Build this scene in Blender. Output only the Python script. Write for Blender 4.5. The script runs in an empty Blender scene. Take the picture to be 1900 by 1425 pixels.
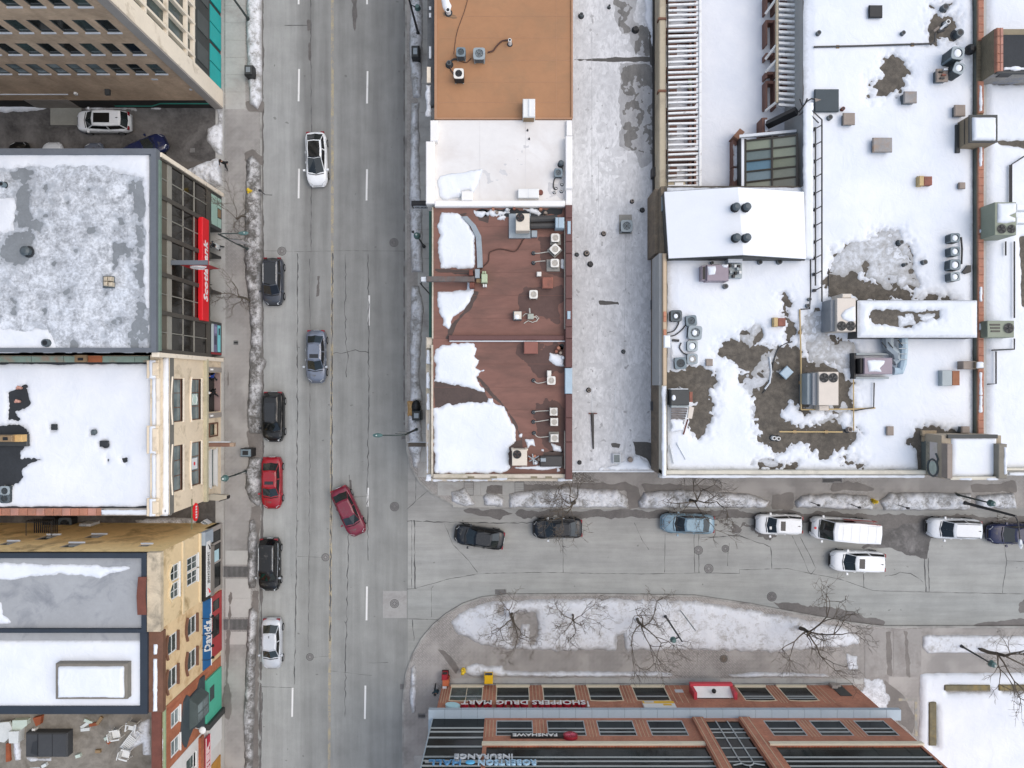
import bpy, bmesh, math, random
import numpy as np
from mathutils import Vector, Matrix
random.seed(7)
R = math.radians
SC = bpy.context.scene
COL = SC.collection
# ------------------------------------------------------------ camera / light
H = 64.0                    # drone height over the street (m)
FPX = 1319.0                # focal length in photo pixels (1900 wide)
S = FPX / H                 # photo pixels per metre at street level
cam_d = bpy.data.cameras.new('camera'); cam = bpy.data.objects.new('camera', cam_d); COL.objects.link(cam)
cam.location = (0, 0, H); cam.rotation_euler = (0, 0, 0)
cam_d.sensor_width = 36; cam_d.lens = 36 * FPX / 1900
cam_d.clip_start = 1; cam_d.clip_end = 1500
SC.camera = cam
SUN_EL, SUN_AZ = R(60), R(84)          # azimuth from +Y clockwise
w = bpy.data.worlds.new('World'); SC.world = w; w.use_nodes = True
nt = w.node_tree; bg = nt.nodes['Background']
sky = nt.nodes.new('ShaderNodeTexSky'); sky.sky_type = 'NISHITA'; sky.sun_disc = False
sky.sun_elevation = SUN_EL; sky.sun_rotation = SUN_AZ
sky.air_density = 1.0; sky.dust_density = 3.0; sky.ozone_density = 0.9
nt.links.new(sky.outputs[0], bg.inputs[0]); bg.inputs[1].default_value = 0.15
sun_d = bpy.data.lights.new('sun', 'SUN'); sun = bpy.data.objects.new('sun', sun_d); COL.objects.link(sun)
sun_d.energy = 1.3; sun_d.angle = R(125); sun_d.color = (1.0, 0.985, 0.915)
sd = Vector((math.sin(SUN_AZ) * math.cos(SUN_EL), math.cos(SUN_AZ) * math.cos(SUN_EL), math.sin(SUN_EL)))
sun.rotation_euler = sd.to_track_quat('Z', 'Y').to_euler()
SC.view_settings.view_transform = 'Standard'; SC.view_settings.look = 'None'
SC.view_settings.gamma = 1; SC.view_settings.use_curve_mapping = False
SC.view_settings.exposure = 0.34
SC.render.engine = 'CYCLES'
# ------------------------------------------------------------ measuring helpers
def P(u, v, z=0.0):
    k = (H - z) / FPX
    return ((u - 950) * k, -(v - 712.5) * k, z)
def X(u, z=0.0): return (u - 950) * (H - z) / FPX
def Y(v, z=0.0): return -(v - 712.5) * (H - z) / FPX
def XY(pts, z=0.0): return [P(u, v, z)[:2] for u, v in pts]
# ------------------------------------------------------------ materials
MATS = {}
def lin(c):
    if isinstance(c, str):
        c = [int(c[i:i + 2], 16) / 255 for i in (0, 2, 4)]
        return tuple(((x + .055) / 1.055) ** 2.4 if x > .04045 else x / 12.92 for x in c)
    return tuple(c[:3])
def new_mat(name):
    m = bpy.data.materials.new(name); m.use_nodes = True
    n = m.node_tree.nodes; b = n['Principled BSDF']
    return m, m.node_tree, b
def N(nt, t, **kw):
    n = nt.nodes.new(t)
    for k, v in kw.items():
        if k.startswith('i_'):
            key = k[2:]
            n.inputs[int(key) if key.isdigit() else key.replace('_', ' ')].default_value = v
        else: setattr(n, k, v)
    return n
def L(nt, a, b): nt.links.new(a, b)
def ramp(nt, fac, stops):
    r = nt.nodes.new('ShaderNodeValToRGB'); e = r.color_ramp.elements
    while len(e) < len(stops): e.new(0.5)
    for k, (p, c) in enumerate(stops):
        e[k].position = p; e[k].color = (*c[:3], 1) if not isinstance(c, (int, float)) else (c, c, c, 1)
    L(nt, fac, r.inputs[0]); return r.outputs[0]
def mixc(nt, fac, a, b, mode='MIX'):
    m = nt.nodes.new('ShaderNodeMix'); m.data_type = 'RGBA'; m.blend_type = mode
    for sock, val in ((0, fac), (6, a), (7, b)):
        if isinstance(val, (int, float)): m.inputs[sock].default_value = val
        elif isinstance(val, tuple): m.inputs[sock].default_value = (*val[:3], 1)
        else: L(nt, val, m.inputs[sock])
    return m.outputs[2]
def math_(nt, op, a, b=0.0, c=None):
    m = nt.nodes.new('ShaderNodeMath'); m.operation = op
    for i, val in enumerate((a, b) if c is None else (a, b, c)):
        if isinstance(val, (int, float)): m.inputs[i].default_value = val
        else: L(nt, val, m.inputs[i])
    return m.outputs[0]
def coords(nt, world=True, scale=(1, 1, 1)):
    if world:
        g = nt.nodes.new('ShaderNodeNewGeometry'); o = g.outputs['Position']
    else:
        g = nt.nodes.new('ShaderNodeTexCoord'); o = g.outputs['Object']
    if scale != (1, 1, 1):
        m = nt.nodes.new('ShaderNodeMapping'); m.inputs['Scale'].default_value = scale
        L(nt, o, m.inputs[0]); o = m.outputs[0]
    return o
def noise(nt, co, scale, detail=5, rough=.6, dist=0.0):
    n = N(nt, 'ShaderNodeTexNoise', i_Scale=scale, i_Detail=detail, i_Roughness=rough, i_Distortion=dist)
    L(nt, co, n.inputs['Vector']); return n.outputs[0]
def mat(name, col, rough=.75, var=.18, scale=1.2, bump=.15, metal=0.0, fine=9.0, stretch=(1, 1, 1), grime=None, spec=None, coat=0.0, world=True):
    """painted / weathered surface: two noise scales of tone, optional grime colour in patches, fine bump"""
    if name in MATS: return MATS[name]
    m, nt, b = new_mat(name); c = lin(col)
    co = coords(nt, world, stretch)
    n1 = noise(nt, co, scale, 6, .6); n2 = noise(nt, co, scale * fine, 3, .6)
    f = math_(nt, 'ADD', math_(nt, 'MULTIPLY', n1, .65), math_(nt, 'MULTIPLY', n2, .35))
    lo = tuple(x * (1 - var) for x in c); hi = tuple(min(1, x * (1 + var)) for x in c)
    cc = ramp(nt, f, [(.32, lo), (.68, hi)])
    if grime:
        gc, amt, gs = grime
        g = noise(nt, co, gs, 7, .68, .4)
        cc = mixc(nt, ramp(nt, g, [(.6 - amt * .3, 0.0), (.72, 1.0)]), cc, lin(gc))
    L(nt, cc, b.inputs['Base Color'])
    b.inputs['Roughness'].default_value = rough; b.inputs['Metallic'].default_value = metal
    if spec is not None: b.inputs['Specular IOR Level'].default_value = spec
    if coat: b.inputs['Coat Weight'].default_value = coat; b.inputs['Coat Roughness'].default_value = .06
    if bump:
        bn = N(nt, 'ShaderNodeBump', i_Strength=bump, i_Distance=.03); L(nt, n2, bn.inputs['Height']); L(nt, bn.outputs[0], b.inputs['Normal'])
    MATS[name] = m; return m
def glass(name, col=(.012, .016, .016), rough=.08, var=.5, spec=.6):
    if name in MATS: return MATS[name]
    m, nt, b = new_mat(name)
    co = coords(nt); n1 = noise(nt, co, .5, 4, .6)
    c = lin(col)
    L(nt, ramp(nt, n1, [(.35, tuple(x * (1 - var) for x in c)), (.65, tuple(x * (1 + var) for x in c))]), b.inputs['Base Color'])
    b.inputs['Roughness'].default_value = rough; b.inputs['Specular IOR Level'].default_value = spec
    bn = N(nt, 'ShaderNodeBump', i_Strength=.04, i_Distance=.02); L(nt, noise(nt, co, 1.3, 2), bn.inputs['Height']); L(nt, bn.outputs[0], b.inputs['Normal'])
    MATS[name] = m; return m
def brick(name, c1, c2, mortar, axis, bw=.22, bh=.075, streak=None, mort=.012, bump=.4):
    """brick coursing for a vertical wall: axis 'x' = wall in plane X=const, 'y' = plane Y=const, 'z' = paving"""
    if name in MATS: return MATS[name]
    m, nt, b = new_mat(name)
    g = nt.nodes.new('ShaderNodeNewGeometry'); sp = nt.nodes.new('ShaderNodeSeparateXYZ'); L(nt, g.outputs['Position'], sp.inputs[0])
    cb = nt.nodes.new('ShaderNodeCombineXYZ')
    a, bb = {'x': (1, 2), 'y': (0, 2), 'z': (0, 1)}[axis]
    L(nt, sp.outputs[a], cb.inputs[0]); L(nt, sp.outputs[bb], cb.inputs[1])
    t = N(nt, 'ShaderNodeTexBrick', i_Scale=1.0)
    t.inputs['Brick Width'].default_value = bw; t.inputs['Row Height'].default_value = bh; t.inputs['Mortar Size'].default_value = mort
    t.inputs['Color1'].default_value = (*lin(c1), 1); t.inputs['Color2'].default_value = (*lin(c2), 1); t.inputs['Mortar'].default_value = (*lin(mortar), 1)
    t.inputs['Mortar Smooth'].default_value = .3
    L(nt, cb.outputs[0], t.inputs['Vector'])
    n1 = noise(nt, g.outputs['Position'], .45, 7, .65)
    cc = mixc(nt, 1.0, t.outputs['Color'], ramp(nt, n1, [(.3, .72), (.7, 1.2)]), 'MULTIPLY')
    if streak:
        mp = N(nt, 'ShaderNodeMapping'); mp.inputs['Scale'].default_value = (1.2, 1.2, .25); L(nt, g.outputs['Position'], mp.inputs[0])
        cc = mixc(nt, ramp(nt, noise(nt, mp.outputs[0], 1.0, 6, .65), [(.52, 0.0), (.75, 1.0)]), cc, lin(streak))
    L(nt, cc, b.inputs['Base Color']); b.inputs['Roughness'].default_value = .9
    bn = N(nt, 'ShaderNodeBump', i_Strength=bump, i_Distance=.01); bn.invert = True; L(nt, t.outputs['Fac'], bn.inputs['Height']); L(nt, bn.outputs[0], b.inputs['Normal'])
    MATS[name] = m; return m
# ------------------------------------------------------------ mesh builder
class MB:
    def __init__(s): s.v = []; s.f = []; s.mi = []; s.m = 0
    def face(s, *pts):
        i = len(s.v); s.v += [tuple(p) for p in pts]; s.f.append(tuple(range(i, i + len(pts)))); s.mi.append(s.m)
    def box(s, x0, x1, y0, y1, z0, z1, bottom=True):
        if x0 > x1: x0, x1 = x1, x0
        if y0 > y1: y0, y1 = y1, y0
        if z0 > z1: z0, z1 = z1, z0
        i = len(s.v)
        s.v += [(x0, y0, z0), (x1, y0, z0), (x1, y1, z0), (x0, y1, z0), (x0, y0, z1), (x1, y0, z1), (x1, y1, z1), (x0, y1, z1)]
        fs = [(4, 5, 6, 7), (0, 1, 5, 4), (1, 2, 6, 5), (2, 3, 7, 6), (3, 0, 4, 7)]
        if bottom: fs.append((3, 2, 1, 0))
        s.f += [tuple(i + a for a in f) for f in fs]; s.mi += [s.m] * len(fs)
        return s
    def bbox(s, x0, x1, y0, y1, z0, z1, b=.04):
        """box with chamfered top edges"""
        if x0 > x1: x0, x1 = x1, x0
        if y0 > y1: y0, y1 = y1, y0
        s.loft([[(x0, y0), (x1, y0), (x1, y1), (x0, y1)]] * 2 + [[(x0 + b, y0 + b), (x1 - b, y0 + b), (x1 - b, y1 - b), (x0 + b, y1 - b)]], [z0, z1 - b, z1]); return s
    def loft(s, rings, zs, cap=True):
        n = len(rings[0]); i = len(s.v)
        for r, z in zip(rings, zs): s.v += [(p[0], p[1], z if len(p) < 3 else p[2]) for p in r]
        for a in range(len(rings) - 1):
            for k in range(n):
                q = (k + 1) % n
                s.f.append((i + a * n + k, i + a * n + q, i + (a + 1) * n + q, i + (a + 1) * n + k)); s.mi.append(s.m)
        if cap:
            s.f.append(tuple(i + (len(rings) - 1) * n + k for k in range(n))); s.mi.append(s.m)
            s.f.append(tuple(i + k for k in range(n - 1, -1, -1))); s.mi.append(s.m)
        return s
    def prism(s, pts, z0, z1):
        a = sum(pts[k][0] * pts[(k + 1) % len(pts)][1] - pts[(k + 1) % len(pts)][0] * pts[k][1] for k in range(len(pts)))
        if a < 0: pts = pts[::-1]
        return s.loft([pts, pts], [z0, z1])
    def cyl(s, x, y, z0, z1, r0, r1=None, n=14):
        r1 = r0 if r1 is None else r1
        ring = lambda r: [(x + r * math.cos(2 * math.pi * k / n), y + r * math.sin(2 * math.pi * k / n)) for k in range(n)]
        return s.loft([ring(r0), ring(r1)], [z0, z1])
    def disc(s, x, y, z, r0, r1, n=18):
        for k in range(n):
            a, b = 2 * math.pi * k / n, 2 * math.pi * (k + 1) / n
            if r0 > 0: s.face((x + r0 * math.cos(a), y + r0 * math.sin(a), z), (x + r1 * math.cos(a), y + r1 * math.sin(a), z), (x + r1 * math.cos(b), y + r1 * math.sin(b), z), (x + r0 * math.cos(b), y + r0 * math.sin(b), z))
            else: s.face((x, y, z), (x + r1 * math.cos(a), y + r1 * math.sin(a), z), (x + r1 * math.cos(b), y + r1 * math.sin(b), z))
        return s
    def tube(s, pts, r, n=6, cap=True):
        pts = [Vector(p) for p in pts]; rr = r if isinstance(r, (list, tuple)) else [r] * len(pts)
        i0 = len(s.v)
        for k, p in enumerate(pts):
            d = (pts[min(k + 1, len(pts) - 1)] - pts[max(k - 1, 0)])
            if d.length < 1e-6: d = Vector((0, 0, 1))
            d.normalize()
            up = Vector((0, 0, 1)) if abs(d.z) < .9 else Vector((1, 0, 0))
            a = d.cross(up).normalized(); b = a.cross(d)
            for j in range(n):
                t = 2 * math.pi * j / n
                s.v.append(tuple(p + (a * math.cos(t) + b * math.sin(t)) * rr[k]))
        for k in range(len(pts) - 1):
            for j in range(n):
                q = (j + 1) % n
                s.f.append((i0 + k * n + j, i0 + k * n + q, i0 + (k + 1) * n + q, i0 + (k + 1) * n + j)); s.mi.append(s.m)
        if cap:
            s.f.append(tuple(i0 + j for j in range(n - 1, -1, -1))); s.mi.append(s.m)
            s.f.append(tuple(i0 + (len(pts) - 1) * n + j for j in range(n))); s.mi.append(s.m)
        return s
    def bar(s, a, b, w_, h_=None):
        return s.tube([a, b], (w_ if h_ is None else max(w_, h_)) * .7071, 4)
    def ball(s, x, y, z, r, n=10, m=6, sz=1.0, sx=1.0, sy=1.0):
        rings = []; zs = []
        for k in range(m + 1):
            t = -math.pi / 2 + math.pi * k / m; rr = max(1e-3, r * math.cos(t))
            rings.append([(x + sx * rr * math.cos(2 * math.pi * j / n), y + sy * rr * math.sin(2 * math.pi * j / n)) for j in range(n)]); zs.append(z + sz * r * math.sin(t))
        return s.loft(rings, zs)
    def build(s, name, mats, parent=None, smooth=False, org=None, bevel=0.0):
        me = bpy.data.meshes.new(name)
        if org is None:
            org = Vector(parent['_org']) if parent is not None and '_org' in parent else Vector((0, 0, 0))
        o3 = Vector(org)
        me.from_pydata([(a - o3.x, b - o3.y, c - o3.z) for a, b, c in s.v], [], s.f)
        mats = mats if isinstance(mats, (list, tuple)) else [mats]
        for m in mats: me.materials.append(m)
        if len(mats) > 1: me.polygons.foreach_set('material_index', s.mi)
        if smooth: me.polygons.foreach_set('use_smooth', [True] * len(s.f))
        ob = bpy.data.objects.new(name, me); COL.objects.link(ob)
        if parent is not None: ob.parent = parent
        else: ob.location = o3
        if bevel:
            bm = bmesh.new(); bm.from_mesh(me); bmesh.ops.remove_doubles(bm, verts=bm.verts, dist=1e-4)
            bmesh.ops.bevel(bm, geom=list(bm.edges), offset=bevel, segments=1, affect='EDGES', clamp_overlap=True); bm.to_mesh(me); bm.free()
        ob['_org'] = tuple(o3)
        return ob
def bp(parent, name, m, *a):
    return MB().box(*a).build(name, m, parent)
def tp(parent, name, m, *a):
    return MB().tube(*a).build(name, m, parent)
def tag(o, label=None, cat=None, group=None, kind=None):
    for k, v in (('label', label), ('category', cat), ('group', group), ('kind', kind)):
        if v: o[k] = v
    return o
def thing(name, label, cat, loc, group=None):
    o = bpy.data.objects.new(name, None); COL.objects.link(o); o.location = loc; o.empty_display_size = .3
    o['_org'] = tuple(loc); return tag(o, label, cat, group)
def single(mb, name, mats, label, cat, group=None, smooth=False, kind=None, bevel=0.0):
    xs = [v[0] for v in mb.v]; ys = [v[1] for v in mb.v]; zs = [v[2] for v in mb.v]
    o = mb.build(name, mats, None, smooth, ((min(xs) + max(xs)) / 2, (min(ys) + max(ys)) / 2, min(zs)), bevel)
    return tag(o, label, cat, group, kind)
def inst(src, name, parent, loc=None, rot=None):
    """another object sharing src's mesh"""
    o = src.copy(); o.name = name; COL.objects.link(o); o.parent = parent
    if loc is not None: o.location = loc
    if rot is not None: o.rotation_euler = rot
    return o
def dup(root, loc, rotz, label, group=None):
    r = root.copy(); COL.objects.link(r); r.location = loc; r.rotation_euler = (0, 0, rotz); r['label'] = label
    if group: r['group'] = group
    for ch in list(root.children):
        c = ch.copy(); COL.objects.link(c); c.parent = r
        for g in list(ch.children):
            d = g.copy(); COL.objects.link(d); d.parent = c
    return r
def text_mesh(s, size, mat_, extrude=.03, bold=.012, shear=0.0, name='lettering'):
    cu = bpy.data.curves.new(name, 'FONT'); cu.body = s; cu.size = size; cu.extrude = extrude; cu.offset = bold
    cu.align_x = 'CENTER'; cu.align_y = 'CENTER'; cu.shear = shear; cu.resolution_u = 2
    o = bpy.data.objects.new(name, cu); COL.objects.link(o)
    me = bpy.data.meshes.new_from_object(o.evaluated_get(bpy.context.evaluated_depsgraph_get()))
    bpy.data.objects.remove(o); bpy.data.curves.remove(cu)
    me.materials.clear(); me.materials.append(mat_); me.name = name
    return me
def put_text(s, size, mat_, loc, facing, parent=None, width=None, name='lettering', roll=0.0, **kw):
    """facing: 'E','N','S','W' wall direction, or 'U' (flat)"""
    me = text_mesh(s, size, mat_, name=name, **kw)
    if width:
        xs = [v.co.x for v in me.vertices]; k = width / (max(xs) - min(xs)); c0 = (max(xs) + min(xs)) / 2
        for v in me.vertices: v.co.x = (v.co.x - c0) * k
    o = bpy.data.objects.new(name, me); COL.objects.link(o)
    rz = {'S': 0, 'E': R(90), 'N': R(180), 'W': R(-90)}.get(facing)
    o.rotation_euler = (R(90), 0, rz) if rz is not None else (0, 0, roll)
    if parent is not None:
        o.parent = parent; loc = Vector(loc) - Vector(parent['_org'])
    o.location = loc
    return o
# ------------------------------------------------------------ wall with openings
def holewall(mb, axis, pos, a0, a1, z0, z1, holes, depth=.25, inward=-1):
    """vertical wall plane with rectangular openings (a0,a1,z0,z1) and reveals going inward"""
    A = sorted({a0, a1, *[min(max(h[0], a0), a1) for h in holes], *[min(max(h[1], a0), a1) for h in holes]})
    Z = sorted({z0, z1, *[h[2] for h in holes], *[h[3] for h in holes]})
    pt = (lambda a, z, d=0.0: (pos + d * inward, a, z)) if axis == 'x' else (lambda a, z, d=0.0: (a, pos + d * inward, z))
    for i in range(len(A) - 1):
        for j in range(len(Z) - 1):
            ca, cz = (A[i] + A[i + 1]) / 2, (Z[j] + Z[j + 1]) / 2
            if any(h[0] < ca < h[1] and h[2] < cz < h[3] for h in holes): continue
            mb.face(pt(A[i], Z[j]), pt(A[i + 1], Z[j]), pt(A[i + 1], Z[j + 1]), pt(A[i], Z[j + 1]))
    for h in holes:
        for (p, q) in (((h[0], h[2]), (h[1], h[2])), ((h[1], h[2]), (h[1], h[3])), ((h[1], h[3]), (h[0], h[3])), ((h[0], h[3]), (h[0], h[2]))):
            mb.face(pt(*p), pt(*q), pt(q[0], q[1], depth), pt(p[0], p[1], depth))
WCACHE = {}
def window(parent, axis, pos, a, z, w_, h_, frame, pane, sill=None, inward=-1, mull=1, trans=1, fr=.06, depth=.22, silld=.12):
    """window part (frame) with pane(s) and sill below it; a,z = centre; shared meshes"""
    key = (axis, round(w_, 2), round(h_, 2), frame.name, pane.name, sill.name if sill else '', inward, mull, trans, depth, silld)
    sw = (lambda a_, z_, d: (d, a_, z_)) if axis == 'x' else (lambda a_, z_, d: (a_, d, z_))
    def bx(mb, a0, a1, z0, z1, d0, d1):
        p, q = sw(a0, z0, d0 * inward), sw(a1, z1, d1 * inward)
        mb.box(p[0], q[0], p[1], q[1], p[2], q[2])
    org = Vector(parent['_org'])
    loc = Vector((pos, a, z) if axis == 'x' else (a, pos, z)) - org
    if key not in WCACHE:
        f = MB(); hw, hh = w_ / 2, h_ / 2
        bx(f, -hw, -hw + fr, -hh, hh, depth - .08, depth); bx(f, hw - fr, hw, -hh, hh, depth - .08, depth)
        bx(f, -hw + fr, hw - fr, hh - fr, hh, depth - .08, depth); bx(f, -hw + fr, hw - fr, -hh, -hh + fr, depth - .08, depth)
        for k in range(1, mull): bx(f, -hw + w_ * k / mull - .025, -hw + w_ * k / mull + .025, -hh + fr, hh - fr, depth - .07, depth)
        for k in range(1, trans): bx(f, -hw + fr, hw - fr, -hh + h_ * k / trans - .025, -hh + h_ * k / trans + .025, depth - .065, depth)
        fo = f.build('window', frame, parent, org=(0, 0, 0))
        g = MB(); bx(g, -hw, hw, -hh, hh, depth - .03, depth + .02); go = g.build('pane', pane, fo, org=(0, 0, 0))
        so = None
        if sill:
            q = MB(); bx(q, -hw - .06, hw + .06, -hh - .09, -hh, -silld, depth - .08); so = q.build('sill', sill, fo, org=(0, 0, 0))
        WCACHE[key] = (fo, go, so); fo.location = loc; return fo
    fo, go, so = WCACHE[key]
    f2 = inst(fo, 'window', parent, loc)
    inst(go, 'pane', f2)
    if so: inst(so, 'sill', f2)
    return f2
# ------------------------------------------------------------ fields (snow, stains): real sheets cut out along noisy outlines
def vnoise(x, y, seed):
    xi = np.floor(x).astype(np.int64); yi = np.floor(y).astype(np.int64); fx = x - xi; fy = y - yi
    fx = fx * fx * (3 - 2 * fx); fy = fy * fy * (3 - 2 * fy)
    def h(a, b):
        n = (a * 374761393 + b * 668265263 + seed * 974634777) & 0x7fffffff
        n = ((n ^ (n >> 13)) * 1274126177) & 0x7fffffff
        return ((n ^ (n >> 16)) & 0xffff) / 65535.0
    return (h(xi, yi) * (1 - fx) + h(xi + 1, yi) * fx) * (1 - fy) + (h(xi, yi + 1) * (1 - fx) + h(xi + 1, yi + 1) * fx) * fy
def fbm(x, y, scale, seed, octs=4, gain=.5):
    t = np.zeros_like(x); a = 1.0; tot = 0.0
    for o in range(octs):
        t += a * vnoise(x * scale * 2 ** o + 13.7 * o, y * scale * 2 ** o - 7.3 * o, seed + o * 17); tot += a; a *= gain
    return t / tot - .5
def sdf(px, py, poly):
    d = np.full(px.shape, 1e9); ins = np.zeros(px.shape, bool); n = len(poly)
    for i in range(n):
        x0, y0 = poly[i]; x1, y1 = poly[(i + 1) % n]
        ex, ey = x1 - x0, y1 - y0; L2 = ex * ex + ey * ey + 1e-12
        t = np.clip(((px - x0) * ex + (py - y0) * ey) / L2, 0, 1)
        d = np.minimum(d, (px - x0 - t * ex) ** 2 + (py - y0 - t * ey) ** 2)
        if abs(ey) > 1e-9:
            c = ((y0 > py) != (y1 > py)) & (px < ex * (py - y0) / ey + x0); ins ^= c
    d = np.sqrt(d); return np.where(ins, d, -d)
def field_sheet(name, mats, adds, subs=(), hard=None, z=0.0, thick=.12, ramp_=.5, res=.14, edge=.25, escale=1.2, seed=1,
                lump=0.0, lscale=1.5, zfunc=None, subnoise=None, kind='stuff', label=None, cat=None, group=None, parent=None, blotch=0.0, bscale=.8, sharp=.6):
    """adds / subs: polygons (world xy) joined / removed with noisy outlines; hard: polygon that clips cleanly.
    mesh follows the outline exactly; attribute 'depth' (0 at the rim .. 1 deep) and 'lump'."""
    allp = [p for poly in adds for p in poly]
    x0 = min(p[0] for p in allp) - .6; x1 = max(p[0] for p in allp) + .6; y0 = min(p[1] for p in allp) - .6; y1 = max(p[1] for p in allp) + .6
    if hard:
        x0 = max(x0, min(p[0] for p in hard) - res); x1 = min(x1, max(p[0] for p in hard) + res); y0 = max(y0, min(p[1] for p in hard) - res); y1 = min(y1, max(p[1] for p in hard) + res)
    nx = int((x1 - x0) / res) + 2; ny = int((y1 - y0) / res) + 2
    gx, gy = np.meshgrid(x0 + res * np.arange(nx), y0 + res * np.arange(ny), indexing='ij')
    f = np.full(gx.shape, -1e9)
    for p in adds: f = np.maximum(f, sdf(gx, gy, p))
    e = fbm(gx, gy, escale, seed, 4, .6) * 2 * edge
    f = f + e
    e2 = fbm(gx, gy, escale * 1.3, seed + 5, 5, .65) * 2 * (edge if subnoise is None else subnoise)
    e2 = e2 + fbm(gx, gy, escale * 5, seed + 9, 3, .6) * (edge if subnoise is None else subnoise) * .9
    for p in subs: f = np.minimum(f, -sdf(gx, gy, p) + e2)
    if blotch: f = np.minimum(f, (fbm(gx, gy, bscale, seed + 31, 5, .6) + .5 - blotch) * 3)
    if hard: f = np.minimum(f, sdf(gx, gy, hard))
    dep = np.clip(f / ramp_, 0, 1)
    prof = dep ** sharp
    lp = fbm(gx, gy, lscale, seed + 77, 4, .6) * 2 if lump else np.zeros_like(gx)
    hz = thick * prof * 1.0 + lump * (lp + .5) * np.clip(f / (ramp_ * .6), 0, 1)
    base = zfunc(gx, gy) if zfunc else np.full(gx.shape, z)
    zz = base + np.maximum(hz, 0) + .004
    ins = f > 0
    vid = -np.ones(gx.shape, np.int64)
    full = ins[:-1, :-1] & ins[1:, :-1] & ins[1:, 1:] & ins[:-1, 1:]
    anyc = ins[:-1, :-1] | ins[1:, :-1] | ins[1:, 1:] | ins[:-1, 1:]
    used = np.zeros(gx.shape, bool)
    used[ins] = True
    vid[used] = np.arange(used.sum())
    verts = np.stack([gx[used], gy[used], zz[used]], 1).tolist(); dl = dep[used].tolist(); ll = lp[used].tolist()
    fi, fj = np.nonzero(full)
    faces = np.stack([vid[fi, fj], vid[fi + 1, fj], vid[fi + 1, fj + 1], vid[fi, fj + 1]], 1).tolist()
    ecache = {}
    bi, bj = np.nonzero(anyc & ~full)
    for i, j in zip(bi.tolist(), bj.tolist()):
        cs = [(i, j), (i + 1, j), (i + 1, j + 1), (i, j + 1)]; poly = []
        for k in range(4):
            a, b = cs[k], cs[(k + 1) % 4]
            if ins[a]: poly.append(int(vid[a]))
            if ins[a] != ins[b]:
                key = (a, b) if a < b else (b, a)
                if key not in ecache:
                    t = f[a] / (f[a] - f[b]); t = min(max(float(t), .02), .98)
                    ecache[key] = len(verts)
                    verts.append((float(gx[a] + t * (gx[b] - gx[a])), float(gy[a] + t * (gy[b] - gy[a])), float(base[a]) + .004)); dl.append(0.0); ll.append(float(lp[a]))
                poly.append(ecache[key])
        if len(poly) >= 3: faces.append(poly)
    me = bpy.data.meshes.new(name); 
    org = Vector(parent['_org']) if parent is not None else Vector((0, 0, 0))
    if org.length: verts = [(a - org.x, b - org.y, c - org.z) for a, b, c in verts]
    me.from_pydata(verts, [], faces)
    at = me.attributes.new('depth', 'FLOAT', 'POINT'); at.data.foreach_set('value', dl)
    at = me.attributes.new('lump', 'FLOAT', 'POINT'); at.data.foreach_set('value', ll)
    me.polygons.foreach_set('use_smooth', [True] * len(faces))
    me.materials.append(mats)
    o = bpy.data.objects.new(name, me); COL.objects.link(o); o['_org'] = tuple(org)
    if parent is not None: o.parent = parent
    return tag(o, label, cat, group, kind)
def snow_mat(name, col, slush, dirt=0.0, dirtc=(.1, .09, .08), dscale=2.2, thin=.6, lumpd=0.0, fine=7.0, crisp=1.0):
    if name in MATS: return MATS[name]
    m, nt, b = new_mat(name)
    co = coords(nt)
    a = nt.nodes.new('ShaderNodeAttribute'); a.attribute_name = 'depth'
    lm = nt.nodes.new('ShaderNodeAttribute'); lm.attribute_name = 'lump'
    n1 = noise(nt, co, .35, 5, .6); n2 = noise(nt, co, dscale, 7, .7, .6); n3 = noise(nt, co, fine, 5, .7)
    c = lin(col)
    cc = ramp(nt, n1, [(.3, (c[0] * .88, c[1] * .9, c[2] * .93)), (.68, c)])
    # thin melting rim: the wet layer shows what lies below
    thinf = math_(nt, 'ADD', a.outputs['Fac'], math_(nt, 'MULTIPLY', math_(nt, 'SUBTRACT', n2, .5), 1.2))
    cc = mixc(nt, ramp(nt, thinf, [(0.0, thin), (.45, 0.0)]), cc, lin(slush))
    if dirt:
        d = math_(nt, 'ADD', math_(nt, 'MULTIPLY', n2, .6), math_(nt, 'MULTIPLY', n3, .4))
        if lumpd: d = math_(nt, 'SUBTRACT', d, math_(nt, 'MULTIPLY', lm.outputs['Fac'], lumpd))
        cc = mixc(nt, ramp(nt, d, [(.58 - dirt * .28, 0.0), (.58 - dirt * .28 + (.14 + dirt * .12) * crisp, 1.0)]), cc, dirtc)
    L(nt, cc, b.inputs['Base Color']); b.inputs['Roughness'].default_value = .85
    b.inputs['Specular IOR Level'].default_value = .25
    bn = N(nt, 'ShaderNodeBump', i_Strength=.35 if dirt else .12, i_Distance=.06); L(nt, n3, bn.inputs['Height'])
    b2_ = N(nt, 'ShaderNodeBump', i_Strength=.35, i_Distance=.22); L(nt, noise(nt, co, .9, 5, .6, .5), b2_.inputs['Height']); L(nt, bn.outputs[0], b2_.inputs['Normal']); L(nt, b2_.outputs[0], b.inputs['Normal'])
    MATS[name] = m; return m
SNOW = snow_mat('clean_snow', (.77, .79, .81), (.42, .43, .44), thin=.55)
SNOWT = snow_mat('thin_snow', (.75, .77, .79), (.33, .34, .35), dirt=.55, dirtc=(.4, .41, .42), dscale=1.2, thin=.8)
BANK = snow_mat('gritty_snow', (.60, .595, .585), (.16, .15, .14), dirt=.8, dirtc=(.13, .125, .115), dscale=4.5, thin=.85, lumpd=.25, fine=12)
BANK2 = snow_mat('ploughed_snow', (.76, .77, .78), (.25, .24, .23), dirt=.5, dirtc=(.28, .275, .26), dscale=4.2, thin=.8, lumpd=.25, fine=11)
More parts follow.
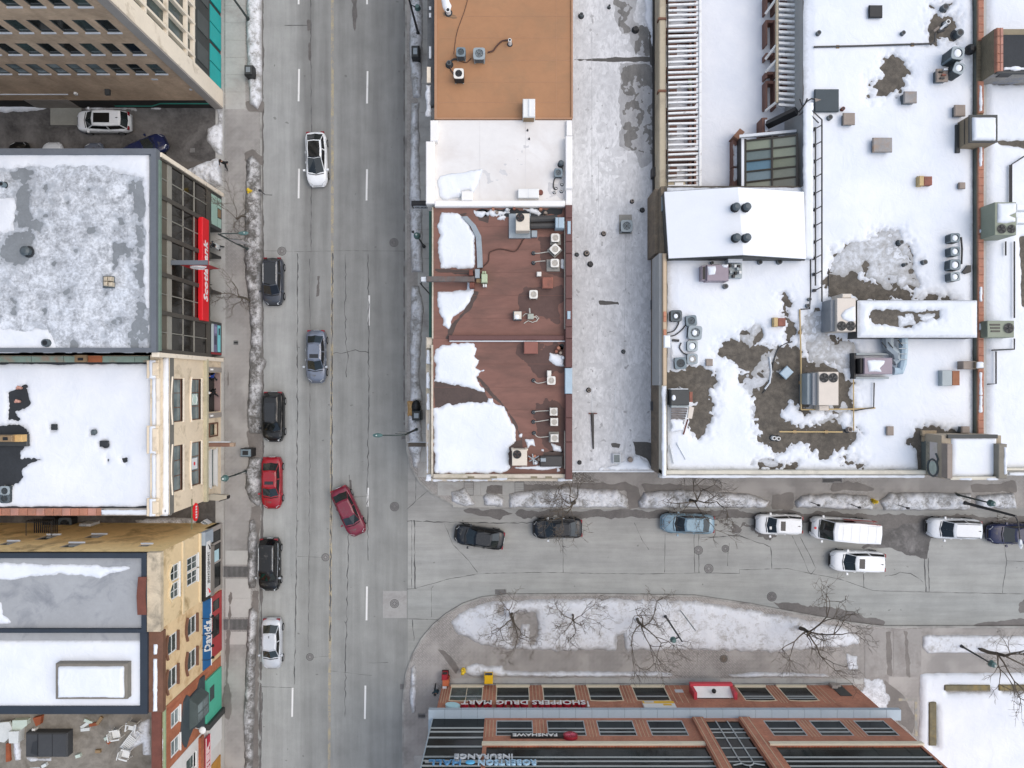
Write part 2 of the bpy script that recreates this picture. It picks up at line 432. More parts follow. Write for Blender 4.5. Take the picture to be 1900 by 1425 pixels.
ISL = snow_mat('trodden_snow', (.74, .755, .77), (.25, .24, .23), dirt=.32, dirtc=(.40, .39, .37), dscale=1.8, thin=.75, lumpd=.15)
SNOWB = mat('packed_snow', (.77, .79, .81), .85, .03, .8, .1)
MOTT = snow_mat('mottled_snow', (.72, .75, .78), (.30, .33, .36), dirt=.6, dirtc=(.28, .295, .31), dscale=1.3, thin=.75, fine=5.0, crisp=.9)
GREY = snow_mat('grey_slush', (.68, .70, .72), (.3, .3, .29), dirt=.6, dirtc=(.32, .315, .30), dscale=1.0, thin=.9, fine=4.0)
def rect(u0, v0, u1, v1, z): return XY([(u0, v0), (u1, v0), (u1, v1), (u0, v1)], z)
# ============================================================ GROUND, STREETS, PAVEMENTS
def road_mat(name, ns):
    """dry winter asphalt bleached by road salt, with the wheel tracks polished darker along the lanes"""
    m, nt, b = new_mat(name)
    g = nt.nodes.new('ShaderNodeNewGeometry'); pos = g.outputs['Position']
    sp = nt.nodes.new('ShaderNodeSeparateXYZ'); L(nt, pos, sp.inputs[0])
    mp = N(nt, 'ShaderNodeMapping'); mp.inputs['Scale'].default_value = (1.0, .06, 1) if ns else (.08, 1.0, 1)
    L(nt, pos, mp.inputs[0])
    st = noise(nt, mp.outputs[0], 1.6, 6, .65)
    big = noise(nt, pos, .07, 4, .5); mid = noise(nt, pos, .5, 6, .62); fine = noise(nt, pos, 14, 3, .7)
    if ns:
        x0, x1 = X(487), X(755)
        t = N(nt, 'ShaderNodeMapRange'); t.inputs[1].default_value = x0; t.inputs[2].default_value = x1
        wob = math_(nt, 'ADD', sp.outputs[0], math_(nt, 'MULTIPLY', math_(nt, 'SUBTRACT', big, .5), .6)); L(nt, wob, t.inputs[0])
        q = lambda u: (u - 487) / 268
        g_ = lambda v, w_=0: (v * 1.0 + .004, v * 1.0, v * .985)
        base = ramp(nt, t.outputs[0], [(0, g_(.345)), (q(535), g_(.35)), (q(556), g_(.30)), (q(566), g_(.235)), (q(578), g_(.215)), (q(590), g_(.275)), (q(606), g_(.235)), (q(618), g_(.30)),
             (q(632), g_(.24)), (q(650), g_(.275)), (q(664), g_(.235)), (q(680), g_(.27)), (q(700), g_(.23)), (q(718), g_(.245)), (q(738), g_(.22)), (q(755), g_(.21))])
        yy = N(nt, 'ShaderNodeMapRange'); yy.inputs[1].default_value = Y(250); yy.inputs[2].default_value = Y(1050); L(nt, sp.outputs[1], yy.inputs[0])
        base = mixc(nt, math_(nt, 'MULTIPLY', yy.outputs[0], .42), base, (.335, .335, .32))
    else:
        yy = N(nt, 'ShaderNodeMapRange'); yy.inputs[1].default_value = Y(945); yy.inputs[2].default_value = Y(1165); L(nt, sp.outputs[1], yy.inputs[0])
        base = ramp(nt, yy.outputs[0], [(0, (.32, .31, .30)), (.25, (.385, .375, .36)), (.45, (.35, .345, .335)), (.62, (.375, .37, .355)), (.8, (.34, .34, .33)), (1, (.32, .315, .30))])
    cc = mixc(nt, 1.0, base, ramp(nt, st, [(.28, .86), (.72, 1.12)]), 'MULTIPLY')
    cc = mixc(nt, 1.0, cc, ramp(nt, mid, [(.3, .88), (.72, 1.1)]), 'MULTIPLY')
    cc = mixc(nt, 1.0, cc, ramp(nt, fine, [(.3, .93), (.7, 1.07)]), 'MULTIPLY')
    # oil drips and tar spots
    sp2 = noise(nt, pos, 1.9, 2, .4)
    cc = mixc(nt, ramp(nt, sp2, [(.735, 0.0), (.77, .55)]), cc, (.1, .1, .095))
    cc = mixc(nt, 1.0, cc, (.955, .985, .965), 'MULTIPLY')
    L(nt, cc, b.inputs['Base Color']); b.inputs['Roughness'].default_value = .92; b.inputs['Specular IOR Level'].default_value = .2
    bn = N(nt, 'ShaderNodeBump', i_Strength=.25, i_Distance=.01); L(nt, fine, bn.inputs['Height']); L(nt, bn.outputs[0], b.inputs['Normal'])
    MATS[name] = m; return m
M_ROADN = road_mat('salted_asphalt_main', True); M_ROADE = road_mat('salted_asphalt_side', False)
M_GROUND = mat('ground_dirt', (.12, .11, .1), .95, .4, .3)
M_ALLEY = mat('wet_alley_asphalt', (.085, .08, .075), .7, .55, .45, .3, grime=((.2, .19, .18), .45, .35))
M_CONC = mat('pavement_concrete', (.40, .395, .37), .9, .12, .5, .2, grime=((.27, .25, .23), .3, .3))
M_CONC2 = mat('kerb_concrete', (.34, .335, .31), .9, .2, .8, .2, grime=((.16, .15, .14), .5, .6))
M_CRACK = mat('tar_crack', (.085, .085, .083), .85, .3)
M_WET = mat('wet_asphalt', (.115, .107, .1), .55, .35, .8, .2)
M_WETP = mat('wet_pavers', (.16, .145, .13), .6, .3, .8, .2)
M_PATCH = mat('newer_concrete', (.44, .43, .40), .9, .08, .5, .15)
M_DARKP = mat('dark_asphalt_patch', (.12, .115, .11), .85, .35, .7, .25, grime=((.26, .25, .24), .3, .6))
def paver_mat(name, c1, c2, mo):
    """herringbone pavers: two crossed brick courses mixed in 0.4 m cells"""
    m, nt, b = new_mat(name)
    g = nt.nodes.new('ShaderNodeNewGeometry'); pos = g.outputs['Position']
    mp = N(nt, 'ShaderNodeMapping'); mp.inputs['Rotation'].default_value = (0, 0, R(90)); L(nt, pos, mp.inputs[0])
    def br(src):
        t = N(nt, 'ShaderNodeTexBrick', i_Scale=1.0); t.inputs['Brick Width'].default_value = .24; t.inputs['Row Height'].default_value = .12
        t.inputs['Mortar Size'].default_value = .024; t.inputs['Mortar Smooth'].default_value = .2
        t.inputs['Color1'].default_value = (*c1, 1); t.inputs['Color2'].default_value = (*c2, 1); t.inputs['Mortar'].default_value = (*mo, 1); L(nt, src, t.inputs['Vector']); return t
    a, c = br(pos), br(mp.outputs[0])
    ck = N(nt, 'ShaderNodeTexChecker', i_Scale=1 / .24); L(nt, pos, ck.inputs['Vector'])
    cc = mixc(nt, ck.outputs['Fac'], a.outputs[0], c.outputs[0])
    n1 = noise(nt, pos, .25, 6, .65); n2 = noise(nt, pos, 1.8, 5, .6)
    cc = mixc(nt, 1.0, cc, ramp(nt, n1, [(.3, .8), (.7, 1.18)]), 'MULTIPLY')
    cc = mixc(nt, ramp(nt, n2, [(.62, 0.0), (.8, .5)]), cc, (.17, .155, .14))
    # salt and grit filling the joints in places
    cc = mixc(nt, ramp(nt, noise(nt, pos, .4, 4, .6), [(.45, 0.0), (.65, .8)]), cc, tuple(x * .95 for x in c1))
    L(nt, cc, b.inputs['Base Color']); b.inputs['Roughness'].default_value = .9
    bn = N(nt, 'ShaderNodeBump', i_Strength=.3, i_Distance=.008); bn.invert = True; L(nt, a.outputs['Fac'], bn.inputs['Height']); L(nt, bn.outputs[0], b.inputs['Normal'])
    MATS[name] = m; return m
M_PAV = paver_mat('grey_pavers', (.40, .385, .36), (.36, .345, .32), (.17, .16, .15))
M_PAV2 = paver_mat('brown_pavers', (.43, .405, .375), (.39, .37, .34), (.17, .16, .148))

g = MB(); g.face((-320, -320, -.03), (320, -320, -.03), (320, 320, -.03), (-320, 320, -.03))
tag(g.build('ground', M_GROUND), kind='structure')
g = MB(); g.face((X(470), -260, 0), (X(757), -260, 0), (X(757), 260, 0), (X(470), 260, 0))
main_street = tag(g.build('main_street', M_ROADN), kind='structure')
g = MB(); g.face(P(757, 1500), P(757, 790), P(820, 800), (320, Y(800), 0)[:3], (320, Y(1500), 0))
side_street = tag(g.build('side_street', M_ROADE), kind='structure')
g = MB(); g.face((X(-1800), Y(300), -.01), (X(418), Y(300), -.01), (X(418), Y(180), -.01), (X(-1800), Y(180), -.01))
g.face((X(-1800), Y(1010), -.01), (X(418), Y(1010), -.01), (X(418), Y(900), -.01), (X(-1800), Y(900), -.01))
alley = tag(g.build('alley', M_ALLEY), kind='structure')
# ---- pavements as raised slabs with kerbs
KW = [(487, -3000), (487, 930), (483, 1000), (481, 1250), (476, 1525), (470, 4000)]
KNE = [(752, -3000), (752, 790), (754, 835), (762, 868), (778, 895), (800, 915), (826, 930), (850, 941), (900, 944), (4000, 946)]
KSE = [(750, 4000), (750, 1300), (756, 1250), (768, 1215), (785, 1185), (806, 1160), (830, 1140), (860, 1122), (895, 1110), (940, 1105), (1100, 1104), (1290, 1107), (1390, 1122), (1500, 1143), (1580, 1157), (1640, 1164), (4000, 1166)]
def offs(poly, d):
    out = []
    for i, p in enumerate(poly):
        a = Vector(poly[max(i - 1, 0)]); b = Vector(poly[min(i + 1, len(poly) - 1)]); t = (b - a).normalized()
        out.append((p[0] - t.y * d, p[1] + t.x * d))
    return out
def pavement(name, kerb, corners, side, m):
    k = XY(kerb)
    inner = offs(k, .17 * side)
    b = MB(); b.prism(inner + XY(corners), -.02, .13)
    p = tag(b.build(name, m), kind='structure')
    kb = MB()
    for i in range(len(k) - 1):
        a0, a1, b0, b1 = k[i], k[i + 1], inner[i], inner[i + 1]
        n_ = max(1, min(40, int((Vector(a1) - Vector(a0)).length / 3)))
        if (Vector(a1) - Vector(a0)).length > 120: n_ = 1
        kb.loft([[a0, a1, b1, b0]] * 2, [-.02, .145])
    kb.build('kerb', M_CONC2, p)
    return p
pv_w = pavement('west_pavement', KW, [(418, 4000), (418, -3000)], -1, M_PAV)
pv_ne = pavement('corner_pavement', KNE, [(4000, -3000)], 1, M_PAV2)
pv_se = pavement('south_pavement', KSE, [(4000, 4000)], 1, M_PAV2)
b = MB(); b.face(*[(X(u), Y(v), .02) for u, v in ((400, 1500), (419, 1500), (419, -200), (400, -200))]); b.build('shop_threshold', M_CONC, pv_w)
# ---- concrete slabs you can tell apart
def slabs(parent, rects, m=M_CONC, z=.136):
    protos = {}
    for (u0, v0, u1, v1) in rects:
        x0, y0, x1, y1 = X(u0), Y(v1), X(u1), Y(v0)
        key = (round(x1 - x0, 2), round(y1 - y0, 2)); g_ = .012
        if key not in protos:
            q = MB(); q.bbox(-key[0] / 2 + g_, key[0] / 2 - g_, -key[1] / 2 + g_, key[1] / 2 - g_, -.03, .012, .008)
            o = q.build('paving_slab', m, parent, org=(0, 0, 0)); protos[key] = o
        else: o = inst(protos[key], 'paving_slab', parent)
        o.location = ((x0 + x1) / 2, (y0 + y1) / 2, z + random.uniform(-.002, .003))
slabs(pv_w, [(419, v, 456, v + 32) for v in range(-52, 180, 32)])
slabs(pv_w, [(419, 1021, 466, 1047), (419, 1073, 466, 1109), (419, 1109, 466, 1145), (419, 1171, 466, 1195)], M_PATCH)
slabs(pv_ne, [(775, v, 800, v + 27) for v in range(-60, 880, 27)])
slabs(pv_ne, [(u, 894, u + 40, 919) for u in range(812, 952, 40)] + [(u, 919, u + 40, 941) for u in range(840, 952, 40)])
slabs(pv_se, [(u, 1257.5, u + 31, 1268) for u in range(838, 1600, 31)])
slabs(pv_se, [(1603, 1166, 1656, 1255), (1656, 1166, 1708, 1255), (1600, 1255, 1648, 1300), (1600, 1300, 1648, 1345)], mat('driveway_concrete', (.31, .295, .275), .9, .15, .4, .2, grime=((.2, .18, .165), .4, .5)))
slabs(pv_se, [(768, 1400, 800, 1460)], M_CONC)
slabs(side_street, [(710, 1096, 755, 1147)], mat('road_slab', (.34, .337, .322), .9, .14, .5, .2, grime=((.26, .25, .24), .4, .8)), z=-.006)
# ---- lane markings
def paint_mat(name, c, wear):
    m, nt, b = new_mat(name); co = coords(nt)
    n1 = noise(nt, co, 1.1, 6, .7); n2 = noise(nt, co, 9, 4, .7)
    f = math_(nt, 'ADD', math_(nt, 'MULTIPLY', n1, .6), math_(nt, 'MULTIPLY', n2, .4))
    L(nt, mixc(nt, ramp(nt, f, [(wear - .07, 0.0), (wear + .1, 1.0)]), c, (.25, .25, .24)), b.inputs['Base Color']); b.inputs['Roughness'].default_value = .8
    MATS[name] = m; return m
M_LINEW = paint_mat('worn_white_paint', (.74, .74, .72), .62); M_LINEY = paint_mat('worn_yellow_paint', (.46, .38, .22), .46)
def strip(name, pts, wid, m, parent, z=.004, jit=0.0):
    b = MB(); pts = [Vector(p) for p in XY(pts)]
    if jit:
        out = []
        for i in range(len(pts) - 1):
            n_ = max(1, int((pts[i + 1] - pts[i]).length / .35))
            for k in range(n_): out.append(pts[i].lerp(pts[i + 1], k / n_) + Vector((random.uniform(-jit, jit), random.uniform(-jit, jit))))
        pts = out + [pts[-1]]
    w2 = wid / 2 * (.75 if name == 'crack' else 1)
    ns = []
    for i, p in enumerate(pts):
        t = (pts[min(i + 1, len(pts) - 1)] - pts[max(i - 1, 0)]).normalized(); ns.append(Vector((-t.y, t.x)))
    pr = None
    for i, p in enumerate(pts):
        ww = w2 * (random.uniform(.2, 1.7) if jit else 1)
        a, c = p + ns[i] * ww, p - ns[i] * ww
        if pr: b.face((pr[0].x, pr[0].y, z), (a.x, a.y, z), (c.x, c.y, z), (pr[1].x, pr[1].y, z))
        pr = (a, c)
    return b.build(name, m, parent)
strip('centre_line', [(617, -400), (616.5, 500), (614, 1000), (611, 1350), (609, 1900)], .24, M_LINEY, main_street)
for u, v0, v1 in ((555, -60, 8), (555, 128, 188), (555, 313, 368), (543, 1276, 1330), (682, -60, 8), (682, 132, 192), (681, 314, 372), (685, 548, 604), (683, 905, 940), (681, 1088, 1151), (678, 1272, 1334)):
    strip('lane_dash', [(u, v0), (u - 1, v1)], .16, M_LINEW, main_street)
# ---- cracks and joints
CR = [([(552, 470), (552, 700), (551, 930), (549, 1100), (546, 1270)], .09, .05), ([(575, 480), (575, 720), (574, 1000), (572, 1200)], .05, .05), ([(576, -50), (578, 250), (577, 470)], .07, .03),
      ([(617, 470), (616, 700), (615, 900), (613, 1100), (612, 1190)], .12, .05), ([(642, 470), (641, 540), (640, 620), (645, 660), (643, 700)], .07, .1), ([(649, 880), (650, 930), (646, 1010), (644, 1120), (642, 1200), (640, 1330)], .08, .08),
      ([(683, 470), (684, 600), (684, 760), (682, 920), (683, 1040)], .08, .06), ([(618, 655), (640, 655), (660, 649), (685, 655)], .06, .06), ([(490, 465), (560, 467), (640, 465), (750, 466)], .03, .01), ([(552, 1032), (600, 1034)], .03, .02),
      ([(545, 1276), (485, 1274)], .04, .02), ([(576, 1220), (612, 1217)], .03, .02), ([(612, 1245), (690, 1253)], .03, .03), ([(684, 1230), (720, 1229)], .04, .02), ([(487, 1285), (484, 1425)], .06, .03),
      ([(650, 922), (664, 922), (684, 920)], .09, .06), ([(528, 47), (570, 47)], .09, .01), ([(491, 361), (505, 362)], .1, .02), ([(765, -60), (764, 790)], .05, .0), ([(757, -60), (757, 780)], .08, .02)]  # the two short lines near the top are plain dark strips
for p, w_, j in CR: strip('crack', p, w_, M_CRACK, main_street, .0045, j)
CS = [([(755, 967), (900, 970), (1000, 970)], .09, .05), ([(769, 965), (770, 1092)], .10, .04), ([(764, 965), (764, 1092)], .05, .02), ([(770, 1092), (830, 1075), (890, 1064), (1000, 1062), (1190, 1065), (1290, 1063), (1372, 1064), (1372, 1057), (1460, 1055), (1560, 1075), (1620, 1096), (1700, 1098), (1900, 1102)], .045, .015),
      ([(825, 972), (840, 1010), (870, 1040), (886, 1062)], .05, .03), ([(1044, 985), (1045, 1062)], .05, .02), ([(1177, 970), (1190, 1000), (1204, 1020)], .05, .03), ([(1234, 990), (1233, 1062)], .05, .02), ([(1288, 990), (1289, 1062)], .06, .04), ([(1296, 990), (1297, 1063)], .06, .04),
      ([(1298, 998), (1370, 993), (1430, 1015), (1432, 1056)], .08, .05), ([(1353, 1008), (1350, 1050)], .05, .05), ([(1470, 995), (1490, 1035), (1500, 1060), (1505, 1066), (1514, 1055), (1500, 1025), (1484, 995)], .05, .02), ([(1715, 1035), (1718, 1098)], .1, .03), ([(1722, 1035), (1724, 1098)], .07, .03),
      ([(1640, 1070), (1670, 1063), (1690, 1065), (1712, 1080)], .06, .08), ([(1862, 1005), (1868, 1040), (1860, 1100)], .05, .04), ([(1868, 1040), (1900, 1042)], .04, .03), ([(1602, 1065), (1603, 1090)], .06, .02), ([(755, 1093), (770, 1092)], .05, .01), ([(800, 1090), (801, 1145)], .04, .01), ([(755, 1148), (812, 1150)], .05, .01), ([(766, 1150), (768, 1190)], .08, .05), ([(772, 880), (771, 930), (800, 905)], .05, .01), ([(755, 945), (771, 930)], .06, .02)]
for p, w_, j in CS: strip('crack', p, w_, M_CRACK, side_street, .0048, j)
# ---- damp and dark patches on the asphalt
def stain_shade(name, parent, adds, m, z=.006, edge=.25, res=.16, seed=3, es=1.0, subs=(), blotch=0.0):
    return field_sheet(name, m, [XY(a) for a in adds], [XY(s_) for s_ in subs], z=z - .004, thick=0, res=res, edge=edge, escale=es, seed=seed, kind='stuff', parent=parent, blotch=blotch)
stain_shade('damp_dark_patch', side_street, [[(860, 947), (1000, 945), (1230, 947), (1420, 950), (1640, 955), (1900, 960), (2100, 962), (2100, 985), (1830, 985), (1700, 1000), (1630, 985), (1500, 965), (1400, 962), (1180, 962), (1000, 960), (900, 958)]], M_WET, .006, .5, .16, 5, .8)
stain_shade('damp_dark_patch', side_street, [[(1602, 1015), (1632, 985), (1725, 965), (1722, 1040), (1690, 1032), (1650, 1015)]], M_DARKP, .0075, .35, .16, 8, .9)
stain_shade('damp_dark_patch', side_street, [[(1430, 1118), (1500, 1122), (1560, 1130), (1640, 1155), (1640, 1162), (1560, 1152), (1480, 1138)]], M_WET, .006, .4, .16, 11, .9)
stain_shade('damp_dark_patch', side_street, [[(1800, 1160), (1860, 1152), (1990, 1150), (1990, 1164), (1800, 1166)], [(1890, 1120), (1905, 1110), (1905, 1135), (1893, 1135)]], M_WET, .006, .4, .16, 12, .9)
stain_shade('damp_dark_patch', side_street, [[(1240, 960), (1330, 980), (1440, 1000), (1450, 985), (1330, 962)]], M_WET, .0065, .5, .16, 21, .7, blotch=.55)
stain_shade('damp_dark_patch', main_street, [[(653, -10), (662, -10), (662, 40), (658, 60), (654, 40)], [(588, 512), (594, 512), (592, 548), (587, 550)], [(570, 36), (576, 36), (577, 56), (571, 57)], [(572, 75), (577, 78), (577, 120), (572, 110)], [(648, 890), (652, 890), (654, 920), (648, 918)], [(489, -100), (484, -100), (484, 900), (480, 1500), (484, 1500), (489, 900)], [(749, -100), (752, -100), (752, 790), (749, 790)]], M_WET, .006, .15, .12, 14, 1.5)  # the upright oval in the west lanes is only a dark patch
stain_shade('damp_dark_patch', pv_w, [[(428, 1095), (432, 1100), (430, 1150), (427, 1200), (424, 1265), (432, 1290), (426, 1335), (420, 1330), (415, 1300), (420, 1250), (423, 1150)], [(423, 690), (426, 690), (426, 715), (423, 715)]], M_WETP, .150, .22, .12, 17, 1.2)
stain_shade('damp_dark_patch', pv_w, [[(459, 190), (490, 190), (488, 210), (462, 208)], [(455, 285), (470, 280), (488, 290), (488, 310), (478, 296), (458, 300)], [(458, 800), (488, 800), (488, 850), (462, 850)], [(466, 940), (486, 935), (480, 1010), (462, 1000)], [(470, 1095), (481, 1095), (479, 1440), (468, 1440), (466, 1300)]], M_WETP, .150, .25, .12, 18, 1.2)
stain_shade('damp_dark_patch', pv_ne, [[(1160, 895), (1185, 905), (1192, 940), (1165, 945)], [(1190, 898), (1330, 900), (1340, 910), (1200, 915)], [(1430, 915), (1470, 915), (1470, 945), (1430, 945)], [(1545, 895), (1590, 892), (1620, 908), (1540, 912)], [(1800, 900), (1880, 893), (1885, 912), (1800, 915)], [(900, 900), (1160, 896), (1160, 908), (905, 918)]], M_WETP, .150, .3, .14, 19, 1.0)
stain_shade('damp_dark_patch', pv_se, [[(812, 1203), (826, 1206), (840, 1222), (852, 1240), (846, 1250), (830, 1225)], [(1640, 1260), (1675, 1290), (1700, 1340), (1690, 1360), (1655, 1330), (1640, 1300)], [(1640, 1170), (1652, 1170), (1655, 1255), (1645, 1250)], [(1676, 1170), (1682, 1170), (1686, 1255), (1680, 1250)]], M_WETP, .150, .22, .12, 20, 1.2)
# ---- iron covers and drains
M_IRON = mat('cast_iron', (.17, .165, .16), .7, .3, 3, .3); M_IRON2 = mat('cast_iron_worn', (.27, .265, .255), .7, .25, 3, .3)
M_RIM = mat('iron_rim', (.09, .088, .085), .8, .3)
def manhole(u, v, r, label, z=.0, m=M_IRON):
    x, y, _ = P(u, v); t = thing('manhole_cover', label, 'manhole cover', (x, y, z), 'iron covers in the roadway')
    a = MB(); a.disc(x, y, z + .0055, r - .06, r, 24); a.build('rim', M_RIM, t)
    a = MB(); a.disc(x, y, z + .007, 0, r - .07, 24); lid = a.build('lid', m, t)
    a = MB()
    for rr in (.35, .65): a.disc(x, y, z + .010, r * rr - .02, r * rr + .02, 20)
    for k in range(8):
        an = k * math.pi / 4; a.box(x + math.cos(an) * r * .42 - .03, x + math.cos(an) * r * .42 + .03, y + math.sin(an) * r * .42 - .03, y + math.sin(an) * r * .42 + .03, z + .008, z + .013)
    a.build('ribbing', M_RIM, lid)
manhole(731, 450, .4, 'dark manhole cover in the kerb lane opposite the red roofs'); manhole(523, 466, .4, 'manhole cover just above the parked grey wagon with black roof', m=M_IRON2)
manhole(732, 940, .42, 'dark manhole cover where the side street meets the main street'); manhole(604, 1034, .36, 'pale ringed manhole cover left of the centre line below the turning maroon car', m=M_IRON2)
manhole(575, 1219, .34, 'pale manhole cover in the lane right of the parked silver sedan', m=M_IRON2); manhole(732, 1120, .4, 'manhole cover set in the square of newer concrete', m=M_IRON2)
manhole(1296, 1021, .4, 'manhole cover below the pale blue sedan', m=M_IRON2); manhole(1315, 1055, .42, 'tar-ringed manhole cover beside the long road joint', m=M_IRON2)
manhole(1432, 1107, .44, 'octagonal looking manhole cover near the south snow island'); manhole(1342, 1221, .36, 'brown manhole cover in the paved walk south of the snow island', z=.136, m=mat('rusty_iron', (.2, .155, .11), .8, .3, 3))
manhole(1346, 1018, .34, 'smaller iron cover right of the tar-edged covers', m=M_IRON2)
def drain(u, v, wu, hv, label, z=.0, cat='drain', name='drain_grate', n=6, along='u'):
    x0, x1, y0, y1 = X(u - wu / 2), X(u + wu / 2), Y(v + hv / 2), Y(v - hv / 2)
    t = thing(name, label, cat, ((x0 + x1) / 2, (y0 + y1) / 2, z), 'iron gratings in street and pavement')
    a = MB(); a.face((x0, y0, z + .006), (x1, y0, z + .006), (x1, y1, z + .006), (x0, y1, z + .006)); a.build('pit', mat('pit_black', (.02, .02, .02), .9, .2), t)
    a = MB(); e = .04
    a.box(x0, x1, y0, y0 + e, z, z + .03); a.box(x0, x1, y1 - e, y1, z, z + .03); a.box(x0, x0 + e, y0 + e, y1 - e, z, z + .03); a.box(x1 - e, x1, y0 + e, y1 - e, z, z + .03)
    a.build('frame', M_IRON, t)
    a = MB()
    for k in range(n):
        f = (k + .5) / n
        if along == 'u': a.box(x0 + e, x1 - e, y0 + (y1 - y0) * f - .018, y0 + (y1 - y0) * f + .018, z + .008, z + .026)
        else: a.box(x0 + (x1 - x0) * f - .018, x0 + (x1 - x0) * f + .018, y0 + e, y1 - e, z + .008, z + .026)
    a.build('bars', M_IRON2, t)
drain(750, 810, 11, 11, 'square kerb drain beside the lamp with the long arm', .0); drain(748, 1274, 11, 10, 'square kerb drain at the south corner of the main street', 0)
drain(929, 1098, 21, 9, 'wide black drain at the kerb of the snow island', 0); drain(1635, 1166, 11, 9, 'small drain at the driveway mouth', .02)
drain(357, 279, 9, 8, 'small drain in the alley by the snow heap', -.01)
drain(441, 1060, 50, 20, 'long dark pavement grating outside the yellow building, upper one', .14, n=22, along='v', name='pavement_grate'); drain(441, 1158, 50, 20, 'long dark pavement grating crossed by the wet streak, lower one', .14, n=22, along='v', name='pavement_grate')
drain(870, 906, 18, 26, 'dark basement light-well grating below the red roof, left one', .14, n=8, name='pavement_grate'); drain(964, 906, 18, 26, 'dark basement light-well grating below the red roof, right one', .14, n=8, name='pavement_grate')
drain(1543, 891, 36, 9, 'dark grating against the wall of the snowy department roof', .14, n=4, name='pavement_grate'); drain(783, 1327, 14, 9, 'square plate at the foot of the south-corner building', .14, n=3, name='pavement_grate')
drain(439, 636, 9, 8, 'small square plate in the west pavement', .14, n=2, name='pavement_grate')
# ---- ploughed snow along the kerbs
def bank(adds, m, label, z=.13, thick=.3, lump=.18, edge=.12, res=.085, seed=1, ramp_=.45, subs=(), name='snow_bank', lscale=1.6, es=1.8, **kw):
    return field_sheet(name, m, [XY(a, z) for a in adds], [XY(s_, z) for s_ in subs], z=z, thick=thick, lump=lump, edge=edge, res=res, seed=seed, ramp_=ramp_, lscale=lscale, escale=es, label=label, cat='snow bank', **kw)
bank([[(461, -40), (487, -40), (486, 60), (487, 185), (478, 203), (464, 192), (459, 120), (457, 40)]], BANK2, 'gritty snow bank along the west kerb beside the tower', seed=2)
bank([[(457, 295), (470, 288), (484, 305), (487, 470), (487, 660), (495, 672), (487, 690), (487, 805), (463, 805), (459, 780), (462, 700), (466, 620), (461, 560), (456, 520), (453, 470), (454, 400)]], BANK, 'long gritty snow bank along the west kerb before the bank', seed=3)
bank([[(464, 848), (486, 850), (486, 930), (480, 940), (464, 930), (454, 905), (456, 875)], [(463, 965), (472, 962), (478, 990), (477, 1050), (474, 1090), (462, 1092), (459, 1030)], [(462, 1130), (470, 1125), (478, 1140), (476, 1170), (475, 1200), (473, 1300), (470, 1420), (466, 1500), (456, 1500), (452, 1340), (455, 1250), (458, 1180)]], BANK, 'gritty snow bank along the west kerb before the yellow building', seed=4)
bank([[(762, -40), (781, -40), (785, 40), (784, 90), (782, 180), (766, 182), (759, 100)], [(763, 191), (778, 190), (779, 330), (783, 400), (785, 505), (763, 506), (760, 350)], [(764, 530), (778, 530), (787, 570), (781, 640), (779, 700), (785, 745), (761, 745), (761, 600)], [(758, 768), (782, 775), (784, 830), (776, 868), (768, 866), (758, 830)]], BANK2, 'grey snow bank along the east kerb before the red roofs', seed=5)
bank([[(837, 912), (862, 905), (872, 917), (881, 936), (862, 941), (838, 930)], [(897, 922), (905, 914), (925, 917), (935, 925), (934, 940), (898, 938)], [(944, 915), (985, 909), (1060, 903), (1145, 908), (1165, 925), (1163, 942), (945, 942)]], BANK2, 'snow bank on the side street kerb below the red roof', seed=6, thick=.25)
bank([[(1184, 930), (1195, 913), (1260, 907), (1330, 912), (1400, 918), (1427, 930), (1422, 942), (1186, 943)]], BANK2, 'snow bank under the tangled tree before the snowy roof', seed=7, thick=.4)
bank([[(1474, 930), (1487, 919), (1540, 915), (1608, 918), (1622, 932), (1618, 946), (1477, 943)]], BANK2, 'snow bank beside the yellow hydrant of the side street', seed=8, thick=.4)
bank([[(1632, 928), (1652, 914), (1720, 913), (1800, 916), (1800, 946), (1640, 947)], [(1810, 918), (1880, 914), (1887, 944), (1811, 944)]], BANK2, 'snow bank under the leaning lamp post', seed=9, thick=.4)
bank([[(836, 1156), (852, 1138), (882, 1124), (930, 1114), (1100, 1111), (1290, 1115), (1390, 1130), (1480, 1148), (1560, 1163), (1592, 1180), (1595, 1194), (1560, 1200), (1500, 1204), (1450, 1210), (1330, 1207), (1200, 1206), (1050, 1208), (940, 1204), (890, 1194), (852, 1177)]], ISL,
     'broad trodden snow island between the side street and the brick building', seed=10, thick=.22, lump=.06, res=.11, ramp_=.8, edge=.25, lscale=.9,
     subs=[[(960, 1135), (993, 1136), (999, 1170), (992, 1196), (984, 1195), (983, 1158), (968, 1158), (962, 1196), (951, 1198), (952, 1165)], [(1146, 1180), (1157, 1176), (1160, 1207), (1144, 1207)], [(922, 1122), (934, 1122), (934, 1140), (924, 1140)]], subnoise=.2)
bank([[(860, 1247), (866, 1236), (886, 1230), (905, 1236), (932, 1234), (934, 1244), (985, 1246), (1100, 1246), (1220, 1246), (1250, 1250), (1245, 1256), (1000, 1256), (870, 1255)]], ISL, 'thin snow strip along the brick building beside the yellow hydrant', seed=11, thick=.2, lump=.06)
bank([[(1352, 1252), (1400, 1247), (1470, 1248), (1530, 1251), (1540, 1256), (1360, 1257)]], ISL, 'thin snow strip along the brick building east of the door', seed=12, thick=.2, lump=.06)
bank([[(1713, 1181), (1725, 1178), (1990, 1180), (1990, 1213), (1722, 1212), (1710, 1200)]], ISL, 'snow strip east of the driveway beside the side street', seed=13, thick=.2, lump=.05)
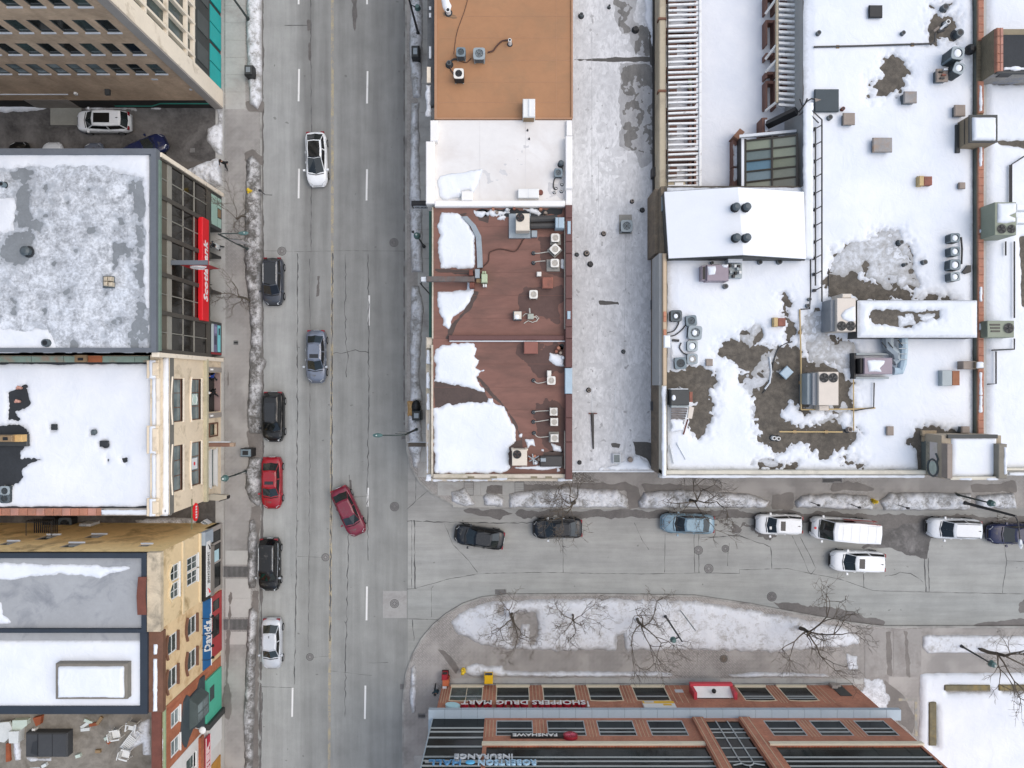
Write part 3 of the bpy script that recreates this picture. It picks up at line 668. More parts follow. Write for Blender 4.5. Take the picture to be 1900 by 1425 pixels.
bank([[(1707, 1252), (1720, 1249), (2000, 1248), (2000, 1530), (1840, 1530), (1720, 1440), (1704, 1400), (1706, 1320)]], SNOW, 'smooth snow lawn east of the driveway', seed=14, thick=.25, lump=.05, lscale=.3, res=.14, edge=.1, subs=[[(1755, 1274), (1832, 1277), (1840, 1284), (1756, 1284)], [(1856, 1274), (1910, 1274), (1910, 1284), (1858, 1283)], [(1727, 1305), (1735, 1308), (1738, 1383), (1730, 1383)]], subnoise=.06)
bank([[(763, 1240), (769, 1232), (773, 1245), (772, 1320), (764, 1325), (760, 1290)]], BANK2, 'small grey snow strip at the south corner kerb', seed=15, thick=.2)
bank([[(-200, 194), (90, 192), (96, 198), (70, 206), (-200, 216)]], SNOW, 'snow strip in the alley along the tower wall', z=-.01, seed=16, thick=.3, lump=.08)
bank([[(334, 326), (352, 314), (385, 300), (404, 293), (411, 300), (413, 345), (398, 348), (360, 334)]], ISL, 'lumpy snow heap in the alley beside the bank', z=-.01, seed=17, thick=.5, lump=.3)
bank([[(402, 200), (414, 200), (414, 290), (404, 288), (384, 262), (386, 238), (404, 230)]], BANK2, 'thin dirty snow at the alley mouth', z=.0, seed=18, thick=.1, lump=.08)
bank([[(150, 196), (250, 196), (252, 204), (160, 204)], [(278, 198), (300, 198), (298, 204), (280, 204)]], BANK2, 'dirty slush along the foot of the tower wall', z=-.01, seed=19, thick=.1, lump=.05, edge=.3)
bank([[(250, 965), (310, 960), (365, 962), (362, 975), (300, 975), (255, 972)], [(180, 972), (240, 970), (240, 978), (185, 980)]], BANK2, 'slush on the ground between the cream and yellow buildings', z=-.01, seed=20, thick=.1, lump=.08)
bank([[(1602, 1258), (1640, 1258), (1646, 1300), (1640, 1340), (1606, 1330), (1600, 1290)]], SNOWT, 'thin frosty snow on the driveway slab by the brick corner', z=.148, seed=21, thick=.02, lump=.0, edge=.5)
bank([[(1570, 1212), (1590, 1218), (1592, 1240), (1575, 1245)]], SNOWT, 'small thin snow patch beside the large bare tree', z=.14, seed=23, thick=.06, lump=.02)
# ============================================================ WEST SIDE BUILDINGS
M_TBRICK = brick('tower_brown_brick', 'c6a88a', 'b59779', 'c8b298', 'y', streak='a68c72')
M_CREAM = mat('cream_panel', 'e6dac6', .8, .07, .5, .1, grime=('b8a992', .15, .6)); M_CREAM2 = mat('cream_stucco', 'dccbb0', .85, .08, .6, .15, grime=('a8977c', .22, .7))
M_GREYP = mat('grey_stone', '9a938b', .85, .12, .8); M_DKGREY = mat('dark_grey_metal', '3a3c3b', .6, .2); M_TEAL = mat('turquoise_panel', '18a8a4', .5, .1, .5, .05)
M_GL = glass('dark_glass', spec=.35); M_GLG = glass('green_glass', (.045, .065, .06), .12); M_GLP = glass('pale_glass', (.16, .2, .2), .15, .4); M_GLB = glass('bronze_glass', (.016, .014, .011), .07)
M_WHITE = mat('white_paint', 'dcdcd8', .6, .06); M_WSILL = mat('white_sill', 'c9cdd0', .7, .1)
M_BLACK = mat('black_metal', '151617', .5, .3); M_NAVY = mat('navy_parapet', '27303a', .6, .18, .6); M_MEMB = mat('grey_membrane', '9a9c9d', .7, .1, .35, .08, grime=('7d8084', .25, .4))
M_SLATE = mat('slate_parapet', '62676d', .7, .12, .6); M_RED = mat('red_sign', 'd8121f', .45, .05); M_COPPER = mat('green_copper', '6c7f74', .7, .2, 1.5)
M_BRNZ = mat('bronze_frame', '4b4740', .6, .15); M_SPAN = mat('spandrel_panel', '595348', .45, .1, .5, .05); M_ALU = mat('pale_mullion', '8c897f', .5, .1)
M_TERRA = mat('terracotta_coping', 'a5725c', .85, .25, 1.0, .2, grime=('8a6a5a', .4, .8)); M_TERRA2 = mat('terracotta_coping_pink', 'b08070', .85, .2, 1.0, .2, grime=('94766a', .4, .8))
M_PATINA = mat('patina_sheet', '7f9184', .7, .15, .7, .1, grime=('a07058', .3, .5))
M_TAR = mat('tar_roof', '2b2e31', .8, .3, .6, .2); M_OCHRE = mat('ochre_stucco', 'dcc49a', .88, .09, .4, .2, grime=('8d7448', .28, .45)); M_OCHRE2 = mat('ochre_trim', 'd6c4a0', .85, .1, .6)
M_BROWNT = mat('brown_trim', '6b4a38', .8, .25); M_RUST = mat('rusty_sheet', '6a3d30', .75, .25); M_TIMB = mat('timber', '8a7355', .8, .2)
def fw(u, v, Xf):
    k = (u - 950) / (Xf * S); return -(v - 712.5) / (S * k), H * (1 - 1 / k)
def xbox(mb, Xf, y0, y1, z0, z1, d0, d1): mb.box(Xf + d0, Xf + d1, y0, y1, z0, z1)
def xpart(name, parent, m, Xf, y0, y1, z0, z1, d0, d1, bevel=0):
    b = MB(); xbox(b, Xf, y0, y1, z0, z1, d0, d1); return b.build(name, m, parent, bevel=bevel)
def cap(u0, v0, u1, v1, z, thick=.08, seed=1, edge=.06, res=.09, m=None, name='snow_cover', **kw):
    return field_sheet(name, m or SNOW, [rect(u0, v0, u1, v1, z)], z=z, thick=thick, ramp_=.15, edge=edge, res=res, seed=seed, escale=2.5, **kw)
# ---------------------------------------------------------------- office tower
Xt, Yt = X(414), Y(200)
tw = thing('office_tower', 'tall brown brick office tower with cream corner and turquoise street windows', 'building', (Xt - 10, Yt + 8, 0))
b = MB(); holes = []
for k in range(13):
    xr = -27.62 - 1.563 * k
    for z0 in (6.95, 10.3, 13.65, 17.1, 20.4, 23.7): holes.append((xr - .92, xr, z0 + .1, z0 + 1.8))
holewall(b, 'y', Yt, -60, Xt - .75, 1.7, 36, holes, .1, 1)
b.box(-60, Xt - .76, Yt + .3, Yt + 30, 1.7, 36); b.build('wall', M_TBRICK, tw)
WS = mat('steel_frame', '4a4e4c', .6, .15)
for k in range(13):
    xr = -27.62 - 1.563 * k
    for r_, z0 in enumerate((6.95, 10.3, 13.65, 17.1, 20.4, 23.7)):
        if k > 9 - 1.2 * r_: continue
        gm = M_GLP if (r_ == 0 and k > 2) else (M_GLG if (k + r_) % 3 == 0 else M_GL)
        window(tw, 'y', Yt, xr - .46, z0 + .95, .92, 1.7, WS, gm, M_WSILL, 1, trans=2 if r_ == 0 else 1, depth=.09, silld=.1)
bp(tw, 'dark_base', mat('black_base_band', '24221f', .8, .4, .6, grime=('3a3530', .4, .5)), -60, Xt - .76, Yt - .02, Yt + .3, 0, 1.7)
b = MB(); b.box(Xt - 5.2, Xt - .8, Yt - .035, Yt - .021, .9, 1.12); b.box(Xt - 9.5, Xt - 6.2, Yt - .035, Yt - .021, .35, .55)
b.face((Xt - 6.2, Yt - .034, .35), (Xt - 5.2, Yt - .034, .9), (Xt - 5.2, Yt - .034, 1.12), (Xt - 6.2, Yt - .034, .55)); b.build('teal_stripe', mat('teal_paint', '2f8f7d', .6, .1), tw)
bp(tw, 'block_patch', mat('concrete_block', '8d857c', .9, .15, 1.0), X(70), X(150), Yt - .06, Yt - .021, 0, 1.9)
bp(tw, 'loading_step', mat('loading_concrete', '8a8a82', .9, .15, .8), X(95), X(152), Yt - 1.6, Yt - .03, -.01, .12)
tp(tw, 'conduit', M_WSILL, [(-60, Yt - .08, 3.15), (Xt - 12, Yt - .08, 3.15)], .05, 5)
bp(tw, 'wall_lamp', M_DKGREY, Xt - 8.3, Xt - 7.9, Yt - .5, Yt - .02, 3.9, 4.15); bp(tw, 'camera_box', M_WHITE, Xt - 11.3, Xt - 11.1, Yt - .2, Yt, 3.2, 3.5)
b = MB(); b.box(Xt - 1.2, Xt - 1.0, Yt - .05, Yt - .0, 3.9, 4.1); b.box(Xt - 3.4, Xt - 2.9, Yt - .04, Yt - .0, 5.9, 6.1); b.build('wall_plate', M_WSILL, tw)
bp(tw, 'corner_pier_return', M_GREYP, Xt - .74, Xt - .02, Yt - .14, Yt + .02, 0, 36)
bp(tw, 'corner_pier', M_CREAM, Xt - .6, Xt, Yt + .022, Yt + 1.5, 0, 36)
gl = MB(); gl.box(Xt - 1.2, Xt - .35, Yt + 1.5, Yt + 30, 5.55, 36); gl.build('curtain_glass', M_GLG, tw)
yy = Yt + 1.5; n_ = 0
while yy < Yt + 16:
    bp(tw, 'mullion', M_CREAM, Xt - .36, Xt - .02, yy + .42, yy + .62, 5.55, 36); yy += 1.35
for z in (5.55, 6.85, 10.1, 13.3, 16.5, 19.7):
    bp(tw, 'transom', M_CREAM, Xt - .36, Xt - .05, Yt + 1.5, Yt + 18, z, z + (.28 if z < 6 else .22))
bp(tw, 'dark_band', M_DKGREY, Xt - 1, Xt - .1, Yt + 1.5, Yt + 30, 2.62, 5.54)
for k in range(5):
    bp(tw, 'louvre_panel', mat('louvre_metal', '4b4f4e', .5, .15), Xt - .12, Xt - .04, Yt + 2.1 + k * 2.6, Yt + 3.6 + k * 2.6, 3.0, 5.1)
bp(tw, 'shopfront_frame', M_DKGREY, Xt - 1, Xt - .22, Yt + 1.5, Yt + 30, 0, 2.62)
ys = [26.5, 28.05, 29.9, 31.45, 33.3, 34.85]
for k, y in enumerate(ys):
    bp(tw, 'window_panel', M_TEAL, Xt - .21, Xt - .1, y, y + 1.45, .18, 2.5)
# ---------------------------------------------------------------- bank
Xb, yb0, yb1, zb = X(413), Y(662), Y(366), 12.0
bk = thing('bank_building', 'three storey bank with dark glass front and long red name sign', 'building', (Xb - 8, (yb0 + yb1) / 2, 0))
bp(bk, 'core', M_BRNZ, -60, Xb - .45, yb0, yb1, 2.55, zb - .35)
bp(bk, 'recessed_ground_floor', mat('dark_shopfront', '2a2c2b', .4, .2), -60, Xb - 1.3, yb0, yb1, 0, 2.55)
bp(bk, 'roof', mat('grey_ballast_roof', '7d8285', .9, .2, .8, .2), -60, Xb - .3, yb0 + .1, yb1 + .1, zb - .36, zb - .25)
b = MB()
b.box(-60, Xb + .02, yb1, yb1 + .42, zb - .6, zb); b.box(-60, Xb + .02, yb0 - .12, yb0 + .2, zb - .6, zb); b.box(Xb - .36, Xb + .02, yb0 + .2, yb1, zb - .6, zb)
b.build('parapet', M_SLATE, bk)
b = MB(); b.box(Xb + .021, Xb + .13, yb0, yb1 - .3, zb - .62, zb - .34)
b.build('copper_flashing', M_COPPER, bk)
bp(bk, 'side_pier', M_CREAM, Xb - .45, Xb + .14, yb1 + .0, yb1 + .32, 0, zb - .61)
bp(bk, 'side_pier', M_CREAM, Xb - .45, Xb + .1, yb0 - .45, yb0 - .13, 0, zb - .3)
rows = [(10.1, 11.4, M_SPAN), (7.55, 9.4, M_GLB), (5.6, 7.4, M_GLB), (3.15, 5.45, M_GLB)]
W5 = (yb1 - yb0) / 5
for i in range(10):
    y0 = yb0 + i * W5 / 2
    for (z0, z1, m) in rows:
        bp(bk, 'panel' if m is M_SPAN else 'pane', m, Xb - .44, Xb - .12, y0 + .08, y0 + W5 / 2 - .08, z0, z1)
for i in range(11):
    y0 = yb0 + i * W5 / 2; th = .16 if i % 2 == 0 else .035
    bp(bk, 'mullion', M_BRNZ if i % 2 == 0 else M_ALU, Xb - .43, Xb + (.02 if i % 2 == 0 else -.08), y0 - th, y0 + th, 2.4, zb - .62)
for z0, z1, m, d in ((9.42, 10.08, M_ALU, -.06), (7.41, 7.54, M_ALU, -.08), (5.46, 5.59, M_ALU, -.07), (2.56, 3.14, M_BRNZ, -.02), (11.41, 11.66, M_BRNZ, -.03)):
    bp(bk, 'transom', m, Xb - .42, Xb + d, yb0 + .1, yb1 - .1, z0, z1)
for (v0, v1, wm) in ((363, 432, mat('pale_green_board', '9dbcae', .5, .08)), (600, 660, None)):
    y1_, y0_ = Y(v0), Y(v1)
    bx_ = bp(bk, 'corner_booth', M_DKGREY, Xb - 1.29, Xb - .02, y0_, y1_, .05, 2.5)
    if wm:
        for (a0, a1, z0, z1) in ((.3, 2.9, 1.15, 2.35), (.3, 1.1, .3, 1.05), (2.0, 2.9, .3, 1.05)):
            bp(bx_, 'board', wm, Xb - .02, Xb + .01, y0_ + a0, y0_ + a1, z0, z1)
        bp(bx_, 'notice', M_TIMB, Xb - .02, Xb + .03, y0_ + 1.2, y0_ + 1.9, .45, 1.0)
    else:
        cols = [('b9c4c4', .25, 2.7, 1.9, 2.35), ('6b6a86', .25, 2.7, 1.2, 1.9), ('3c3d52', .9, 1.7, 1.3, 1.8), ('8f8fae', 1.9, 2.5, 1.25, 1.75), ('76c4cc', .3, 2.65, .5, 1.05), ('1d3d4a', 1.8, 2.4, .6, .95)]
        for n_, (c, a0, a1, z0, z1) in enumerate(cols):
            bp(bx_, 'poster', mat('poster_' + c, c, .5, .1), Xb - .02, Xb + .006 + .004 * n_, y0_ + a0, y0_ + a1, z0, z1)
        bp(bx_, 'red_edge', mat('dark_red_trim', '8c1f28', .5, .1), Xb - .02, Xb + .02, y0_ + .05, y0_ + .22, .3, 2.4)
for v in (479, 545):
    b = MB(); y = Y(v); b.loft([[(Xb - 1.3, y - .1), (Xb - .05, y - .1), (Xb - .05, y + .1), (Xb - 1.3, y + .1)]] * 2, [0, 2.5]); b.build('entry_fin', M_BLACK, bk)
for v in (503, 531):
    y = Y(v); b = MB(); b.loft([[(Xb - 1.25, y - .2), (Xb - .5, y), (Xb - 1.25, y + .2)]] * 2, [.9, 1.1]); b.build('canopy_bracket', M_BLACK, bk)
b = MB(); b.face((Xb - 1.3, yb0, .15), (Xb + .3, yb0, .15), (Xb + .3, yb1, .15), (Xb - 1.3, yb1, .15)); b.build('entry_floor', M_CONC, bk)
# long red sign with lettering
sg = thing('red_name_sign', 'long red bank sign lettered Scotiabank across the dark glass', 'sign', (Xb, Y(500, 4.4), 3.6))
b = MB(); ya, yb_ = fw(374, 595, Xb)[0], fw(374, 405, Xb)[0]; b.bbox(Xb - .1, Xb + .3, ya, yb_, 3.6, 4.85, .05); b.build('panel', M_RED, sg)
put_text('Scotiabank', 1.0, M_WHITE, (Xb + .31, (ya + yb_) / 2 - .1, 4.2), 'E', sg, width=(yb_ - ya) * .6, bold=.02, shear=.25)
bs = thing('blade_sign', 'red projecting bank sign with white curled emblem on grey arm', 'sign', (Xb + 1.2, Y(484, 9.6), 7.4))
ysn = Y(487, 9.6)
bp(bs, 'arm', M_SLATE, Xb - .1, Xb + 2.75, ysn - .17, ysn + .17, 9.45, 9.62)
pn = bp(bs, 'panel', mat('deep_red_sign', 'b0101c', .45, .08), Xb + .55, Xb + 2.8, ysn - .16, ysn + .16, 7.4, 9.44)
em = MB(); cx = Xb + 1.65; cz = 8.45
em.tube([(cx + .62 * math.cos(R(a)), ysn - .175, cz + .62 * math.sin(R(a))) for a in range(20, 300, 20)], .1, 6); em.tube([(cx - .5, ysn - .175, cz - .2), (cx, ysn - .175, cz + .05), (cx + .5, ysn - .175, cz + .3)], .12, 6); em.build('emblem', M_WHITE, pn)
bp(bs, 'edge_strip', M_ALU, Xb + 2.801, Xb + 2.86, ysn - .15, ysn + .15, 7.42, 9.44)
# roof snow of the bank
field_sheet('snow_cover', MOTT, [rect(-60, 282, 278, 656, zb - .25)], hard=rect(-60, 283, 277, 655, zb - .25), z=zb - .25, thick=.05, ramp_=.9, edge=.5, res=.13, seed=41, escale=.9, blotch=.33, bscale=.9, kind='stuff',
            label='thin patchy snow melting on the grey bank roof', subs=[XY(p, zb - .25) for p in ([(32, 310), (55, 312), (56, 410), (80, 415), (75, 425), (35, 415)], [(0, 450), (50, 440), (60, 470), (45, 495), (10, 495), (0, 480)], [(252, 340), (266, 340), (268, 640), (256, 630)])], subnoise=.7)
field_sheet('snow_cover', SNOW, [XY(p, zb - .25) for p in ([(-60, 282), (278, 282), (278, 640), (270, 560), (268, 330), (180, 312), (60, 312), (-60, 312)], [(-60, 600), (90, 608), (110, 645), (160, 652), (-60, 656)], [(-60, 360), (28, 365), (30, 430), (-60, 440)])], hard=rect(-60, 283, 277, 655, zb - .25), z=zb - .249, thick=.09, ramp_=.6, edge=.35, res=.12, seed=42, escale=1.0, kind='stuff', label='deeper white snow along the edges of the bank roof')
# ---------------------------------------------------------------- cream building
Xc, yc0, yc1, zc = X(410), Y(918), Y(667), 9.7
cr = thing('cream_building', 'cream two-bay building with wide windows and snowy cornice', 'building', (Xc - 8, (yc0 + yc1) / 2, 0))
bays = [(-2.97, .42), (-8.4, -4.8)]
holes = [(a, c, z0, z1) for a, c in bays for z0, z1 in ((7.45, 9.1), (4.15, 5.85))]
shop = [(-2.45, 1.0, .13, 2.9), (-4.5, -3.5, .9, 2.5), (-9.0, -5.75, .8, 2.9)]
b = MB(); holewall(b, 'x', Xc, yc0, yc1, 0, zc, holes + shop, .22, -1); b.box(-60, Xc - .55, yc0, yc1, 0, zc - .6)
b.face((Xc, yc0, 0), (Xc - .6, yc0, 0), (Xc - .6, yc0, zc), (Xc, yc0, zc)); b.face((Xc, yc1, 0), (Xc - .6, yc1, 0), (Xc - .6, yc1, zc), (Xc, yc1, zc)); b.build('wall', M_CREAM2, cr)
for a, c in bays:
    for z0, z1 in ((7.45, 9.1), (4.15, 5.85)):
        window(cr, 'x', Xc, (a + c) / 2, (z0 + z1) / 2, c - a, z1 - z0, M_BROWNT, M_GLP, M_CREAM, -1, mull=3, fr=.07, depth=.18)
        b = MB(); arc = [(Xc + .05, a - .15 + (c - a + .3) * t, z1 + .14 + .22 * math.sin(math.pi * t)) for t in np.linspace(0, 1, 9)]; b.tube(arc, .07, 5); b.build('arched_hood', M_CREAM, cr)
for i, (a, c) in enumerate(bays):
    b = MB(); b.box(Xc - .16, Xc - .13, (a + c) / 2 - .45, (a + c) / 2 + .45, 4.5, 5.5)
    wd = b.build('window_card', mat('window_card_%d' % i, ('b9cfc4', 'd8dcdc')[i], .5, .2), cr)
    b = MB(); yy_ = (a + c) / 2
    if i == 0: b.tube([(Xc - .12, yy_ + .4 * math.cos(t), 5.0 + .42 * math.sin(t)) for t in np.linspace(0, 2 * math.pi, 17)], .04, 4)
    else: b.ball(Xc - .125, yy_, 5.05, .16, sx=.12)
    b.build('card_emblem', M_WHITE if i == 0 else M_RED, wd)
b = MB(); b.box(Xc + .002, Xc + .3, yc0 - .05, yc1 - .1, 3.3, 3.62); b.box(Xc + .002, Xc + .16, yc0, yc1 - .1, 3.1, 3.3); b.build('ledge', mat('lichen_stone', 'b5ae93', .9, .22, 1.2, .3), cr)
# storefront pieces
bp(cr, 'shop_window', M_GL, Xc - 1.0, Xc - .52, -2.45, 1.0, .13, 2.95)
bp(cr, 'shop_floor', mat('pink_tile', '8d7874', .7, .15), Xc - .9, Xc + .0, -2.4, .95, .14, .2)
tp(cr, 'white_cord', M_WHITE, [(Xc - .3, y_, 2.5 + .06 * math.sin(y_ * 9)) for y_ in np.linspace(-1.7, -.1, 14)], .05, 5)  # thin white wavy cord in front of the shop glass
for y_ in (1.25, -2.75):
    pl = bp(cr, 'pilaster', M_GREYP, Xc + .002, Xc + .12, y_ - .22, y_ + .22, .13, 3.0)
    for dz in (2.3, 2.6):
        q = MB(); q.ball(Xc + .2, y_, dz, .1, 8, 5); q.build('globe_lamp', M_WHITE, pl)
bp(cr, 'side_window', M_GLG, Xc - .35, Xc - .3, -4.5, -3.5, .9, 2.5)
b = MB()
for (y0, y1, z0, z1) in ((-4.62, -4.5, .8, 2.6), (-3.5, -3.38, .8, 2.6), (-4.5, -3.5, 2.5, 2.62), (-4.5, -3.5, .78, .9)): b.box(Xc, Xc + .08, y0, y1, z0, z1)
b.build('window_surround', M_BROWNT, cr)
bp(cr, 'display_window', M_GLG, Xc - .4, Xc - .3, -9.0, -5.75, .8, 2.9)
b = MB(); b.box(Xc - .3, Xc + .06, -9.1, -5.65, 2.05, 2.35); b.box(Xc - .3, Xc + .04, -9.1, -5.65, .78, .95); b.build('display_frame', M_WHITE, cr)
put_text('SSS', .5, M_WHITE, (Xc - .28, -7.2, 2.6), 'E', cr, name='window_lettering')
# parapet and cornice
b = MB(); b.box(Xc - .5, Xc + .015, yc0 - .1, yc1 + .0, zc - .45, zc - .12); b.box(Xc + .002, Xc + .05, yc0, yc1, zc - .7, zc - .45); b.build('cornice', mat('dark_cornice', '6f6d66', .7, .15), cr)
bp(cr, 'parapet', M_CREAM2, Xc - 1.3, Xc - .51, yc0, yc1, zc - .6, zc + .25)
for (v0, v1) in ((668, 702), (790, 842), (925, 958)):
    y0_, y1_ = Y(v1, zc + .6), Y(v0, zc + .6); b = MB(); b.bbox(Xc - 1.42, Xc - .5, y0_, y1_, zc + .26, zc + .62, .06); b.bbox(Xc - .9, Xc - .42, y0_ + .2, y1_ - .2, zc + .63, zc + .8, .05); b.build('parapet_block', M_CREAM2, cr)
bp(cr, 'parapet_rail', M_CREAM, Xc - .75, Xc - .52, yc0 + .8, yc1 - .9, zc + .26, zc + .42)
zr = 9.3
bp(cr, 'roof', M_TAR, -60, Xc - 1.31, yc0, yc1 - .05, zr - .2, zr)
for (u0, v0, u1, v1, z, s) in ((301.8, 664, 314, 955, zc - .12, 51), (282, 672, 290, 790, zc + .25, 52), (282, 842, 290, 930, zc + .25, 53), (277, 668, 289, 702, zc + .62, 54), (277, 790, 289, 842, zc + .62, 55), (277, 926, 289, 958, zc + .62, 56), (286, 940, 312, 957, zc - .12, 57)):
    cap(u0, v0, u1, v1, z, .09, s, kind='stuff', label='snow lying on the cream cornice')
for n_, u in enumerate(range(-30, 185, 16)):
    b = MB(); z = 9.55; b.bbox(X(u, z) + .01, X(u + 16, z) - .01, Y(957, z), Y(943.5, z), zr - .1, z, .05); b.build('coping_tile', M_TERRA if n_ % 3 else M_TERRA2, cr)
b = MB(); z = 9.55; b.bbox(X(187, z), X(274, z), Y(957, z), Y(943.5, z), zr - .1, z, .04); b.build('coping', M_GREYP, cr)
cap(188, 946, 272, 955.5, z, .09, 58, kind='stuff', label='snow on the coping of the cream building')
b = MB(); z = 9.6
for n_, (u0, u1, m) in enumerate(((-60, 58, 0), (58, 118, 0), (118, 142, 0), (189, 250, 0), (250, 276, 0))):
    bp(cr, 'flashing_sheet', M_PATINA, X(u0, z) + .02, X(u1, z) - .02, Y(672, z), Y(661, z), z - .4, z)
bp(cr, 'flue_block', M_TIMB, X(142, z), X(164, z), Y(672, z), Y(659, z), z - .3, z + .25); bp(cr, 'flue_hole', M_BLACK, X(148, z), X(158, z), Y(669, z), Y(664, z), z + .251, z + .27)
bp(cr, 'brick_cap', mat('orange_brick', '9a5a38', .85, .25), X(165, z), X(190, z), Y(672, z), Y(660, z), z - .3, z + .1)
field_sheet('snow_cover', SNOW, [rect(-60, 676, 283, 940, zr)], [XY(p, zr) for p in ([(15, 728), (48, 714), (50, 735), (57, 750), (46, 758), (30, 765), (34, 778), (15, 780), (17, 745)], [(-60, 790), (30, 788), (50, 795), (52, 825), (38, 835), (40, 850), (74, 853), (60, 858), (40, 870), (45, 885), (20, 905), (0, 925), (-60, 930)],
            [(94, 788), (101, 786), (104, 796), (96, 799)], [(183, 820), (199, 817), (200, 829), (187, 830)], [(168, 798), (178, 798), (178, 808), (168, 808)], [(228, 850), (234, 850), (234, 857), (229, 857)], [(198, 849), (203, 852), (200, 856)])], hard=rect(-60, 675, 282, 942, zr), z=zr, thick=.14, ramp_=.35, edge=.1, res=.1, seed=43, escale=1.2, subnoise=.22, kind='stuff', label='smooth deep snow on the cream building roof')
# ---------------------------------------------------------------- ochre buildings
Xo, zo = X(410), 11.6
yo = [-12.5, -18.3, -24.4]
o1 = thing('ochre_building', 'ochre stucco building with arched top windows and grey flat roof', 'building', (Xo - 7, -15.4, 0))
h1 = [(-15.25, -14.0, 8.1, 9.5), (-16.65, -15.4, 8.1, 9.5), (-15.25, -14.1, 4.8, 6.7), (-16.4, -15.28, 4.8, 6.7)]
b = MB(); holewall(b, 'x', Xo, yo[1], yo[0], 4.3, zo - .3, h1, .12, -1); b.build('front_wall', M_OCHRE, o1)
nh = [(X(112, 9.3), X(140, 9.3), 8.2, 9.6), (X(255, 9.2), X(275, 9.2), 8.6, 9.3), (X(-10, 9), X(12, 9), 7.6, 8.8), (X(60, 7), X(85, 7), 5.2, 6.9), (X(150, 6.5), X(178, 6.5), 5.0, 6.2)]
b = MB(); holewall(b, 'y', yo[0], -60, Xo, 0, zo - .3, nh, .12, -1); b.box(-60, Xo - .35, yo[1], yo[0] - .35, 0, zo - .35); b.face((Xo, yo[0], zo - .3), (-60, yo[0], zo - .3), (-60, yo[0] - .4, zo - .3), (Xo, yo[0] - .4, zo - .3)); b.build('side_wall', mat('stained_ochre', 'edd096', .9, .15, .35, .3, grime=('8a7450', .35, .35)), o1)
for h_ in nh: window(o1, 'y', yo[0], (h_[0] + h_[1]) / 2, (h_[2] + h_[3]) / 2, h_[1] - h_[0], h_[3] - h_[2], M_GREYP, M_GLG, M_WSILL, -1, depth=.1)
for h_ in h1: window(o1, 'x', Xo, (h_[0] + h_[1]) / 2, (h_[2] + h_[3]) / 2, h_[1] - h_[0], h_[3] - h_[2], M_WHITE, M_GLG, M_WHITE, -1, mull=2, trans=2, fr=.1, depth=.1)
for h_ in h1[:2]:
    tp(o1, 'arch_moulding', M_OCHRE2, [(Xo + .05, h_[0] - .1 + (h_[1] - h_[0] + .2) * t, h_[3] - .15 + .45 * math.sin(math.pi * t)) for t in np.linspace(0, 1, 11)], .1, 6)
b = MB(); b.box(Xo, Xo + .1, yo[1], yo[0], 7.35, 7.55); b.box(Xo, Xo + .14, yo[1], yo[0], 4.3, 4.5); b.build('string_course', M_OCHRE2, o1)
bp(o1, 'cornice', mat('buff_cornice', 'c3b49a', .85, .15, .8, .2, grime=('7f7768', .35, .7)), Xo - .75, Xo + .25, yo[1], yo[0] + .05, zo - .55, zo - .1)
bp(o1, 'roof', M_MEMB, -60, Xo - .76, yo[1] + .02, yo[0] + .0, zo - .6, zo - .3)
b = MB(); b.box(-60, Xo - .76, yo[0] - .34, yo[0] + .02, zo - .3, zo); b.box(Xo - 1.12, Xo - .76, yo[1] + .22, yo[0] - .34, zo - .3, zo); b.box(-60, Xo - .76, yo[1] - .05, yo[1] + .22, zo - .3, zo); b.build('parapet', M_NAVY, o1)
b = MB(); b.loft([[(Xo - 1.35, Y(1140, zo)), (Xo - .72, Y(1140, zo)), (Xo - .8, Y(1105, zo)), (Xo - .72, Y(1070, zo)), (Xo - 1.3, Y(1070, zo)), (Xo - 1.42, Y(1105, zo))]] * 2, [zo + .003, zo + .12]); b.build('rusty_cap', M_RUST, o1)
field_sheet('snow_cover', SNOW, [XY(p, zo - .3) for p in ([(-60, 1045), (60, 1045), (150, 1048), (240, 1050), (245, 1056), (215, 1062), (185, 1073), (150, 1066), (60, 1068), (20, 1075), (-60, 1085)], [(-60, 1110), (5, 1115), (6, 1140), (20, 1155), (0, 1160), (-60, 1165)])], hard=rect(-60, 1042, 276, 1176, zo - .3), z=zo - .3, thick=.1, ramp_=.35, edge=.22, res=.1, seed=44, escale=1.1, kind='stuff', label='ragged snow strip on the grey flat roof')
# shop of o1
bp(o1, 'shopfront', M_GREYP, Xo - .35, Xo + .15, yo[1], yo[0], 0, 2.6)
for a, c in ((-13.9, -12.9), (-15.6, -14.1), (-17.9, -15.8)):
    bp(o1, 'shop_pane', M_GL, Xo + .152, Xo + .17, a, c, .5, 2.3)
bp(o1, 'window_poster', mat('pale_blue_poster', 'b5d6dd', .5, .1), Xo + .172, Xo + .19, -15.6, -14.6, .9, 2.0)
bp(o1, 'canopy', mat('grey_canopy', '807a72', .85, .15), Xo, Xo + .5, yo[1] + .1, yo[0] - 1.4, 2.6, 3.05)
bp(o1, 'fascia', M_BLACK, Xo, Xo + .35, yo[1], yo[0] - 1.1, 3.06, 4.2)
bp(o1, 'fascia_end', mat('pale_steel', '9aa5ad', .5, .15), Xo, Xo + .4, yo[0] - 1.1, yo[0], 2.6, 4.2)
ws = thing('shop_sign', 'narrow white shop sign with black capitals above the grey canopy', 'sign', (Xo + .4, -15.6, 3.2))
bp(ws, 'panel', M_WHITE, Xo + .352, Xo + .42, -18.0, -13.35, 3.2, 3.95)
put_text('JEWATCHJEWAT', .55, M_BLACK, (Xo + .425, -15.6, 3.57), 'E', ws, width=2.7, extrude=.01, bold=.008)
for y_ in (-13.8, -17.5):
    tp(ws, 'sign_mark', M_BLACK if y_ > -15 else M_RED, [(Xo + .43, y_ - .25, 3.4), (Xo + .43, y_, 3.5), (Xo + .43, y_ + .2, 3.75)], [.09, .06, .02], 5)
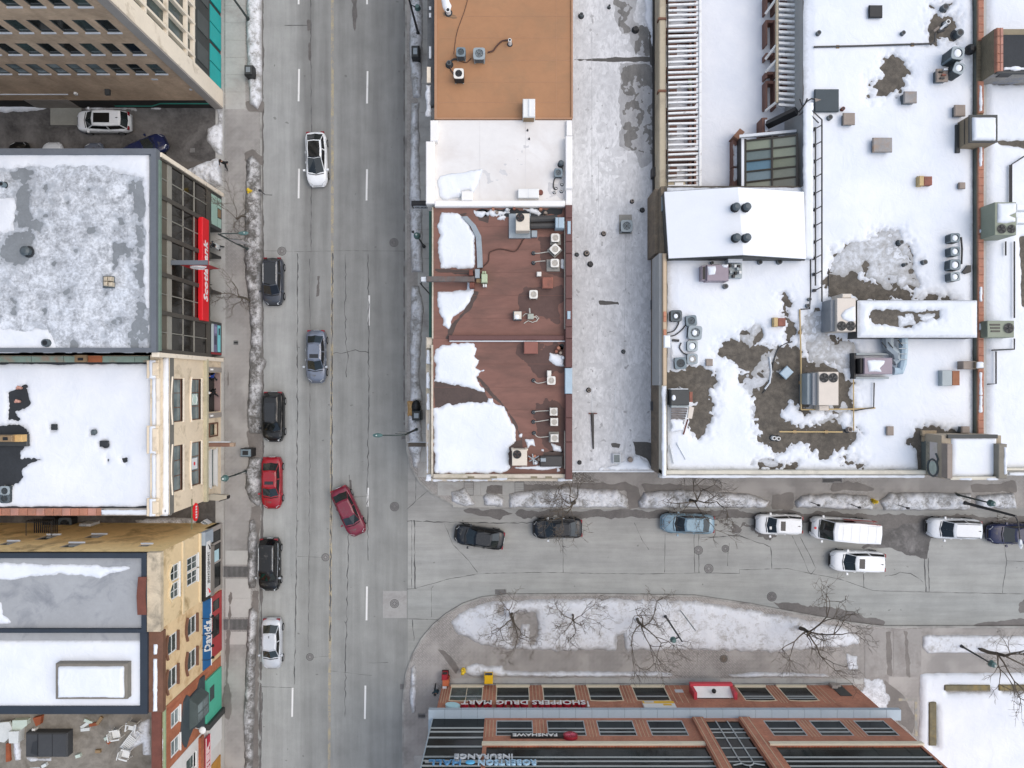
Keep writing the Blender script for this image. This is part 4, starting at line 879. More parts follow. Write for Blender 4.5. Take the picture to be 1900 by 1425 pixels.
# second ochre building
o2 = thing('ochre_arched_building', 'ochre building with brown window hoods over a blue awning', 'building', (Xo - 7, -21.3, 0))
h2 = [(-20.75, -19.3, 8.4, 9.9), (-23.4, -21.9, 8.4, 9.9), (-20.5, -19.05, 5.0, 6.6), (-23.3, -21.8, 5.0, 6.6)]
zo2 = 11.2
b = MB(); holewall(b, 'x', Xo - .02, yo[2], yo[1] - .001, 0, zo2 - .2, h2, .12, -1); b.box(-60, Xo - .4, yo[2], yo[1] - .06, 0, zo2 - .35); b.build('wall', mat('worn_ochre', 'dcc196', .9, .1, .4, .25, grime=('b08a5c', .4, .6)), o2)
for h_ in h2:
    window(o2, 'x', Xo - .02, (h_[0] + h_[1]) / 2, (h_[2] + h_[3]) / 2, h_[1] - h_[0], h_[3] - h_[2], M_WHITE, M_GLG, M_BROWNT, -1, mull=1, trans=2, fr=.09, depth=.1, silld=.2)
    tp(o2, 'window_hood', M_BROWNT, [(Xo + .08, h_[0] - .2 + (h_[1] - h_[0] + .4) * t, h_[3] + .1 + .28 * math.sin(math.pi * t)) for t in np.linspace(0, 1, 11)], .12, 6)
bp(o2, 'cornice', M_BROWNT, Xo - .8, Xo + .25, yo[2], yo[1] - .06, zo2 - .5, zo2 - .05)
cap(285, 1195, 292, 1215, zo2 - .05, .1, 61, kind='stuff', label='snow on the brown cornice'); cap(284, 1222, 292, 1320, zo2 - .05, .12, 62, kind='stuff', label='long snow strip on the brown cornice')
bp(o2, 'roof', M_MEMB, -60, Xo - .81, yo[2], yo[1] - .06, zo2 - .4, zo2 - .2)
b = MB(); b.box(Xo - 1.35, Xo - .81, yo[2] + .5, yo[1] - .06, zo2 - .2, zo2 + .15); b.box(-60, Xo - .81, yo[2] - .05, yo[2] + .5, zo2 - .2, zo2 + .15); b.build('parapet', M_NAVY, o2)
field_sheet('snow_cover', SNOW, [rect(-60, 1186, 271, 1323, zo2 - .2)], hard=rect(-60, 1188, 271, 1320, zo2 - .2), z=zo2 - .2, thick=.16, ramp_=.3, edge=.1, res=.16, seed=45, kind='stuff', label='smooth snow round the skylight box on the low roof')
sk = thing('skylight_box', 'long snow covered skylight box on the smooth white roof', 'skylight', (X(172, zo2), Y(1262, zo2), zo2 - .2))
b = MB(); b.bbox(X(105, 11.6), X(238, 11.6), Y(1296, 11.6), Y(1230, 11.6), zo2 - .2, 11.75, .05); b.build('curb', mat('weathered_curb', '78736a', .85, .15), sk)
field_sheet('snow_top', SNOW, [rect(105, 1238, 228, 1296, 11.95)], z=11.755, thick=.2, ramp_=.12, edge=.04, res=.1, seed=46, parent=sk, kind='stuff')
# blue awning + red front
aw = thing('blue_awning', 'blue shop awning lettered David\'s bistro', 'awning', (Xo + .3, -21.4, 2.6))
b = MB(); b.loft([[(Xo, -24.3), (Xo + .26, -24.2), (Xo + .26, -18.5), (Xo, -18.4)], [(Xo, -24.3), (Xo + .06, -24.3), (Xo + .06, -18.4), (Xo, -18.4)]], [2.7, 3.8]); b.build('canvas', mat('blue_canvas', '1d5c8e', .6, .12, .6), aw)
tp(aw, 'white_edge', M_WHITE, [(Xo + .27, -24.25, 2.7), (Xo + .27, -18.45, 2.7)], .05, 5)
t1 = put_text("David's", 1.15, M_WHITE, (Xo + .22, -21.55, 3.28), 'E', aw, width=2.7, shear=.3, bold=.02); t1.rotation_euler = (R(79), 0, R(90))
t2 = put_text('bistro', .5, M_WHITE, (Xo + .3, -20.35, 2.9), 'E', aw, width=1.3, bold=.006); t2.rotation_euler = (R(79), 0, R(90))
for y_ in (-19.8, -21.2, -22.3, -23.3):
    b = MB(); b.tube([(Xo + .02, y_, 4.0), (Xo + .55, y_, 4.0), (Xo + .7, y_, 3.6)], .025, 5); b.cyl(Xo + .7, y_, 3.4, 3.62, .14, .06, 10); b.build('gooseneck_lamp', M_BLACK, aw)
rf = bp(o2, 'red_shopfront', mat('red_shopfront_paint', 'a5393a', .55, .1), Xo - .01, Xo + .12, yo[2] + .5, yo[1] - .2, .1, 2.4)
b = MB(); b.box(Xo + .121, Xo + .14, -22.2, -20.4, .7, 2.1); b.box(Xo + .121, Xo + .14, -19.9, -19.0, .7, 2.0); b.build('shop_pane', M_GL, rf)
# ---------------------------------------------------------------- red brick building with dark bay
M_OBR = brick('orange_brick_wall', 'b5633f', 'a5552f', 'b08468', 'x', streak='8a4a34')
rb = thing('red_brick_building', 'orange brick building with dark bay window and turquoise shopfront', 'building', (Xo - 7, -26.9, 0))
zr2 = 10.6; yr0, yr1 = -29.4, -24.42
h3 = [(-26.55, -25.3, 8.0, 9.4), (-28.8, -27.5, 8.0, 9.4)]
b = MB(); holewall(b, 'x', Xo, yr0, yr1, 0, zr2, h3, .12, -1); b.box(Xo - .8, Xo - .4, yr0, yr1, 0, zr2 - .2); b.build('wall', M_OBR, rb)
for h_ in h3: window(rb, 'x', Xo, (h_[0] + h_[1]) / 2, (h_[2] + h_[3]) / 2, h_[1] - h_[0], h_[3] - h_[2], M_WHITE, M_GLP, M_WHITE, -1, trans=2, fr=.12, depth=.1)
bp(rb, 'parapet', M_RUST, Xo - .75, Xo - .05, yr0, yr1, zr2, zr2 + .25); bp(rb, 'green_cornice', mat('green_cornice_paint', '8fa07c', .75, .15), Xo - .45, Xo + .12, -40, yr1 + .1, zr2 - .22, zr2 - .01)
cap(297, 1342, 302, 1440, zr2 - .01, .08, 63, kind='stuff', label='snow on the green cornice')
b = MB(); prof = [(-29.3, 3.7), (-24.7, 3.7), (-24.7, 4.4), (-25.3, 4.9), (-25.4, 6.4), (-25.0, 6.9), (-25.3, 7.4), (-26.3, 7.6), (-27.6, 7.9), (-28.6, 7.5), (-29.1, 7.1), (-28.6, 6.6), (-28.2, 5.9), (-28.4, 5.0), (-29.2, 4.4)]
b.loft([[(Xo + .002, y, z) for y, z in prof], [(Xo + .16, y, z) for y, z in prof]], [0, 0]); b.build('scrolled_surround', mat('slate_paint', '3c464a', .7, .18, .8), rb)
b = MB(); b.loft([[(Xo + .1, -28.0), (Xo + .8, -27.5), (Xo + .8, -25.9), (Xo + .1, -25.4)]] * 2, [4.4, 6.6]); by = b.build('bay', mat('bay_frame', '4a5452', .6, .15), rb)
for (y0, y1) in ((-27.4, -26.75), (-26.65, -26.0)):
    for (z0, z1) in ((4.6, 5.5), (5.65, 6.5)):
        bp(by, 'bay_pane', M_GLP, Xo + .801, Xo + .82, y0, y1, z0, z1)
b = MB(); b.ball(Xo + .9, -28.3, 5.9, .3, 10, 6, sz=.4); b.tube([(Xo + .1, -28.3, 5.5), (Xo + .9, -28.3, 5.8)], .04, 5); b.build('lamp_dish', M_WHITE, rb)
tf = bp(rb, 'turquoise_front', mat('turquoise_shopfront', '4fb597', .5, .1, .6), Xo + .02, Xo + .18, -29.3, -25.3, .3, 3.4)
bp(tf, 'turquoise_notice', mat('dark_notice', '3d4a4a', .5, .3), Xo + .181, Xo + .2, -27.4, -26.2, 1.9, 2.8)
bp(rb, 'slate_divider', M_DKGREY, Xo + .0, Xo + .45, -29.5, -29.0, .2, 3.5)
wf = thing('white_front_building', 'white painted front with red lettered sign at the photo\'s lower left edge', 'building', (Xo - 5, -34, 0))
b = MB(); holewall(b, 'x', Xo, -42, yr0 - .02, 0, 9.6, [(-31.6, -30.4, 5.2, 6.8)], .3, -1); b.box(Xo - .8, Xo - .4, -42, yr0 - .02, 0, 9.4); b.build('wall', mat('white_brick', 'd5d2cc', .85, .08, .6), wf)
window(wf, 'x', Xo, -31.0, 6.0, 1.2, 1.6, M_WHITE, M_GLG, M_WHITE, -1, depth=.2)
bp(wf, 'brick_band', M_OBR, Xo + .0, Xo + .2, -42, -29.6, 3.95, 4.6)
bp(wf, 'white_sheet', M_WHITE, Xo + .0, Xo + .2, -31.8, -29.7, .3, 2.9); bp(wf, 'timber_panel', mat('amber_timber', 'b98538', .7, .2), Xo, Xo + .1, -36, -33.2, .3, 2.6)
rs = thing('red_lettered_sign', 'red shop sign with pale capitals at the lower left edge', 'sign', (Xo + .2, -33, 3))
bp(rs, 'panel', mat('crimson_sign', 'b51f38', .5, .1), Xo + .2, Xo + .32, -39, -30.0, 3.0, 3.85)
put_text('LIUC ASIER', .7, mat('pale_pink_letters', 'f0d4d2', .5, .05), (Xo + .33, -33.9, 3.42), 'E', rs, width=6.6, extrude=.02, bold=.02)
b = MB(); b.box(Xo + .32, Xo + .36, -39, -30.0, 2.94, 3.0); b.box(Xo + .32, Xo + .36, -39, -30, 3.85, 3.91); b.build('white_edge', M_WHITE, rs)
# ---------------------------------------------------------------- littered back roof, lower left
zt = 7.0
tr = thing('littered_flat_roof', 'dirty low flat roof with junk and white chairs behind the ochre building', 'roof', (X(100, zt), Y(1400, zt), 0))
bp(tr, 'roof_deck', mat('dirty_roof', '857f75', .95, .2, .35, .35, grime=('4e483c', .5, .4)), -60, Xo - .85, -42, yo[2] - .06, 0, zt)
bp(tr, 'brown_coping', M_RUST, Xo - .84, Xo - .5, -42, yr0 - .02, 9.4, 9.75)
ht = thing('roof_hatch', 'low dark roof hatch with dented lid among the junk', 'hatch', (X(86, zt), Y(1384, zt), zt))
b = MB(); b.bbox(X(46, 7.8), X(124, 7.8), Y(1406, 7.8), Y(1361, 7.8), zt, 7.75, .1); b.build('lid', mat('dark_felt', '3d3f41', .85, .15, .6), ht)
b = MB(); b.box(X(69, 7.8), X(70, 7.8), Y(1404, 7.8), Y(1363, 7.8), 7.752, 7.78); b.box(X(96, 7.8), X(96.6, 7.8), Y(1404, 7.8), Y(1363, 7.8), 7.752, 7.77); b.build('seam', M_BLACK, ht)
b = MB(); b.face((X(56, 7.8), Y(1398, 7.8), 7.77), (X(68, 7.8), Y(1402, 7.8), 7.77), (X(69, 7.8), Y(1374, 7.8), 7.77), (X(60, 7.8), Y(1378, 7.8), 7.77)); b.build('dent_shade', M_TAR, ht)  # flat darker face: the dent is only shade put into colour
def chair(u, v, rz, label, scale=1.25):
    x, y, _ = P(u, v, zt); t = thing('plastic_chair', label, 'chair', (0, 0, 0), 'white plastic chairs on the littered roof')
    m = mat('white_plastic', 'd9dad6', .5, .06)
    b = MB(); b.bbox(-.25, .25, -.25, .25, .4, .45, .03); b.build('seat', m, t)
    b = MB()
    for k in range(5): b.box(-.24 + k * .1, -.17 + k * .1, .25, .3, .45, .9)
    b.box(-.25, .25, .25, .3, .85, .92); b.build('backrest', m, t)
    for s_ in (-1, 1):
        bp(t, 'armrest', m, s_ * .3 - .04, s_ * .3 + .04, -.28, .28, .62, .66)
        for yy_ in (-.24, .24):
            tp(t, 'leg', m, [(s_ * .3, yy_ * 1.15, 0), (s_ * .27, yy_, .62)], .035, 5)
    t.location = (x, y, zt); t.rotation_euler = (0, 0, rz); t.scale = (scale,) * 3; return t
chair(222, 1356, R(100), 'upper left white plastic chair on the littered roof'); chair(252, 1342, R(-10), 'white plastic chair nearest the navy parapet'); chair(240, 1392, R(75), 'lowest white plastic chair on the littered roof')
t = thing('sun_lounger', 'white slatted sun lounger lying in the roof snow', 'lounger', (0, 0, 0)); m = MATS['white_plastic']
b = MB()
for k in range(9): b.box(-.28, .28, -.9 + k * .14, -.8 + k * .14, .28, .32)
b.build('slat_bed', m, t); b = MB(); b.box(-.34, -.28, -.95, .95, .24, .34); b.box(.28, .34, -.95, .95, .24, .34); b.box(-.28, .28, .89, .95, .24, .34); b.build('frame', m, t)
b = MB()
for sx in (-.3, .3):
    for sy in (-.8, .8): b.box(sx - .03, sx + .03, sy - .03, sy + .03, 0, .24)
b.build('legs', m, t); t.location = P(246, 1370, zt); t.rotation_euler = (0, 0, R(-38))
bank([[(250, 1352), (262, 1340), (278, 1333), (279, 1400), (266, 1400), (264, 1380), (240, 1392), (228, 1380), (236, 1370)], [(50, 1406), (95, 1406), (96, 1412), (56, 1412)], [(24, 1374), (38, 1374), (40, 1410), (28, 1412), (24, 1395)], [(55, 1424), (75, 1422), (78, 1440), (50, 1440)]], ISL, 'leftover snow on the littered roof', z=zt, seed=64, thick=.12, lump=.05, res=.08)
mj = [mat('sheet_plastic', 'c9cdca', .5, .12, 1), mat('pale_green_sheet', 'b9c6ba', .5, .12, 1), mat('junk_rust', '8c4a2a', .8, .3), M_TIMB]
def plate(name, pts, z0, z1, m, label, cat, **kw): b = MB(); b.prism(XY(pts, zt), z0, z1); return single(b, name, m, label, cat, **kw)
plate('plastic_sheet', [(2, 1336), (25, 1334), (30, 1345), (28, 1360), (16, 1372), (2, 1370)], zt + .3, zt + .5, mj[0], 'crumpled white plastic sheet at the left edge of the littered roof', 'junk')
plate('plastic_tub', [(27, 1350), (46, 1349), (45, 1371), (28, 1371)], zt, zt + .7, mj[0], 'pale square tub beside the crumpled sheet', 'tub')
plate('sheet_pile', [(30, 1332), (57, 1331), (57, 1341), (46, 1349), (30, 1349)], zt, zt + .45, mj[1], 'pale greenish sheets piled by the navy parapet', 'junk')
plate('rusty_scrap', [(66, 1329), (82, 1325), (80, 1340), (72, 1344)], zt, zt + .35, mj[2], 'orange rusty scrap beside the sheet pile', 'junk')
plate('white_bucket', [(65, 1348), (71, 1348), (71, 1356), (65, 1356)], zt, zt + .4, M_WHITE, 'small white bucket on the littered roof', 'bucket'); plate('rusty_pipe', [(14, 1378), (20, 1376), (22, 1410), (14, 1412)], zt, zt + .2, mj[2], 'rusty pipe lying at the left edge of the littered roof', 'pipe')
for n_, (u, v, a) in enumerate(((158, 1345, .6), (165, 1338, -.4), (175, 1343, .2), (186, 1336, 1.0), (160, 1352, .1), (200, 1368, .5), (205, 1374, .9), (184, 1392, 0), (85, 1418, .5), (148, 1400, .3))):
    x, y, _ = P(u, v, zt); q = MB(); c, s_ = math.cos(a), math.sin(a); L_, W_ = (.35, .12) if n_ < 5 else (.2, .12)
    q.prism([(x + c * L_ - s_ * W_, y + s_ * L_ + c * W_), (x - c * L_ - s_ * W_, y - s_ * L_ + c * W_), (x - c * L_ + s_ * W_, y - s_ * L_ - c * W_), (x + c * L_ + s_ * W_, y + s_ * L_ - c * W_)], zt, zt + .1 + .02 * n_)
    single(q, 'scrap', mj[n_ % 4], ('bleached', 'greenish', 'rusty', 'brown')[n_ % 4] + ' scrap of board ' + ('at the top by the navy parapet, left', 'at the top by the navy parapet, second', 'at the top by the navy parapet, third', 'at the top by the navy parapet, right', 'below the other boards of the parapet heap', 'left of the plastic chairs', 'between the plastic chairs and the heap', 'in the bare middle of the littered roof', 'below the dark roof hatch', 'right of the dark roof hatch')[n_], 'junk', 'scraps on the littered roof')
# ============================================================ ROOFTOP EQUIPMENT BUILDERS
M_CONDG = mat('condenser_grey', '8f999c', .5, .12, 2, world=False); M_CONDW = mat('condenser_white', 'd8d4cb', .5, .08, 2, world=False); M_CONDB = mat('condenser_beige', 'cfc5b4', .55, .08, 2, world=False)
M_CONDD = mat('condenser_dark', '4c5559', .5, .2, 2, world=False); M_CONDT = mat('condenser_bluegrey', '6c7a80', .5, .15, 2, world=False); M_FAN = mat('fan_black', '17191a', .5, .3, world=False); M_BLADE = mat('fan_blade', '5c5a57', .5, .2, world=False)
M_GUARD = mat('fan_guard', 'b9b4aa', .5, .1, world=False); M_LOUV = mat('coil_fins', '2c3032', .6, .3, 4, world=False); M_PADC = mat('pad_concrete', '8f8d86', .9, .15, world=False); M_BLADER = mat('fan_blade_brown', '5c4238', .5, .2, world=False)
M_GALV = mat('galvanised', '8e979c', .45, .15, 1.5, metal=.4); M_GALVB = mat('pale_blue_metal', '9fb2bd', .45, .1, 1.5); M_RUSTBOX = mat('rusty_box', '8d5a4a', .8, .2, 1.5, grime=('6a4a40', .4, 2)); M_TAN = mat('tan_box', '8f8378', .8, .15, 1.5); M_PIPEY = mat('yellow_gas_pipe', 'b9a070', .6, .15); M_PIPED = mat('dark_pipe', '3d3b39', .6, .2); M_PIPEB = mat('brown_hose', '4c332a', .7, .2); M_PIPEW = mat('pale_hose', 'b5b2a8', .6, .15)
def octa(w_, c):
    h = w_ / 2; return [(-h + c, -h), (h - c, -h), (h, -h + c), (h, h - c), (h - c, h), (-h + c, h), (-h, h - c), (-h, -h + c)]
CC = {}
def condenser(u, v, z, w_, h_, body, top, style, label, rot=0.0, snow=0, pad=None, group='air conditioning condensers on the roofs'):
    """u,v = centre of the top of the unit in the photo"""
    x, y, _ = P(u, v, z + h_); key = (w_, h_, body.name, top.name, style, snow, pad)
    loc = (x, y, z)
    if key in CC: return dup(CC[key], loc, rot, label, group)
    t = thing('condenser_unit', label, 'air conditioner', (0, 0, 0), group); CC[key] = t
    b = MB(); b.loft([octa(w_, .07)] * 2, [.08, h_ - .07]); b.build('cabinet', body, t)
    b = MB()
    for k in range(int(h_ / .13)):
        zz = .16 + k * .12
        for s_ in (-1, 1):
            b.box(-w_ * .38, w_ * .38, s_ * (w_ / 2 + .004) - .006, s_ * (w_ / 2 + .004) + .006, zz, zz + .06); b.box(s_ * (w_ / 2 + .004) - .006, s_ * (w_ / 2 + .004) + .006, -w_ * .38, w_ * .38, zz, zz + .06)
    b.build('coil_louvre', M_LOUV, t)
    b = MB(); r = w_ * .37; o8 = octa(w_ + .03, .1)
    n = 24; ring = [(r * math.cos(2 * math.pi * k / n), r * math.sin(2 * math.pi * k / n)) for k in range(n)]
    def sq(k):
        a = 2 * math.pi * k / n; c, s_ = math.cos(a), math.sin(a); m_ = (w_ + .03) / 2 / max(abs(c), abs(s_)); m_ = min(m_, (w_ + .03) / 2 * 1.27); return (c * m_, s_ * m_)
    outer = [sq(k) for k in range(n)]
    for k in range(n):
        q = (k + 1) % n
        b.face((*ring[k], h_), (*outer[k], h_ - .015), (*outer[q], h_ - .015), (*ring[q], h_)); b.face((*outer[k], h_ - .015), (*outer[k], h_ - .09), (*outer[q], h_ - .09), (*outer[q], h_ - .015)); b.face((*ring[k], h_), (*ring[q], h_), (*ring[q], h_ - .12), (*ring[k], h_ - .12))
    tc = b.build('top_cover', top, t)
    b = MB(); b.disc(0, 0, h_ - .115, 0, r, n); b.build('fan_well', M_FAN if style != 'light' else mat('pale_fan_well', '8a867e', .6, .15, world=False), t)
    b = MB(); nb = 4
    for k in range(nb):
        a = 2 * math.pi * k / nb + .3; c, s_ = math.cos(a), math.sin(a); c2, s2 = math.cos(a + .75), math.sin(a + .75)
        b.face((c * .06, s_ * .06, h_ - .09), (c * r * .92, s_ * r * .92, h_ - .1), (c2 * r * .92, s2 * r * .92, h_ - .06), (c2 * .06, s2 * .06, h_ - .06))
    b.cyl(0, 0, h_ - .1, h_ - .03, r * .2, r * .16, 10); b.build('fan', {'light': M_GUARD, 'brown': M_BLADER}.get(style, M_BLADE), t)
    b = MB()
    for rr in ((.3, .48, .66, .84) if style == 'light' else (.5, .8)): b.disc(0, 0, h_ - .008, r * rr - .012, r * rr + .012, n)
    for k in range(4):
        a = math.pi * k / 4; c, s_ = math.cos(a), math.sin(a); b.tube([(-c * r, -s_ * r, h_ - .006), (c * r, s_ * r, h_ - .006)], .008, 3)
    if style == 'light': b.disc(0, 0, h_ - .006, 0, r * .24, 12)
    b.build('fan_guard', M_GUARD if style == 'light' else M_LOUV, t)
    b = MB()
    if pad: b.bbox(-w_ / 2 - pad[0], w_ / 2 + pad[1], -w_ / 2 - pad[2], w_ / 2 + pad[3], 0, .1, .02)
    else:
        for sx in (-1, 1): b.box(sx * w_ * .4 - .05, sx * w_ * .4 + .05, -w_ * .55, w_ * .55, 0, .08)
    b.build('pad' if pad else 'feet', M_PADC, t)
    if snow:
        b = MB(); b.ball(-.04, -.02, h_ - .02, r * (.95 if snow == 1 else .6), 12, 6, sz=.22, sx=.9); b.build('snow_on_fan', SNOWB, t, smooth=True)['kind'] = 'stuff'
    t.location = loc; t.rotation_euler = (0, 0, rot); return t
def fan_on(parent, x, y, z, r, blade=None):
    b = MB(); b.disc(x, y, z + .006, 0, r, 22); b.build('fan_well', M_FAN, parent)
    b = MB()
    for k in range(4):
        a = 2 * math.pi * k / 4 + x; c, s_ = math.cos(a), math.sin(a); c2, s2 = math.cos(a + .7), math.sin(a + .7)
        b.face((x + c * .06, y + s_ * .06, z + .02), (x + c * r * .9, y + s_ * r * .9, z + .014), (x + c2 * r * .9, y + s2 * r * .9, z + .05), (x + c2 * .06, y + s2 * .06, z + .05))
    b.cyl(x, y, z, z + .07, r * .2, r * .15, 10); b.build('fan', blade or M_BLADE, parent)
    b = MB()
    b.disc(x, y, z + .075, r * .93, r * 1.06, 22)
    for rr in (.45, .72): b.disc(x, y, z + .075, r * rr - .012, r * rr + .012, 20)
    for k in range(4): a = math.pi * k / 4; b.tube([(x - math.cos(a) * r, y - math.sin(a) * r, z + .075), (x + math.cos(a) * r, y + math.sin(a) * r, z + .075)], .008, 3)
    b.build('fan_guard', M_LOUV, parent)
def pixbox(mb, u0, v0, u1, v1, ztop, zbot, b=.0):
    if b: mb.bbox(X(u0, ztop), X(u1, ztop), Y(v1, ztop), Y(v0, ztop), zbot, ztop, b)
    else: mb.box(X(u0, ztop), X(u1, ztop), Y(v1, ztop), Y(v0, ztop), zbot, ztop)
    return mb
def pb(parent, name, m, *a):
    return pixbox(MB(), *a).build(name, m, parent)
def hood(u0, v0, u1, v1, z, h_, m, label, cat='roof vent', name='roof_hood', rot=0, group=None):
    """curbed metal hood with an overhanging lid"""
    zt_ = z + h_; x0, x1, y0, y1 = X(u0, zt_), X(u1, zt_), Y(v1, zt_), Y(v0, zt_); cx, cy = (x0 + x1) / 2, (y0 + y1) / 2
    t = thing(name, label, cat, (cx, cy, z), group); w_, d_ = (x1 - x0) / 2, (y1 - y0) / 2
    bp(t, 'curb', M_CONDD, cx - w_ * .82, cx + w_ * .82, cy - d_ * .82, cy + d_ * .82, z - .02, zt_ - .12)
    b = MB(); b.bbox(cx - w_, cx + w_, cy - d_, cy + d_, zt_ - .16, zt_, .05); b.build('lid', m, t)
    t.rotation_euler = (0, 0, rot); return t
def vent(u, v, z, r, h_, m, label, name='vent_pipe', cat='vent pipe', capr=None, group='small pipes and vents on the roofs'):
    x, y, _ = P(u, v, z + h_); t = thing(name, label, cat, (x, y, z), group)
    b = MB(); b.cyl(x, y, z - .02, z + .05, r * 1.7, r * 1.3, 12); b.build('flange', M_TAR, t)
    b = MB(); b.cyl(x, y, z, z + h_, r, r * .95, 12); b.build('pipe', m, t)
    b = MB()
    if capr: b.cyl(x, y, z + h_ - .02, z + h_ + .1, capr, capr * .5, 14)
    else: b.disc(x, y, z + h_ + .004, 0, r * .65, 10)
    b.build('cowl' if capr else 'bore', m if capr else M_BLACK, t); return t
def line(pts, r, m, label, name='pipe_run', cat='pipe', z=None, group=None, clips=0):
    pp = [P(*p) if len(p) == 3 else P(p[0], p[1], z) for p in pts]
    if not clips:
        b = MB(); b.tube(pp, r, 5); return single(b, name, m, label, cat, group)
    t = thing(name, label, cat, pp[0], group); tp(t, 'pipe', m, pp, r, 6)
    for i in range(len(pp) - 1):
        a, c = Vector(pp[i]), Vector(pp[i + 1]); n_ = int((c - a).length / clips)
        for k in range(n_):
            p = a.lerp(c, (k + .5) / n_); bp(t, 'support_block', M_TIMB, p.x - .12, p.x + .12, p.y - .12, p.y + .12, p.z - r - .12, p.z - r * .4)
    return t
def hose(pts, z, r, m, label, name='hose'):
    """smooth curve through pixel points lying at height z"""
    q = [Vector(P(u, v, z)) for u, v in pts]; out = []
    for i in range(len(q) - 1):
        p0, p1, p2, p3 = q[max(i - 1, 0)], q[i], q[i + 1], q[min(i + 2, len(q) - 1)]
        for k in range(6):
            t = k / 6; out.append(.5 * ((2 * p1) + (p2 - p0) * t + (2 * p0 - 5 * p1 + 4 * p2 - p3) * t * t + (3 * p1 - p0 - 3 * p2 + p3) * t ** 3))
    out.append(q[-1]); b = MB(); b.tube(out, r, 5); return single(b, name, m, label, 'hose', 'hoses and cables on the roofs')
# ============================================================ MIDDLE ROW OF ROOFS
M_ORANGE = mat('orange_roof_coating', (.36, .185, .09), .8, .08, .25, .08, grime=((.29, .165, .085), .4, .3)); M_ORANGED = mat('orange_roof_edge', (.38, .21, .12), .8, .1, .5)
M_WROOF = mat('white_roof_coating', (.70, .68, .65), .75, .05, .25, .08, grime=((.60, .56, .52), .45, .2)); M_WPAR = mat('white_parapet', (.78, .76, .73), .75, .05, .6)
M_REDR = mat('red_brown_roof', (.205, .102, .078), .85, .18, .25, .15, stretch=(.5, 1.6, 1), grime=((.12, .068, .053), .5, .35)); M_REDP = mat('red_brown_parapet', (.125, .06, .052), .8, .14, .5)
M_WETR = mat('wet_red_roof', (.065, .042, .034), .6, .3, .8); M_STUC = mat('lichen_cornice', (.55, .49, .40), .85, .12, .7, .2, grime=((.33, .30, .2), .4, .9)); M_GREENP = mat('green_paint', (.03, .12, .085), .6, .12)
zm = 8.8
b1 = thing('orange_roof_building', 'building with plain orange coated roof beside the main street', 'building', (X(930, zm), Y(80, zm), 0))
bp(b1, 'wall', mat('plain_side_wall', '7a6a5e', .9, .15), X(808, zm), X(1061, zm), Y(219, zm), Y(-300, zm), 0, zm - .05)
bp(b1, 'roof', M_ORANGE, X(808, zm), X(1061, zm), Y(219, zm), Y(-300, zm), zm - .049, zm)
b = MB(); z = zm + .12; b.box(X(806, z), X(811, z), Y(221, z), Y(-300, z), zm - .3, z); b.box(X(811, z) + .001, X(1062, z), Y(221, z), Y(218, z), zm - .3, z - .003); b.box(X(1060, z), X(1063, z), Y(218, z) + .001, Y(-300, z), zm - .3, z); b.build('edge_trim', M_ORANGED, b1)
bp(b1, 'street_ledge', mat('slate_ledge', '55585a', .8, .2, .8, .2, grime=('34322f', .4, 1.0)), X(793, 8.2), X(807, 8.2), Y(196, 8.2), Y(-300, 8.2), 7.7, 8.2)
for v0, v1, w_ in ((12, 18, 4), (24, 32, 4), (86, 108, 4)):
    bp(b1, 'ledge_strip', M_WSILL, X(796, 8.3), X(796 + w_, 8.3), Y(v1, 8.3), Y(v0, 8.3), 8.201, 8.3)
bp(b1, 'ledge_cap', M_CREAM, X(792, 8.4), X(799, 8.4), Y(153, 8.4), Y(124, 8.4), 8.0, 8.4)
cap(790, 158, 799, 216, 8.2, .12, 71, edge=.12, kind='stuff', label='snow on the street ledge of the orange roof', m=SNOWT)
for v in (-10, 30, 70, 112, 152, 190): 
    bp(b1, 'lap_seam', M_ORANGED, X(815, zm), X(1058, zm), Y(v + .6, zm), Y(v, zm), zm + .001, zm + .012)
bp(b1, 'lap_seam', M_ORANGED, X(1032, zm), X(1032.6, zm), Y(216, zm), Y(-200, zm), zm + .001, zm + .011)
condenser(855, 96, zm, .68, .85, M_CONDT, M_CONDT, 'dark', 'small blue grey condenser nearest the street ledge on the orange roof'); condenser(889, 99, zm, .88, .75, M_CONDG, M_CONDG, 'dark', 'larger pale grey condenser on the orange roof')
condenser(851, 136, zm, .74, 1.0, M_FAN, M_CONDW, 'brown', 'black bodied condenser with white top on the orange roof')
vent(946, 74, zm, .14, .7, M_WHITE, 'white gooseneck pipe at the end of a brown hose on the orange roof'); vent(833, 116, zm, .2, .4, M_CONDD, 'dark vent where two hoses meet on the orange roof'); vent(831, 18, zm, .2, .5, M_WHITE, 'white topped vent in the snow patch of the orange roof')
hose([(905, 97), (915, 94), (922, 85), (932, 76), (945, 74)], zm + .1, .06, M_PIPEB, 'brown hose curving to the white gooseneck on the orange roof'); hose([(834, 116), (842, 110), (852, 111), (858, 107)], zm + .1, .07, M_PIPED, 'dark hose to the small condenser on the orange roof'); hose([(834, 118), (837, 130), (844, 139)], zm + .08, .05, M_PIPEB, 'hose to the black bodied condenser on the orange roof')
hose([(870, -10), (862, 20), (848, 60), (842, 100)], zm + .04, .025, M_PIPEB, 'thin cable crossing the orange roof'); hose([(852, 113), (865, 116), (874, 108)], zm + .04, .03, M_PIPEB, 'thin cable between the two grey condensers')
t = thing('roof_hatch', 'white ridged hatch at the lower edge of the orange roof', 'hatch', (X(981, zm), Y(200, zm), zm)); pb(t, 'box', M_WHITE, 970, 183, 993, 217, 9.7, zm, .05)
pb(t, 'ridge', M_WSILL, 980.5, 183.5, 982.5, 216, 9.76, 9.701); pb(t, 'wood_trim', M_TIMB, 971, 217.4, 991, 220, 9.5, zm)
